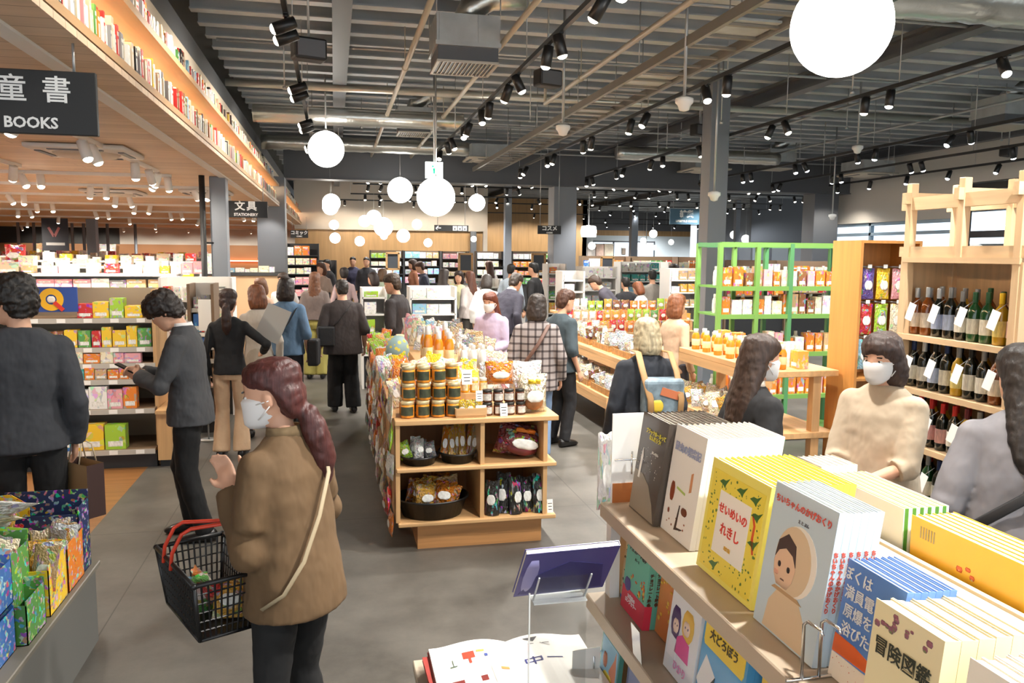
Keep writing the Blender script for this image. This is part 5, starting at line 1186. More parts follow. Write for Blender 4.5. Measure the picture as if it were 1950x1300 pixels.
# shopping basket on her forearm
bk = empty('shopping_basket', (-.435, 2.81, .70), math.atan2(.9, -.44)); tag(bk, 'black plastic shopping basket with red handles hanging from the woman’s arm', 'shopping basket')
def lat(bm_, a0, a1, b0, b1, nu, nv, t=.0035, bars=True):
    """A lattice between the bottom edge a0-a1 and the top edge b0-b1."""
    a0, a1, b0, b1 = map(Vector, (a0, a1, b0, b1))
    for i in range(nu + 1): bm_.tube([a0.lerp(a1, i / nu), b0.lerp(b1, i / nu)], t, 4, smooth=False)
    for j in range(nv + 1): bm_.tube([a0.lerp(b0, j / nv), a1.lerp(b1, j / nv)], t * .8, 4, smooth=False)
L2, W2, Lb, Wb, Hb = .215, .118, .18, .095, .2
tp = [(-L2, -W2, Hb), (L2, -W2, Hb), (L2, W2, Hb), (-L2, W2, Hb)]; bt = [(-Lb, -Wb, 0), (Lb, -Wb, 0), (Lb, Wb, 0), (-Lb, Wb, 0)]
for k in range(4):
    m_ = MB(); j = (k + 1) % 4; lat(m_, bt[k], bt[j], tp[k], tp[j], 18 if k % 2 == 0 else 11, 6); m_.tube([bt[k], tp[k]], .007, 6); m_.build('lattice_side', M_BASK, bk)
m_ = MB()
for k in range(4): m_.tube([tp[k], tp[(k + 1) % 4]], .0085, 8)
for k in range(4): m_.ell(tp[k], (.0105, .0105, .0105), 8, 6)
m_.build('rim', M_BASK, bk)
m_ = MB().bx(-Lb, Lb, -Wb, Wb, 0, .006)
for k in range(4): m_.tube([bt[k], bt[(k + 1) % 4]], .007, 6)
m_.build('base', M_BASK, bk)
M_RED = mat('handle_red', 'd8432c', .35)
for k, x_ in enumerate((.105, .02)):
    MB().tube([(x_, W2 + .006, Hb - .02), (x_ - .01, W2 + .002, Hb + .04), (x_ - .03, W2 - .025, Hb + .105), (x_ - .05, W2 - .05, Hb + .125), (-.085 - .03 * k, -.03, Hb + .15), (-.1 - .03 * k, -.075, Hb + .15), (x_ - .05, -W2 + .01, Hb + .08), (x_, -W2 - .006, Hb - .02)], .0065, 10).build('handle', M_RED, bk)
for i, (xx, yy, col) in enumerate(((-.1, -.03, 'gold'), (.0, .03, 'green'), (.09, -.03, 'orange'), (-.02, -.05, 'red'))):
    q = Matrix.Rotation(math.atan2(.9, -.44), 3, 'Z') @ Vector((xx, yy, 0)); put(ME_PACKET, 'snack_packet', (-.435 + q.x, 2.81 + q.y, .712), (.12, .05, .13), col, '%s snack packet lying inside the shopping basket' % col, 'snack packet', 'packets in the shopping basket', rot=(-.5, .1 * i, .8 * i))
# pale strap of her cross-body bag
def strap(info, pts, col, label, wd=.012, name='shoulder_strap', bag=None, bagcol='1a1a1c'):
    P = [info['T'](p) * info['s'] for p in pts]; o = MB().tube(P, wd, 8, flat=.25, up=(0, 1, 0)).build(name, mat('strap_' + col, col, .6), None, info['pos'], info['yaw']); tag(o, label, 'bag')
    if bag: q = info['T'](bag[0]) * info['s']; bevel(MB().box(q, bag[1]).build('bag_body', mat('bag_' + bagcol, bagcol, .6, bump=.3, bscale=20), o), .02, 2)
    return o
strap(w1, [(.14, .06, 1.4), (.12, -.09, 1.385), (.06, -.15, 1.29), (-.03, -.168, 1.16), (-.12, -.16, 1.03), (-.18, -.12, .93), (-.205, -.04, .87)], 'ab9a7c', 'pale narrow bag strap across the back of the olive jacket', wd=.0075)
p2 = person('man in dark grey jacket at left edge carrying a paper bag', -1.64, 4.7, 16, 1.80, 'm', hair='mop', hcol='1a1512', top='jacket', tcol='34363b', bottom='regular', bcol='17181a', head=(52, 6), hair_disp=.02, vox=.0085, rarm=(.215, .03, .84), larm=(-.25, .03, .86), wide=1.0, hem=.83, fold=.024)
h_ = world_of(p2, p2['arms'][1][2]); pb = empty('paper_bag', (h_.x + .03, h_.y, .47), -.75); tag(pb, 'brown and kraft paper bag held by the man at left', 'paper bag')
MB().add([(-.12, -.05, 0), (.12, -.05, 0), (.12, .05, 0), (-.12, .05, 0), (-.12, -.05, .3), (.12, -.05, .3), (.12, .05, .3), (-.12, .05, .3)], [(0, 3, 2, 1), (0, 1, 5, 4), (2, 3, 7, 6)]).build('kraft_face', mat('kraft', 'a98a62', .8), pb)
MB().add([(-.12, -.05, 0), (-.12, .05, 0), (-.12, .05, .3), (-.12, -.05, .3), (.12, -.05, 0), (.12, .05, 0), (.12, .05, .3), (.12, -.05, .3)], [(3, 2, 1, 0), (4, 5, 6, 7)]).build('dark_side', mat('dark_paper', '3c2622', .7), pb)
for s_ in (-1, 1): MB().tube([(-.05, s_ * .05, .3), (-.045, s_ * .03, .4), (0, 0, .43), (.045, s_ * .03, .4), (.05, s_ * .05, .3)], .004, 8).build('handle', mat('cord', 'bfae90', .8), pb)
p3 = person('man in charcoal suit looking down at his phone', -.96, 5.62, 86, 1.71, 'm', hair='mop', hcol='231914', top='jacket', tcol='47484b', bottom='regular', bcol='151516', collar='f2f0ee', head=(6, 34), hair_disp=.02, lean=5, rarm=(.05, .31, 1.13, (.8, -.8, -.5), ((-.6, .3, .7), .55)), larm=(-.06, .3, 1.12, (-.9, -.8, -.4), ((.6, .3, .7), .55)), vox=.0085, hem=.80, feet=((.1, .06), (-.09, -.06)), fold=.022)
q = world_of(p3, (0, .39, 1.165)); o = bevel(MB().box((0, 0, 0), (.075, .15, .009)).build('smartphone', mat('phone_black', '111214', .15), None, q, rot=(.5, 0, p3['yaw'])), .003, 2); tag(o, 'black smartphone in the hands of the suited man', 'smartphone')
p4 = person('woman in black top holding up a grey folder, seen from behind', -.98, 7.85, -4, 1.585, 'f', hair='pony', hcol='2e1c17', top='shirt', tcol='18181a', bottom='flare', bcol='c7a888', head=(0, 4), rarm=(.3, .2, 1.06, (1, -.6, -.4)), vox=.009, hem=.86, tail=[(0, -.095, .0), (0, -.12, -.06), (0, -.125, -.16), (0, -.12, -.26), (0, -.11, -.33)])
q = at(520, 620, y=7.98); o = MB().box((0, 0, 0), (.235, .01, .34), Matrix.Rotation(.42, 3, 'Y')).build('folder', mat('folder_grey', 'b9b6ae', .6), None, q + Vector((0, 0, .02)), .1); tag(o, 'grey folder held tilted by the woman in black', 'folder')
strap(p4, [(-.16, .04, 1.37), (-.17, -.09, 1.33), (-.19, -.1, 1.1), (-.22, -.08, .85)], '151516', 'black shoulder bag of the woman holding the folder', bag=((-.26, -.02, .78), (.1, .22, .16)))
person('woman with reddish brown bob behind the grey folder', xat(490, 560, 8.7), 8.7, 8, 1.60, 'f', hair='bob', hcol='6e4024', top='shirt', tcol='b5aea4', bottom='skirt', bcol='a39a8c', head=(15, 8), vox=.012)
p6 = person('woman in blue shirt with dark bob seen from behind', xat(545, 560, 9.3), 9.3, -8, 1.655, 'f', hair='bob', hcol='221a17', top='loose', tcol='56728e', sleeve='elbow', bottom='regular', bcol='20232b', head=(-6, 0), vox=.011)
strap(p6, [(.17, .06, 1.38), (.13, -.1, 1.36), (.05, -.15, 1.2), (-.1, -.15, 1.02), (-.22, -.02, .88)], '17171a', 'black cross-body bag of the woman in blue shirt', bag=((.3, .02, .84), (.12, .2, .3)))
person('woman in olive trousers and grey brown shirt walking away', xat(600, 560, 12.6), 12.6, -6, 1.64, 'f', hair='long', hcol='5f3a22', top='loose', tcol='6a5d58', sleeve='elbow', bottom='wide', bcol='a39a54', vox=.013, hem=.95)
p8 = person('person in loose black shirt and wide black trousers at aisle centre', .085, 9.85, 6, 1.62, 'm', hair='crop', hcol='231c16', top='loose', tcol='37302f', sleeve='elbow', bottom='wide', bcol='121214', head=(4, 6), vox=.010, wide=1.12, hem=.76, feet=((.12, .0), (-.1, .12)), shoe='2a2a2c')
strap(p8, [(.1, -.1, 1.4), (-.02, -.15, 1.25), (-.17, -.13, 1.08)], '141416', 'black shoulder bag at the left hip of the person in black', bag=((-.22, -.1, 1.0), (.2, .14, .24)))
person('man in black jacket looking down beside the far end of the food table', xat(755, 560, 9.75), 9.75, 58, 1.70, 'm', hair='short', hcol='3a2c20', top='jacket', tcol='2b2627', bottom='regular', bcol='1a1a1c', head=(14, 16), vox=.011)
p10 = person('masked woman in pale lilac blouse behind the food table', xat(938, 560, 8.7), 8.7, 148, 1.53, 'f', hair='long', hcol='6b3622', top='loose', tcol='bdaec6', bottom='regular', bcol='2c2836', mask=True, head=(-4, 10), larm=(-.1, .3, 1.02), rarm=(.1, .3, 1.0), vox=.010, lean=4, hem=.85)
person('man in navy suit bending forward beyond the lilac blouse', xat(958, 560, 10.9), 10.9, -52, 1.73, 'm', hair='short', hcol='2e241c', top='jacket', tcol='363440', bottom='regular', bcol='1b1b20', collar='f0eeea', lean=22, head=(0, 14), vox=.012)
p12 = person('woman in black and grey checked shirt with a brown strap', xat(1022, 600, 7.2), 7.2, -14, 1.575, 'f', hair='bob', hcol='2d241f', top='loose', tmat=M_PLAID, tcol='000000', sleeve='long', bottom='regular', bcol='6d86a6', head=(-10, 6), vox=.009, hem=.74, wide=1.12)
strap(p12, [(.13, .05, 1.4), (.12, -.1, 1.4), (.02, -.17, 1.22), (-.12, -.19, 1.02), (-.24, -.08, .86), (-.2, .1, .84)], '5a3f34', 'brown cross-body strap bag over the checked shirt', wd=.018)
person('woman with short brown hair looking right beside the checked shirt', xat(1066, 600, 7.75) + .02, 7.75, -62, 1.595, 'f', hair='short', hcol='4a2f22', top='loose', tcol='3b474d', sleeve='elbow', bottom='regular', bcol='17171a', head=(-14, 14), vox=.010)
p14 = person('woman with grey blonde bob wearing a brown strapped backpack', 2.0, 4.9, -6, 1.535, 'f', hair='bob', hcol='a89a7c', top='loose', tcol='23272f', bottom='regular', bcol='26324a', head=(-4, 6), vox=.0085, hem=.8, wide=1.08)
q = world_of(p14, (.05, -.24, 1.06)); bp = empty('backpack', q, p14['yaw']); tag(bp, 'red based backpack with a colourful patch and tan straps', 'backpack')
bevel(MB().bx(-.13, .13, -.07, .07, -.02, .22).build('patch_panel', mat('patch_sky', '71838e', .7, var=.5, vscale=14), bp), .03, 3); bevel(MB().bx(-.14, .14, -.08, .08, -.22, -.02).build('lower_pouch', mat('pack_red', '8c2a2c', .7, bump=.3), bp), .03, 3)
MB().ell((-.05, -.072, .05), (.04, .006, .045), 12, 6).build('yellow_patch', mat('patch_yellow', 'd9bb3a', .6), bp); MB().box((.03, -.074, .13), (.12, .006, .05), Matrix.Rotation(.3, 3, 'Y')).build('orange_patch', mat('patch_orange', 'c2714a', .6), bp)
M_TAN = mat('strap_tan', '9c774b', .6)
for s_ in (-1, 1): MB().tube([(s_ * .09 - .05, .21, .37), (s_ * .105 - .03, .1, .37), (s_ * .11 - .02, .0, .26), (s_ * .1, -.085, .1), (s_ * .09, -.09, -.05)], .022, 10, flat=.3, up=(0, 1, 0)).build('strap', M_TAN, bp)
MB().box((0, -.088, -.05), (.03, .008, .05)).build('buckle', M_BLACK, bp)
p15 = person('masked dark haired woman in black facing right behind the picture books', 1.96, 3.44, -88, 1.575, 'f', hair='long', hcol='3a2a22', top='loose', tcol='1e1e20', bottom='regular', bcol='26262a', mask=True, head=(6, 8), vox=.0085, rarm=(.2, .12, .9), larm=(-.18, .16, .95), collar='d8ccbc')
p16 = person('masked woman in cream short sleeved shirt with black wrist watch', 2.5, 3.22, 122, 1.60, 'f', hair='bob', hcol='3b2a24', top='loose', tcol='c2b199', sleeve='elbow', bottom='regular', bcol='8f8981', mask=True, head=(-6, 10), vox=.0085, larm=(-.02, .30, 1.0, (-.9, -.6, -.5)), rarm=(.1, .3, .98), hem=.82)
S0, E_, W_, _ = p16['arms'][-1]; q = world_of(p16, W_.lerp(E_, .12)); dv = Matrix.Rotation(p16['yaw'], 3, 'Z') @ (W_ - E_).normalized()
o = MB().tube([-dv * .011, dv * .011], .034, 16).build('wrist_watch', mat('watch_black', '121214', .3), None, q); tag(o, 'black wrist watch on the arm of the woman in cream', 'watch')
sd_ = dv.cross(Vector((0, 0, 1))).normalized(); MB().box(sd_ * -.034, (.03, .03, .03)).build('watch_face', mat('watch_black', '121214', .3), o); MB().box(sd_ * .034, (.03, .03, .03)).build('buckle', mat('watch_black', '121214', .3), o)
p17 = person('woman in pale grey shirt with long black hair at right edge', 2.50, 2.44, -28, 1.63, 'f', hair='long', hcol='1c1512', top='loose', tcol='747276', bottom='regular', bcol='2a2a2e', head=(10, 10), vox=.0085, larm=(-.22, .16, .92), wide=1.1, hem=.8)
strap(p17, [(.05, .1, 1.4), (.1, -.1, 1.42), (-.02, -.17, 1.15), (-.2, -.14, 1.0), (-.27, .0, .9)], '17171a', 'black cross-body strap over the pale grey shirt', wd=.02)
person('person with round brown bob behind the orange bottles', 3.42, 7.62, -70, 1.55, 'f', hair='bob', hcol='754628', top='shirt', tcol='c2a58a', bottom='regular', bcol='3a3a40', vox=.012)
FAR = [  # pixel of the head top, depth, sex, hair, hair colour, top kind, top colour, facing, lean, label
 (1178, 523, 12.6, 'm', 'short', '3a2a20', 'jacket', '3a3742', 62, 34, 'man in dark suit bending over the packet stand'),
 (1192, 528, 13.4, 'm', 'crop', '161210', 'shirt', '26262a', 10, 0, 'black haired man just behind the bending suit'),
 (1226, 538, 12.8, 'f', 'bob', '7a4526', 'shirt', 'd2d0cc', 40, 8, 'woman with chestnut bob and white top'),
 (1243, 514, 14.2, 'm', 'crop', '141110', 'shirt', '8d8780', -4, 0, 'man in grey T-shirt seen from behind at right centre'),
 (1285, 503, 15.5, 'm', 'short', '2a201a', 'shirt', '2c2a2c', 30, 0, 'dark haired person beside the pale blue panels'),
 (1018, 500, 14.6, 'm', 'crop', '151211', 'shirt', '1c1c1f', 50, 0, 'man in black facing left near the centre column'),
 (973, 503, 15.5, 'm', 'crop', '171312', 'shirt', 'b4c2d0', -30, 0, 'dark haired man in pale blue shirt at centre'),
 (932, 497, 19.0, 'f', 'long', '4a2c20', 'shirt', 'c2bcb9', 20, 0, 'woman with long brown hair in white by the far bookcases'),
 (925, 525, 13.0, 'f', 'bob', '2a211c', 'loose', 'cdcbc7', -20, 10, 'woman in white blouse bending at centre'),
 (896, 517, 14.2, 'f', 'long', '573222', 'loose', 'c9bfbb', 30, 0, 'brown haired woman in pale pink top'),
 (874, 516, 15.0, 'f', 'bob', '2c1f19', 'shirt', 'c8c9a0', 160, 0, 'dark haired person in pale yellow green top'),
 (845, 512, 14.0, 'f', 'long', '2a201c', 'jacket', '232326', -30, 0, 'woman in long black coat at centre'),
 (812, 500, 18.5, 'm', 'short', '4a2e22', 'shirt', '4a4e62', 90, 10, 'brown haired person in slate shirt at the far display'),
 (787, 494, 21.0, 'f', 'bob', '3a271e', 'shirt', '8a5a42', 100, 0, 'person in brown top before the far bookcases'),
 (728, 512, 16.0, 'f', 'bob', '5c4026', 'shirt', 'b7c6b0', -20, 0, 'woman with light brown hair in pale green'),
 (712, 519, 14.5, 'f', 'bob', '2b1b18', 'loose', '27282c', 60, 0, 'woman in dark top just left of the green display'),
 (698, 488, 22.0, 'm', 'crop', '161210', 'jacket', '2a2a30', 170, 0, 'man in dark suit facing the camera by the pale door post'),
 (672, 489, 22.5, 'm', 'crop', '19140f', 'jacket', '3a3a52', 175, 0, 'man in open dark jacket facing the camera before the veneer wall'),
 (655, 510, 15.5, 'f', 'short', '201815', 'shirt', 'b29a9a', 0, 0, 'person with black hair beyond the aisle centre'),
 (624, 494, 19.5, 'm', 'crop', '171311', 'jacket', '232327', 120, 0, 'man in black jacket beside the comic shelf'),
 (612, 500, 17.0, 'f', 'bob', '4f2f20', 'shirt', '9d8a80', 150, 0, 'woman facing the camera near the comic shelf'),
 (505, 466, 27.0, 'm', 'crop', '171311', 'shirt', '26262a', 80, 8, 'dark haired person bent at the far left counter'),
 (540, 520, 13.0, 'm', 'short', '33241b', 'shirt', 'cbc8c5', 160, 0, 'man in white shirt facing the camera beyond the blue shirt'),
 (497, 530, 12.0, 'f', 'bob', '6a4630', 'shirt', 'cfae96', 150, 0, 'woman half hidden between the brown bob and blue shirt'),
 (222, 487, 24.0, 'm', 'crop', '1a1512', 'shirt', '1f2026', 90, 0, 'man in navy top among the far left shelves'),
 (336, 490, 23.5, 'm', 'crop', '15110f', 'shirt', '5a4a42', 0, 0, 'black haired man left of the grey steel post far back'),
 (356, 497, 21.0, 'm', 'crop', '1b1613', 'shirt', '1d1d20', 10, 0, 'dark haired person in black beside the grey steel post'),
 (257, 501, 20.0, 'f', 'bob', '1a1412', 'shirt', 'c9b2a6', 0, 0, 'black haired woman among the left shelves, centre left'),
 (70, 503, 21.0, 'f', 'bob', '171210', 'shirt', '443a3a', 0, 0, 'dark haired person second from left among the far shelves'),
 (100, 503, 22.0, 'f', 'short', '171210', 'shirt', '6a5a52', 20, 0, 'dark haired person third from left among the far shelves'),
 (192, 500, 19.0, 'f', 'long', '5a3c2a', 'shirt', 'b58d72', -30, 0, 'woman with brown hair beside the display of pink boxes'),
]
for px, py, yy, sx, hr, hc, tk, tc_, fc, ln, lab in FAR:
    p = at(px, py, y=yy); Hh = p.z / (1 - .0018 * abs(ln))
    Hh = min(1.82, max(1.5, Hh))
    person(lab, p.x, yy, fc, Hh, sx, hair=hr, hcol=hc, top=tk, tcol=tc_, bottom='regular', bcol=random.choice(['1b1b1e', '2a2c35', '4a4640', '6d7a8c']), lean=ln, vox=.019, fold=.01, hair_disp=.006, head=(0, 4 if ln == 0 else 12))
# ================================================================ RIGHT FOREGROUND: double-sided picture book shelf
M_BOARD = mat('beige_board', 'b9aa95', 0.45); M_BOARDE = mat('board_edge', 'a29682', 0.5)
gs = empty('picture_book_shelf', (.78, 2.25, 0)); tag(gs, 'beige stepped picture book shelf at the right foreground', 'bookshelf')
bevel(MB().bx(0, .62, -2.9, 0, 1.155, 1.2).build('top_board', M_BOARD, gs), .003, 1)
bevel(MB().bx(-.038, .3, -2.9, 0, .868, .915).build('second_board', M_BOARD, gs), .003, 1)
bevel(MB().bx(-.07, .3, -2.9, 0, .585, .63).build('third_board', M_BOARD, gs), .003, 1)
bevel(MB().bx(.62, 1.0, -2.9, 0, .99, 1.03).build('rear_board', M_BOARD, gs), .003, 1)
MB().bx(.3, .62, -2.9, -.01, 0, 1.155).build('core_panel', M_BOARDE, gs)
MB().bx(.03, .3, -.045, -.015, 0, 1.155).build('end_upright', M_PINEZ, gs); MB().bx(.02, .05, -.05, -.01, .63, 1.155).build('end_edge', M_WHITE, gs)
MB().bx(.61, .625, -2.9, 0, 1.2, 1.208).build('seam_strip', mat('seam', 'c8b9a2', .5), gs)
M_BCOV = objcol('book_cover', 0.32, coat=0.25)
def ink(c, r=.4): return mat('ink_' + (c if isinstance(c, str) else 'x'), c, r)
def book(loc, w_, h, t, col, label, group=None, lean=.14, rz=-PI / 2, title=None, spine=None, art=(), part_label=None, name='picture_book', inset=.003):
    """A picture book standing up: cover at the front (local -y), pages inside, spine on its right."""
    c = MB().bx(-w_ / 2, w_ / 2, 0, .0016, 0, h).bx(-w_ / 2, w_ / 2, t - .0016, t, 0, h).bx(w_ / 2 - .0016, w_ / 2, .0016, t - .0016, 0, h)
    loc = (loc[0], loc[1], loc[2] + .001 + abs(math.sin(lean)) * t)
    o = ob(name, c.mesh(name, [M_BCOV]), None, loc, 0, (-lean, 0, rz)); o.color = (*(PAL[col] if col in PAL else lin(col)), 1); tag(o, label, 'picture book', group)
    MB().bx(-w_ / 2 + inset, w_ / 2 - .002, .0018, t - .0018, inset, h - inset).build('pages', M_PAGES, o)
    if title:
        for body, size, x_, z_, colr, bold in title: lettering(body, size, ink(colr), o, (x_, -.0022, z_), bold=min(bold, size * .022), depth=.0005, name='title')
    if spine:
        body, size, colr = spine
        lettering('\n'.join(body), size, ink(colr), o, (w_ / 2 + .0008, t / 2, h * .55), rot=(PI / 2, 0, PI / 2), bold=.0006, depth=.0003, name='spine_title')
    for a_ in art:
        b = MB(); kind, colr = a_[0], a_[1]
        if kind == 'rect': x0, x1, z0, z1 = a_[2:6]; b.bx(x0, x1, -.0009, 0, z0, z1); nm = 'panel'
        elif kind == 'spots':
            rnd = random.Random(len(label)); nm = 'print'
            x0, x1, z0, z1, n_, r0, r1 = a_[2:9]
            for _ in range(n_): b.ell((rnd.uniform(x0, x1), -.0004 - rnd.random() * .0003, rnd.uniform(z0, z1)), (rnd.uniform(r0, r1), .0006, rnd.uniform(r0, r1)), 8, 4)
        elif kind == 'disc': b.ell((a_[2], a_[6] if len(a_) > 6 else -.0006, a_[3]), (a_[4], .0008, a_[5]), 28, 6); nm = 'illustration'
        elif kind == 'poly':
            p_ = a_[2]; n_ = len(p_); yo = a_[3] if len(a_) > 3 else -.0011
            b.add([(x_, yo, z_) for x_, z_ in p_] + [(x_, yo + .001, z_) for x_, z_ in p_], [tuple(range(n_)), tuple(range(2 * n_ - 1, n_ - 1, -1))] + [(i, n_ + i, n_ + (i + 1) % n_, (i + 1) % n_) for i in range(n_)]); nm = 'illustration'
        b.build(nm, ink(colr), o)
    return o
def copies(n, loc, w_, h, t, col, label, group, spine=None, **k):
    for i in range(1, n):
        book((loc[0] + t * 1.04 * i, loc[1], loc[2]), w_, h, t, col, label % ordw(i), group, spine=spine, **k)
XR_ = .83
# black book, white insect book, yellow framed book, pale blue book, blue book, cream field guide, from the far end
b1 = book((.85, 2.095, 1.2), .185, .29, .014, '4a423b', 'black picture book with yellow title at the far end of the top board', 'black picture books', title=[('ブラックホールって\nなんだろう?', .0155, .02, .235, 'e8dd3a', .0012), ('ほしのほん', .009, .035, .19, 'e9e6dd', .0004)],
          art=[('poly', '8f8778', [(-.09, .004), (.085, .004), (.06, .05), (.02, .095), (-.03, .118), (-.09, .12)]), ('spots', 'f2f0ea', -.08, .08, .12, .2, 34, .0006, .0022), ('poly', 'efece4', [(-.062, .10), (-.05, .10), (-.044, .165), (-.052, .19), (-.058, .165)], -.0016)])
copies(13, (.85, 2.095, 1.2), .185, .288, .014, '4a423b', 'black picture book, %s one behind the front copy', 'black picture books')
b2 = book((.87, 1.905, 1.2), .185, .292, .016, 'f2f0ea', 'white picture book with insects between the black and yellow books', 'white insect books', title=[('昆虫の観察記', .026, .0, .235, '9ba4c4', .0008)],
          art=[('disc', '8a3f22', -.055, .115, .014, .03), ('disc', '8a3f22', -.06, .06, .006, .008), ('disc', '6b3a22', .03, .08, .018, .012), ('poly', '3b2c24', [(-.012, .02), (.03, .03), (.034, .034), (.0, .03), (.004, .09), (.0, .09)], -.0013), ('poly', 'c98a5e', [(.04, .135), (.052, .14), (.05, .19), (.04, .185)], -.0013), ('spots', '9a5a3a', -.07, .06, .02, .06, 7, .002, .004), ('poly', 'a8c060', [(-.03, .128), (.02, .122), (.02, .128), (-.03, .134)], -.0013)])
copies(13, (.87, 1.905, 1.2), .185, .29, .016, 'f2f0ea', 'white picture book, %s one behind the insect cover', 'white insect books')
b3 = book((.85, 1.60, 1.2), .262, .268, .015, 'f4e873', 'yellow picture book with a framed white title panel on the top board', 'yellow framed books',
          art=[('rect', 'efdc52', -.118, .118, .012, .246), ('spots', '5a7a2a', -.116, .116, .015, .24, 150, .002, .0055), ('spots', 'd8552a', -.116, .116, .015, .24, 70, .002, .005), ('poly', 'f6f3ea', [(-.07, .06), (.072, .06), (.072, .205), (-.07, .205)], -.0016)] + [('poly', '3f6a2e', [(x_ - .022, z_), (x_ - .008, z_ + .008), (x_ + .006, z_ + .008), (x_ + .022, z_ + .016), (x_ + .008, z_ - .002), (x_ + .006, z_ - .01), (x_ - .004, z_ - .004)], -.0017) for x_, z_ in ((-.06, .222), (.02, .224), (.08, .222), (.095, .19), (.098, .13), (-.05, .03))] + [('poly', 'd9562a', [(.078, .19), (.09, .17), (.088, .14), (.1, .11), (.106, .112), (.096, .145), (.097, .172), (.084, .194)], -.0017)],
          title=[('せいめいの', .026, 0, .165, 'd23a26', .0012), ('れきし', .03, 0, .12, 'd23a26', .0012), ('改訂版', .01, 0, .083, 'd9a52a', .0004)])
copies(13, (.85, 1.60, 1.2), .262, .266, .015, 'f3e04a', 'yellow picture book, %s one behind the framed cover', 'yellow framed books')
HB = 'd8c2a2'
hood = [(.045 * math.cos(a_) * 1.32 - .005, .158 + .045 * math.sin(a_) * 1.5) for a_ in [2 * PI * k / 26 for k in range(26)]]
b4 = book((.84, 1.335, 1.2), .21, .292, .015, 'c3d6e2', 'pale blue picture book with a hooded child and red title', 'pale blue books', spine=('ちいちゃんのかげおくり', .0105, 'cc5a4a'),
          title=[('ちいちゃんのかげおくり', .0172, 0, .262, 'd65a4c', .0004), ('え と ぶん', .008, .01, .238, '6a6a70', .0002)],
          art=[('poly', 'efe9de', [(x_ * 1.08 + .012, z_ * 1.02) for x_, z_ in hood], -.0009), ('poly', HB, hood, -.0012), ('poly', HB, [(-.07, .004), (.075, .004), (.06, .06), (.03, .095), (-.035, .095), (-.062, .06)], -.0011), ('disc', 'e2bfa0', -.028, .142, .037, .05, -.0016), ('poly', '4a3a38', [(-.063, .15), (-.058, .185), (-.03, .205), (.0, .19), (.008, .15), (-.005, .168), (-.03, .176), (-.052, .166)], -.0026),
               ('disc', '2c2222', -.044, .14, .0055, .0065, -.0026), ('disc', '2c2222', -.012, .138, .0055, .0065, -.0026), ('poly', '6a4a42', [(-.034, .112), (-.02, .112), (-.022, .115), (-.032, .115)], -.0028), ('poly', 'b8966f', [(-.05, .095), (.03, .095), (.045, .088), (-.06, .088)], -.0017), ('disc', 'd9a28a', -.05, .122, .008, .006, -.0025)])
copies(6, (.84, 1.335, 1.2), .21, .29, .015, 'c3d6e2', 'pale blue picture book, %s one behind the hooded child cover', 'pale blue books', spine=('ちいちゃんのかげおくり', .0105, 'cc5a4a'))
b5 = book((.86, 1.135, 1.2), .15, .215, .013, '5b86cc', 'blue picture book with white Japanese title near the wire book stop', 'blue picture books', title=[('ぼくは', .026, -.04, .19, 'eef0ee', .0003), ('満員電', .026, -.028, .158, 'e2e6ea', .0003), ('原爆を', .026, -.024, .126, 'e2e6ea', .0003), ('浴びた', .026, -.022, .094, 'eef0ee', .0003)],
          art=[('poly', 'd9652f', [(-.075, .045), (.075, .05), (.075, .08), (.03, .066), (-.02, .076), (-.075, .078)]), ('rect', 'efe6d6', -.075, .075, .0, .044), ('spots', 'c9542a', -.07, .07, .006, .04, 24, .0008, .0016)])
copies(7, (.86, 1.135, 1.2), .15, .213, .013, '5b86cc', 'blue picture book, %s one behind the titled cover', 'blue picture books')
b6 = book((.82, .995, 1.2), .148, .205, .028, 'e9e0b8', 'thick cream field guide with bold black title at lower right', 'cream field guides', lean=.1, title=[('冒険図鑑', .031, .0, .136, '33372e', .0002)], art=[('spots', '8a5a6a', -.07, .07, .168, .195, 16, .003, .007), ('spots', '6f7a4a', -.07, .07, .165, .195, 10, .002, .005)])
copies(5, (.82, .995, 1.2), .148, .203, .028, 'e9e0b8', 'thick cream field guide, %s one behind the titled copy', 'cream field guides', lean=.1)
b7 = book((.83, .8, 1.2), .17, .2, .02, 'f1efe6', 'white picture book at the lower right frame corner', 'white corner books', lean=.1, title=[('おはなし', .014, 0, .12, '6b7a58', .0004)])
copies(5, (.83, .8, 1.2), .17, .198, .02, 'f1efe6', 'white picture book, %s one behind the corner copy', 'white corner books', lean=.1)
# wire book stop, white end card
o = MB()
for dx in (0, .035): o.tube([(.0 + dx, 0, .002), (.0 + dx, 0, .105), (.0 + dx, -.012, .115), (.0 + dx, -.05, .117), (.0 + dx, -.055, .11)], .0032, 10)
o.tube([(-.03, 0, .003), (.1, 0, .003)], .0032, 8)
o = o.build('wire_book_stop', mat('chrome', 'd5d5d5', .15, 1.0), None, (.80, 1.2, 1.2)); tag(o, 'chrome wire book stop before the pale blue book', 'book stop')
o = MB().bx(0, .1, 0, .004, 0, .275).build('end_card', M_WHITE, None, (.81, 2.236, 1.2)); tag(o, 'plain white card panel at the far end of the top board', 'card panel')
MB().bx(.004, .08, -.002, 0, .0, .06).build('orange_band', mat('band_orange', 'b06a35', .5), o, (0, 0, .0)); MB().tube([(0.005, -.012, .135), (.125, -.012, .135)], .003, 8).tube([(.06, -.012, .09), (.06, -.012, .16)], .003, 8).build('wire_clip', mat('chrome', 'd5d5d5', .15, 1.0), o)
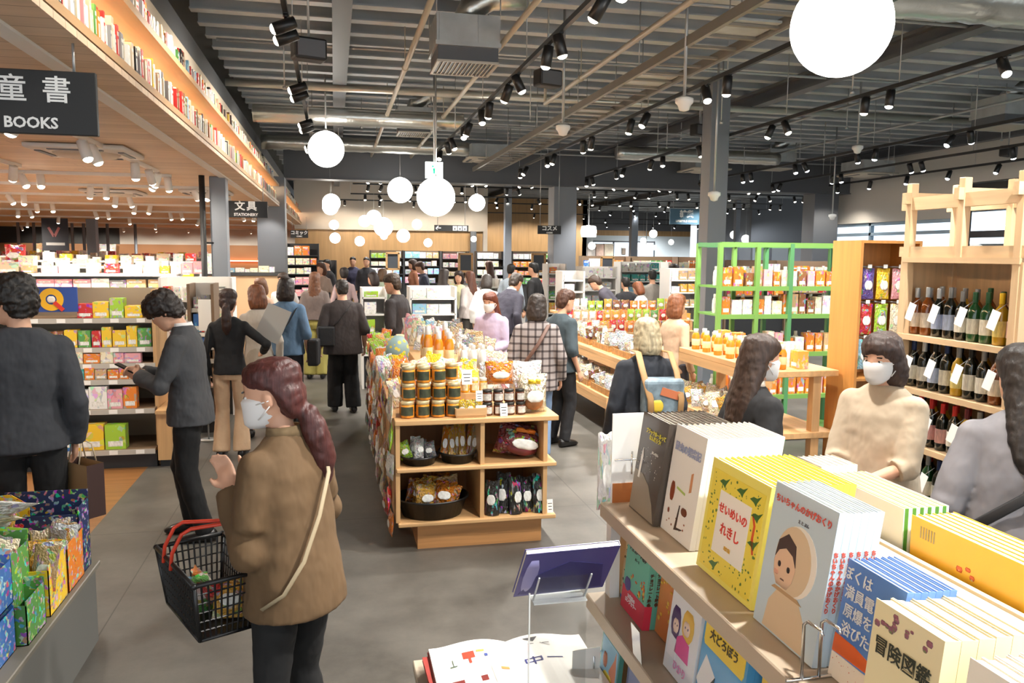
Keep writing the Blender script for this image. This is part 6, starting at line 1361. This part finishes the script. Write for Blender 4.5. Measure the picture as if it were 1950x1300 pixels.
# second board
t0 = book((.835, 2.165, .915), .15, .215, .012, '3f7fb8', 'blue edged book with a crowded drawing at the end of the second board', None, lean=.1, art=[('rect', 'cdbf9a', -.068, .07, .01, .2), ('spots', '5a4632', -.06, .06, .02, .18, 60, .003, .007), ('spots', 'e6d58a', -.06, .06, .02, .19, 20, .004, .008)])
t1 = book((.815, 2.06, .915), .17, .205, .021, '69b8a2', 'teal storybook with a red paper band on the second board', 'teal storybooks', lean=.1, spine=('チョコレート戦争', .012, '5a3a2a'), title=[('チョコレート戦争', .016, .0, .186, '4a3a34', .0008), ('さく・え', .008, 0, .165, '4a5a54', .0002)],
          art=[('rect', 'd23a52', -.085, .0855, 0, .068), ('disc', '4f4a8a', -.05, .078, .024, .022), ('spots', 'd9602f', -.02, .07, .075, .14, 12, .004, .009), ('spots', 'e6c34a', -.03, .07, .07, .13, 9, .004, .008), ('spots', '5a7a3a', -.04, .07, .07, .1, 9, .003, .006)])
lettering('21世紀の\nロングセラー', .014, ink('f2eef0'), t1, (-.01, -.0018, .042), bold=.0006, depth=.0004, name='band_text')
MB().bx(.0853, .0862, 0, .021, 0, .068).build('band_side', ink('d23a52'), t1)
copies(3, (.815, 2.06, .915), .17, .205, .021, '69b8a2', 'teal storybook, %s copy behind the red banded one', 'teal storybooks', lean=.1, spine=('チョコレート戦争', .012, '5a3a2a'))
t2 = book((.85, 1.9, .915), .14, .2, .02, 'd98848', 'orange flowered book between the teal and white girls books', None, lean=.1, art=[('spots', 'e8c04a', -.06, .06, .02, .18, 22, .004, .009), ('spots', 'c9452f', -.06, .06, .02, .18, 22, .003, .008), ('spots', '4f8a4a', -.06, .06, .02, .18, 16, .003, .006)])
t3 = book((.80, 1.715, .915), .16, .215, .012, 'e9edf2', 'white book with two cartoon girls on the second board', None, lean=.12,
          art=[('rect', '6aa8d2', -.08, .08, .205, .215), ('disc', '4a3566', -.042, .13, .026, .045, -.0008), ('disc', 'e6bf5a', .022, .145, .032, .042, -.0008), ('disc', 'f0d6c4', -.038, .122, .016, .02, -.0016), ('disc', 'f0d6c4', .018, .138, .018, .02, -.0016), ('poly', 'd9579a', [(-.03, .06), (.045, .06), (.04, .105), (.0, .115), (-.025, .1)], -.0013), ('poly', 'f2f0f4', [(-.07, .04), (-.02, .04), (-.025, .09), (-.06, .095)], -.0013), ('disc', '3a2c52', -.042, .125, .002, .003, -.0022), ('disc', '3a2c52', -.03, .125, .002, .003, -.0022), ('disc', '3a4a72', .012, .14, .0025, .0035, -.0022), ('disc', '3a4a72', .026, .14, .0025, .0035, -.0022)], title=[('ひかり', .024, .01, .03, 'e29ac2', .0008)])
t4 = book((.80, 1.52, .915), .2, .225, .018, '4f9bcf', 'blue storybook with a yellow title label on the second board', 'blue storybooks', lean=.12, art=[('poly', 'ecd04a', [(-.085, .15), (.085, .15), (.09, .16), (.09, .2), (.08, .21), (-.08, .21), (-.09, .2), (-.09, .16)]), ('poly', 'f2f2f2', [(-.1, .06), (-.06, .02), (-.02, .1), (-.07, .13)]), ('poly', '26262a', [(-.06, .0), (-.03, .0), (-.02, .1), (-.05, .06)], -.0014), ('disc', 'd9442f', .02, .06, .022, .035), ('poly', 'd6dbe0', [(.03, .0), (.09, .0), (.09, .05), (.05, .1)])], title=[('大どろぼう', .026, 0, .182, '4a3d22', .001)])
copies(3, (.80, 1.52, .915), .2, .223, .018, '4f9bcf', 'blue storybook, %s one behind the yellow labelled cover', 'blue storybooks', lean=.12)
for i, (yy, col, lab) in enumerate(((1.31, 'e0c24a', 'yellow book at the lower edge of the second board'), (1.12, 'b05a4a', 'red brown book at the lower right of the second board'))):
    book((.82, yy, .915), .16, .21, .02, col, lab, None, lean=.1)
MB2 = MB().bx(0, .002, -.03, .03, 0, .09).build('book_end', mat('chrome', 'd5d5d5', .15, 1.0), None, (.745, 1.83, .916), rot=(0, -.1, 0)); tag(MB2, 'small metal book end on the edge of the second board', 'book end')
# third board
t5 = book((.775, 2.15, .63), .15, .21, .014, '4f8a80', 'dark teal dinosaur valley book on the third board', None, lean=.1, title=[('恐竜の谷の大冒険', .0145, 0, .19, '22352c', .0012)], art=[('rect', '8fc0dc', -.066, .066, .02, .165), ('disc', 'e6cf4a', .0, .04, .045, .035, -.0012), ('disc', 'b06a4a', -.03, .1, .018, .026, -.0012), ('poly', 'd98a6a', [(.005, .08), (.04, .13), (.05, .16), (.06, .1), (.06, .03)], -.0012)])
book((.79, 1.97, .63), .15, .2, .02, '53608a', 'slate blue book beside the dinosaur valley book', None, lean=.1, art=[('rect', '7a88b0', -.06, .06, .02, .17)])
book((.775, 1.83, .63), .12, .17, .02, 'd9a86a', 'small tan book on the third board', None, lean=.1, art=[('rect', 'efe0c0', -.05, .05, .03, .15)])
# rear row, seen from behind over the board
def rear(n, y0, y1, t, h, col, lab, grp, edge=None, barcode=True, flower=False, z=1.03, x0=1.425):
    for i in range(n):
        o = book((x0 + t * 1.03 * i, (y0 + y1) / 2, z), abs(y1 - y0), h, t, col, lab % ordw(i), grp, lean=.0, spine=None, art=([('rect', '8a7f5a', -abs(y1 - y0) * .42 + .009 * q, -abs(y1 - y0) * .42 + .004 + .009 * q, h * .82, h * .93) for q in range(6)] if barcode and i == 0 else []) + ([('spots', 'd9653a', -.06, .06, .12, .2, 10, .006, .012), ('spots', '6a3a22', -.08, .08, .11, .15, 6, .005, .01), ('spots', 'f0e6c8', -.06, .06, .1, .2, 8, .003, .006)] if flower and i == 0 else []))
        if edge: MB().bx(abs(y1 - y0) / 2 - .001, abs(y1 - y0) / 2 + .0012, t * .15, t * .62, 0, h).build('green_spine', ink(edge), o); MB().bx(-abs(y1 - y0) / 2, abs(y1 - y0) / 2, t * .2, t * .5, h - .002, h + .0012).build('green_top_edge', ink('b5c77a'), o)
rear(6, 2.22, 2.09, .02, .29, 'f3efdd', 'cream white book, %s from the aisle side in the rear row', 'cream white rear books')
rear(6, 2.07, 1.73, .022, .275, 'f0efec', 'white book with green spine, %s from the aisle side in the rear row', 'green spined rear books', edge='4f8a32')
rear(6, 1.70, 1.29, .02, .27, 'f2b93a', 'orange yellow book, %s from the aisle side in the rear row', 'orange yellow rear books', flower=True)
rear(4, 1.27, .95, .02, .27, 'f2b93a', 'orange yellow book at right frame edge, %s from the aisle side', 'orange yellow edge books')
# low reading table with open picture book, acrylic stand with violet book
rt = empty('reading_table', (.5, 1.8, 0)); tag(rt, 'low table with an open picture book at bottom centre', 'table')
bevel(MB().bx(-.27, .2, -.75, .68, .6, .63).build('table_top', M_BOARD, rt), .003, 1)
for x_ in (-.24, .14):
    for y_ in (-.72, .6): MB().bx(x_, x_ + .05, y_, y_ + .05, 0, .6).build('leg', M_PINEZ, rt)
for i in range(4):
    o = MB().bx(-.25, .25, -.17, .17, 0, .0015).bx(-.25, .25, -.17, .17, .0105, .012).use(1).bx(-.247, .247, -.167, .167, .0015, .0105).build('closed_book', [ink('9c3a34'), M_PAGES], None, (.525 - .006 * i, 2.25 - .004 * i, .63 + .0122 * i), rz=.02 * (i - 1.5)); tag(o, 'red covered book in the pile under the open picture book, %s from the bottom' % ordw(i), 'book', 'pile under the open book')
def page(sd):
    b = MB(); R = []
    for k in range(11):
        u = k / 10; x_ = sd * .25 * u; z_ = .012 + .022 * math.sin(PI * min(1, u * 1.15)) * (1 - u * .55)
        R.append([Vector((x_, -.17, 0)), Vector((x_, -.17, z_)), Vector((x_, .17, z_)), Vector((x_, .17, 0))])
    if sd < 0: R = R[::-1]
    return b.rings(R, smooth=False)
ob_ = empty('open_book', (.525, 2.25, .68)); tag(ob_, 'open picture book with small drawings lying on the low table', 'book')
MB().bx(-.255, .255, -.173, .173, 0, .002).build('cover', ink('9c3a34'), ob_)
M_PG = mat('white_page', 'efece6', .6)
for sd in (-1, 1): page(sd).build('page_block', M_PG, ob_, (0, 0, .002))
def onpage(x_): u = abs(x_) / .25; return .0145 + .022 * math.sin(PI * min(1, u * 1.15)) * (1 - u * .55)
def mark(polys, colr, nm='drawing'):
    b = MB()
    for p_ in polys:
        n_ = len(p_); b.add([(x_, y_, onpage(x_) + .0012) for x_, y_ in p_], [tuple(range(n_))])
    b.build(nm, ink(colr), ob_)
def rectp(x0, x1, y0, y1): return [(x0, y0), (x1, y0), (x1, y1), (x0, y1)]
mark([rectp(-.155, -.118, .06, .1), rectp(-.14, -.132, .03, .06)], 'c9442f'); mark([rectp(-.11, -.085, .09, .102)], 'c99a4a'); mark([rectp(-.088, -.078, .06, .075)], '3a4a8a')
mark([rectp(-.19, -.187, .03, .07), rectp(-.2, -.178, .028, .034)], '5a6a5a'); mark([[(.05, .15), (.1, .15), (.08, .12)], rectp(.06, .13, .108, .112), [(.1, .11), (.13, .09), (.127, .089), (.098, .108)]], '5a5a5e')
mark([rectp(.03, .085, .0, .006), rectp(.03, .085, .02, .026), rectp(.055, .06, -.015, .03), rectp(.03, .035, 0, .026), rectp(.08, .085, 0, .026), rectp(.1, .15, .012, .018)], '3a3f7a'); mark([rectp(-.21, -.1, -.08, -.05)], '7a2f2a'); mark([rectp(-.08, -.02, -.1, .0)], 'e6ddc4'); mark([rectp(-.05, -.025, -.02, -.005)], 'd98a4a')
st = empty('acrylic_book_stand', (.585, 1.98, .63)); tag(st, 'clear acrylic book stand on the low table', 'book stand')
MB().bx(-.09, .07, 0, .003, 0, .42).build('upright_sheet', M_ACR, st)
R_ = Matrix.Rotation(-.75, 3, 'X')
Rl = Matrix.Rotation(-.62, 3, 'X').transposed()
for dx in (-.072, .072): MB().box((dx, -.0, .43), (.004, .004, .11), Matrix.Rotation(.62, 3, 'X')).build('holder_edge', mat('acrylic_edge', 'dfe3e4', .15), st)
MB().box((0, -.0, .43), (.144, .003, .11), Matrix.Rotation(.62, 3, 'X')).build('holder', M_ACR, st); MB().box((0, .045, .383), (.15, .07, .004)).build('ledge', mat('acrylic_edge', 'dfe3e4', .15), st)
MB().bx(-.092, -.088, -.002, .004, 0, .42).build('sheet_edge', mat('acrylic_edge', 'dfe3e4', .15), st)
vb = book((.59, 2.03, 1.015), .26, .2, .016, '4d4a86', 'violet book displayed on the clear acrylic stand', None, lean=-.62, rz=.06, art=[('disc', '8a88b8', -.1, .09, .02, .09), ('poly', '37356e', [(-.12, .01), (.12, .01), (.1, .12), (0, .15), (-.08, .1)])])
o = MB().box((0, 0, .06), (.09, .004, .12), Matrix.Rotation(.1, 3, 'Z')).build('price_card', M_TAG, None, (.73, 2.2, .64)); tag(o, 'plain white card on the third board by the shelf end', 'price card')
o = MB().tube([(0, 0, 0), (0, 0, .1), (0, .012, .112), (.05, .012, .112)], .003, 8).tube([(-.02, 0, .003), (.04, 0, .003)], .003, 8).build('wire_book_stop', mat('chrome', 'd5d5d5', .15, 1.0), None, (.755, 2.2, .63)); tag(o, 'chrome wire stop on the third board beside the open book', 'book stop')
o = put(ME_PACKET, 'printed_bag', (.80, 2.266, 1.17), (.05, .04, .24), 'white', 'white printed bag hanging behind the far shelf end', 'bag', None)
# ================================================================ SHELVES AND TABLES FARTHER BACK
random.seed(5)
PALE = ['white', 'cream', 'pink', 'beige', 'sky blue', 'white', 'grey', 'tan']
def stocked(name, label, place, x0, x1, y, zs, ztop, cols, w_=(.12, .2), hmax=None, m=M_SHELFW, back=M_SHELFW, noun='boxed item', cat='boxed item', d_=(.08, .14), me=None, depth=.4, top_goods=None, runs=(1, 3), rail=False, iname='boxed_item', fill=.85):
    rack(name, label, x0, x1, y, depth, zs, ztop, m=m, back=back, rail=rail)
    zz = list(zs) + [ztop + .05]
    for k, z in enumerate(zs):
        gap_ = (zz[k + 1] - z - .04); h = (gap_ * .55, gap_ * fill)
        if gap_ < .06: continue
        row(me or ME_PAPER, iname, cat, noun, 'from left, %s shelf, %s' % (('lowest', 'second', 'third', 'fourth', 'fifth', 'sixth', 'seventh', 'eighth')[k], place), x0 + .03, x1 - .03, y + .015, z, w_, h, d_, cols, gap=(.005, .03), runs=runs)
    if top_goods: row(ME_CARTON, 'top_box', 'boxed item', 'box', 'from left on top of %s' % place, x0 + .1, x1 - .1, y + .05, ztop + .037, (.12, .24), (.07, .16), (.1, .2), top_goods, gap=(.01, .12))
# left hall: rows of white topped shelving behind the children goods rack
for k, (y, x0, x1, zt, pl) in enumerate(((10.9, -6.6, -2.0, 1.62, 'first white rack'), (13.6, -8.2, -2.1, 1.66, 'second white rack'), (17.5, -10.0, -2.6, 1.70, 'third white rack'), (23.0, -12, -3, 1.74, 'fourth white rack'))):
    stocked('white_rack', 'long white topped rack, %s from the front in the left hall' % ordw(k), pl, x0, x1, y, (.9, 1.2, 1.42) if k < 3 else (1.0, 1.4), zt, PALE + ['red', 'yellow'], w_=(.2, .34) if k else (.14, .24), noun='stationery pack', cat='stationery pack', iname='stationery_pack', top_goods=['white', 'cream', 'pink', 'yellow', 'red', 'beige', 'tan'] if k != 1 else ['white', 'cream'])
    o = bevel(MB().bx(x0 - .03, x1 + .03, y - .03, y + .43, zt, zt + .035).build('white_worktop', M_WHITE), .004, 1); tag(o, 'white counter top over the %s' % pl, 'counter top')
# bright boxes and goods on the rack tops near the steel post
r0 = at(290, 540, y=11.0); r1 = at(395, 515, y=11.0)
for i, (c, wd, hh) in enumerate((('white', .2, .16), ('yellow', .18, .1), ('cream', .2, .12), ('pink', .22, .14), ('pink', .2, .16), ('white', .2, .26))):
    put(ME_CARTON, 'gift_set', (r0.x + .02 + .135 * i, 11.1, 1.655), (wd * .62, .2, hh), c, '%s gift set, %s from left on the rack top before the steel post' % (c, ordw(i)), 'gift set', 'gift sets on the rack top')
# service counter and clear racks near the posts
ctr = empty('service_counter', (-1.55, 15.6, 0)); tag(ctr, 'wood fronted service counter with dark top beyond the steel post', 'counter')
MB().bx(-.75, .55, 0, .6, 0, 1.5).build('front_panel', mat('counter_ply', 'c7a57f', .6), ctr); MB().bx(-.8, .6, -.05, .65, 1.5, 1.56).build('counter_top', M_SHELFB, ctr)
row(ME_CARTON, 'counter_item', 'boxed item', 'item', 'from left on the service counter', -2.2, -1.05, 15.7, 1.56, (.08, .2), (.05, .12), (.1, .15), ['white', 'teal', 'cream', 'sky blue'])
stocked('acrylic_rack', 'clear topped small goods rack behind the woman in black', 'clear topped rack', -1.98, -1.2, 9.9, (.6, .9, 1.15, 1.38), 1.64, ['white', 'grey', 'tan', 'red', 'cream', 'teal'], w_=(.07, .11), depth=.4)
sg_ = MB().box((0, 0, 0), (.12, .02, .32)).build('standing_card', M_TAG, None, at(390, 600, y=8.6)); tag(sg_, 'upright white card beside the suited man', 'sign'); MB().cyl((0, 0, -.16), (0, 0, -sg_.location.z), .008, n=8).lathe([(.09, -sg_.location.z), (.09, -sg_.location.z + .01)], n=16).build('card_pole', M_ROD, sg_)
# cash zone wall shelves with bags (left back)
for i, (px0, px1, py) in enumerate(((60, 115, 489), (117, 170, 499), (173, 218, 488))):
    a = at(px0, py, y=35.6); b_ = at(px1, py, y=35.6)
    o = MB().bx(a.x, b_.x, 35.6, 36, a.z - .12, a.z).build('wall_shelf', mat('shelf_umber', '4a3424', .6)); tag(o, 'dark wall shelf, %s from the left on the brown back wall' % ordw(i), 'shelf', 'wall shelves on the brown wall')
    n_ = (3, 3, 3)[i]
    for k in range(n_):
        c = (('tan', 'black', 'cream'), ('cream', 'cream', 'white'), ('grey', 'silver', 'silver'))[i][k]; hh = ((.55, .5, .52), (.3, .28, .25), (.42, .5, .5))[i][k]
        x_ = a.x + (b_.x - a.x) * (k + .5) / n_
        o = ob('tote_bag', ME_PACKET, None, (x_, 35.8, a.z)); o.scale = (.36, .14, hh); o.color = (*PAL[c], 1); tag(o, '%s tote bag, %s along the %s dark wall shelf' % (c, ordw(k), ordw(i)), 'bag', 'bags on the brown wall shelves')
o = MB().bx(-.35, .35, 0, .04, -.45, .5).build('framed_poster', mat('poster_dark', '3a3a42', .5), None, at(105, 448, y=25.9)); tag(o, 'dark poster with pink lettering on a grey column', 'poster'); MB().box((-.1, -.004, .1), (.3, .004, .07), Matrix.Rotation(1.1, 3, 'Y')).box((.05, -.004, .1), (.3, .004, .07), Matrix.Rotation(-1.1, 3, 'Y')).build('pink_mark', mat('poster_pink', 'd98a8a', .5), o); MB().box((0, -.004, -.25), (.5, .004, .08)).build('white_line', M_TAG, o)
put(ME_PACKET, 'plush_toy', at(31, 503, y=13.8) + Vector((0,0,0)), (.3, .2, .3), 'red', 'red plush toy on the far left rack top', 'plush toy', None)
# comic bookcase under the comic sign
a = at(545, 463, y=21.5); b_ = at(606, 463, y=21.5)
stocked('comic_bookcase', 'black comic bookcase under the hanging comic sign', 'comic bookcase', a.x, b_.x, 21.5, (.5, .8, 1.1, 1.38, 1.62, 1.86), a.z, ['white', 'pink', 'beige', 'white', 'orange', 'cream'], w_=(.14, .2), noun='comic', cat='comic book', iname='comic_book', m=M_SHELFB, back=M_SHELFB)
a = at(612, 470, y=20.5)
stocked('comic_bookcase', 'narrow comic bookcase seen at the aisle end beside the comic sign', 'narrow comic bookcase', a.x - .1, a.x + .35, 20.4, (.5, .8, 1.1, 1.38), 1.75, PALE, w_=(.1, .14), noun='comic', cat='comic book', iname='comic_book', m=M_SHELFB, back=M_SHELFB)
# far bookcases before the end wall
for k, (px0, px1, yy, py, pl, cols) in enumerate(((705, 768, 26.8, 476, 'leftmost far bookcase', ['white', 'sky blue', 'cream', 'lime', 'beige']), (770, 838, 26.8, 477, 'second far bookcase from left', PALE), (842, 893, 24.5, 478, 'third far bookcase from left', ['white', 'pink', 'cream', 'beige']), (908, 960, 26.0, 478, 'fourth far bookcase from left', ['white', 'cream', 'red', 'grey', 'white']), (976, 1058, 26.0, 478, 'rightmost far bookcase', ['white', 'cream', 'green', 'red', 'grey', 'orange']))):
    a = at(px0, py, y=yy); b_ = at(px1, py, y=yy)
    stocked('far_bookcase', 'tall black ' + pl, pl, a.x, b_.x, yy, (.95, 1.25, 1.52, 1.78), a.z, cols, w_=(.14, .24), noun='paperback', cat='paperback', iname='paperback', m=M_SHELFB, back=mat('case_back', '6b5a4a', .7))
# open-topped picture frames on the far displays
for i, (px, py, yy) in enumerate(((748, 497, 20), (887, 500, 18), (1026, 500, 18), (1157, 506, 18))):
    p = at(px, py, y=yy); r = MB()
    for s_ in (-1, 1): r.bx(s_ * .15 - .025, s_ * .15 + .025, 0, .04, -.2, .2).bx(-.17, .17, 0, .04, s_ * .2 - .025, s_ * .2 + .025)
    o = r.build('sign_stand', M_PINE, None, p); tag(o, 'pale wooden sign frame, %s from the left over the far displays' % ordw(i), 'sign frame', 'wooden sign frames'); MB().bx(-.13, .13, .02, .03, -.18, .18).build('sign_face', mat('slate_face', '4a5058', .6), o); MB().cyl((0, .02, -.22), (0, .02, -p.z), .015, n=8).build('pole', M_PINEZ, o)
# displays in the middle of the hall
MIDS = [  # label, place, x0, x1, y, zs, ztop, colours
 ('green and white display stand beside the man in black jacket', 'green and white stand', xat(690, 600, 11.5), xat(735, 600, 11.5), 11.5, (.5, .8, 1.08, 1.32), 1.45, ['lime', 'green', 'white', 'cream', 'gold']),
 ('blue and white display stand right of the man in black jacket', 'blue and white stand', xat(782, 600, 11.2), xat(868, 600, 11.2), 11.2, (.6, .86, 1.1, 1.32), 1.48, ['sky blue', 'white', 'blue', 'grey', 'lime', 'white']),
 ('pale display table beyond the navy suit', 'pale centre table', xat(880, 560, 16), xat(960, 560, 16), 16.5, (.7, 1.0, 1.25), 1.42, PALE),
 ('display rack with green packs left of the centre column', 'rack with green packs', xat(1030, 560, 17), xat(1062, 560, 17), 16.4, (.7, 1.0, 1.3, 1.55), 1.75, ['pink', 'green', 'orange', 'gold', 'white']),
 ('grey wire rack of boxed goods beneath the centre column', 'grey wire rack', xat(1072, 560, 13.5), xat(1112, 560, 13.5), 13.5, (.8, 1.05, 1.3, 1.5), 1.66, ['white', 'grey', 'cream', 'pink', 'sky blue']),
 ('white rack of framed goods behind the bending suit', 'white framed goods rack', xat(1116, 560, 14.4), xat(1180, 560, 14.4), 14.6, (.75, 1.02, 1.28, 1.52), 1.72, ['white', 'sky blue', 'grey', 'white', 'blue']),
 ('pale blue rack at right centre behind the grey T-shirt', 'pale blue rack', xat(1182, 560, 16.5), xat(1272, 560, 16.5), 16.5, (.8, 1.1, 1.38, 1.6), 1.8, ['white', 'sky blue', 'white', 'sky blue', 'teal']),
 ('white shelf of yellow goods left of the steel column', 'shelf by steel column', xat(1285, 560, 13), xat(1345, 560, 13), 13.2, (.8, 1.05, 1.3, 1.52), 1.72, ['white', 'gold', 'grey', 'white', 'tan']),
]
for lab, pl, x0, x1, y, zs, zt, cols in MIDS:
    stocked('display_rack', lab, pl, x0, x1, y, zs, zt, cols, w_=(.12, .2), me=ME_CARTON, depth=.45)
# low bookcases in the far right hall
for k, (px0, px1, yy, py) in enumerate(((1110, 1200, 24, 487), (1205, 1290, 24, 488), (1292, 1342, 22, 489), (1385, 1500, 14, 495), (1505, 1640, 15, 497))):
    a = at(px0, py, y=yy); b_ = at(px1, py, y=yy)
    stocked('low_bookcase', 'brown bookcase of upright goods, %s from the left in the right hall' % ordw(k), '%s right hall bookcase' % ordw(k), a.x, b_.x, yy, (.9, 1.2, 1.5), a.z, ['cream', 'red', 'tan', 'white', 'brown', 'blue', 'orange', 'green'], w_=(.12, .22), noun='upright folder', cat='folder', iname='upright_folder', m=M_SHELF, back=M_SHELF)
# pictures on the far pale wall
for i, (px0, px1, py0, py1) in enumerate(((1120, 1134, 465, 487), (1136, 1150, 465, 487), (1152, 1168, 465, 487), (1186, 1192, 473, 484))):
    a = at(px0, py0, y=43.8); b_ = at(px1, py1, y=43.8)
    o = MB().bx(a.x, b_.x, 43.85, 43.95, b_.z, a.z).build('wall_picture', mat('picture_%d' % i, ('cfc4ba', 'd9b8a4', 'e6cdb4', '8a7a6a')[i], .6, var=.4, vscale=2)); tag(o, 'picture on the pale far wall, %s from the left' % ordw(i), 'picture', 'pictures on the far wall'); MB().bx(a.x - .05, b_.x + .05, 43.95, 44.0, b_.z - .05, a.z + .05).build('picture_frame', M_WHITE, o)
a = at(1212, 466, y=40); b_ = at(1250, 476, y=40)
o = MB().bx(a.x, b_.x, 40, 40.1, b_.z, a.z).build('menu_board', mat('menu_glow', 'ffffff', .5, emit='ffffff', estr=2.0)); tag(o, 'bright white lit menu board in the far right hall', 'menu board'); MB().cyl(((a.x + b_.x) / 2, 40.05, a.z), ((a.x + b_.x) / 2, 40.05, 4.4), .02, n=6).build('hanger', M_ROD, o)
# back of shop behind the wine rack: teal framed window shelf
for i, yy in enumerate((6.2, 7.6)):
    stocked('window_shelf', 'teal shelf of bottles before the tall right windows, %s one' % ('nearer', 'farther')[i], '%s teal window shelf' % ('nearer', 'farther')[i], 7.0, 9.6, yy + 1.8, (.9, 1.3, 1.66), 2.05, ['green', 'white', 'navy', 'tan', 'grey'], w_=(.08, .16), m=mat('teal_frame', '5aa08c', .4), back=M_ACR)
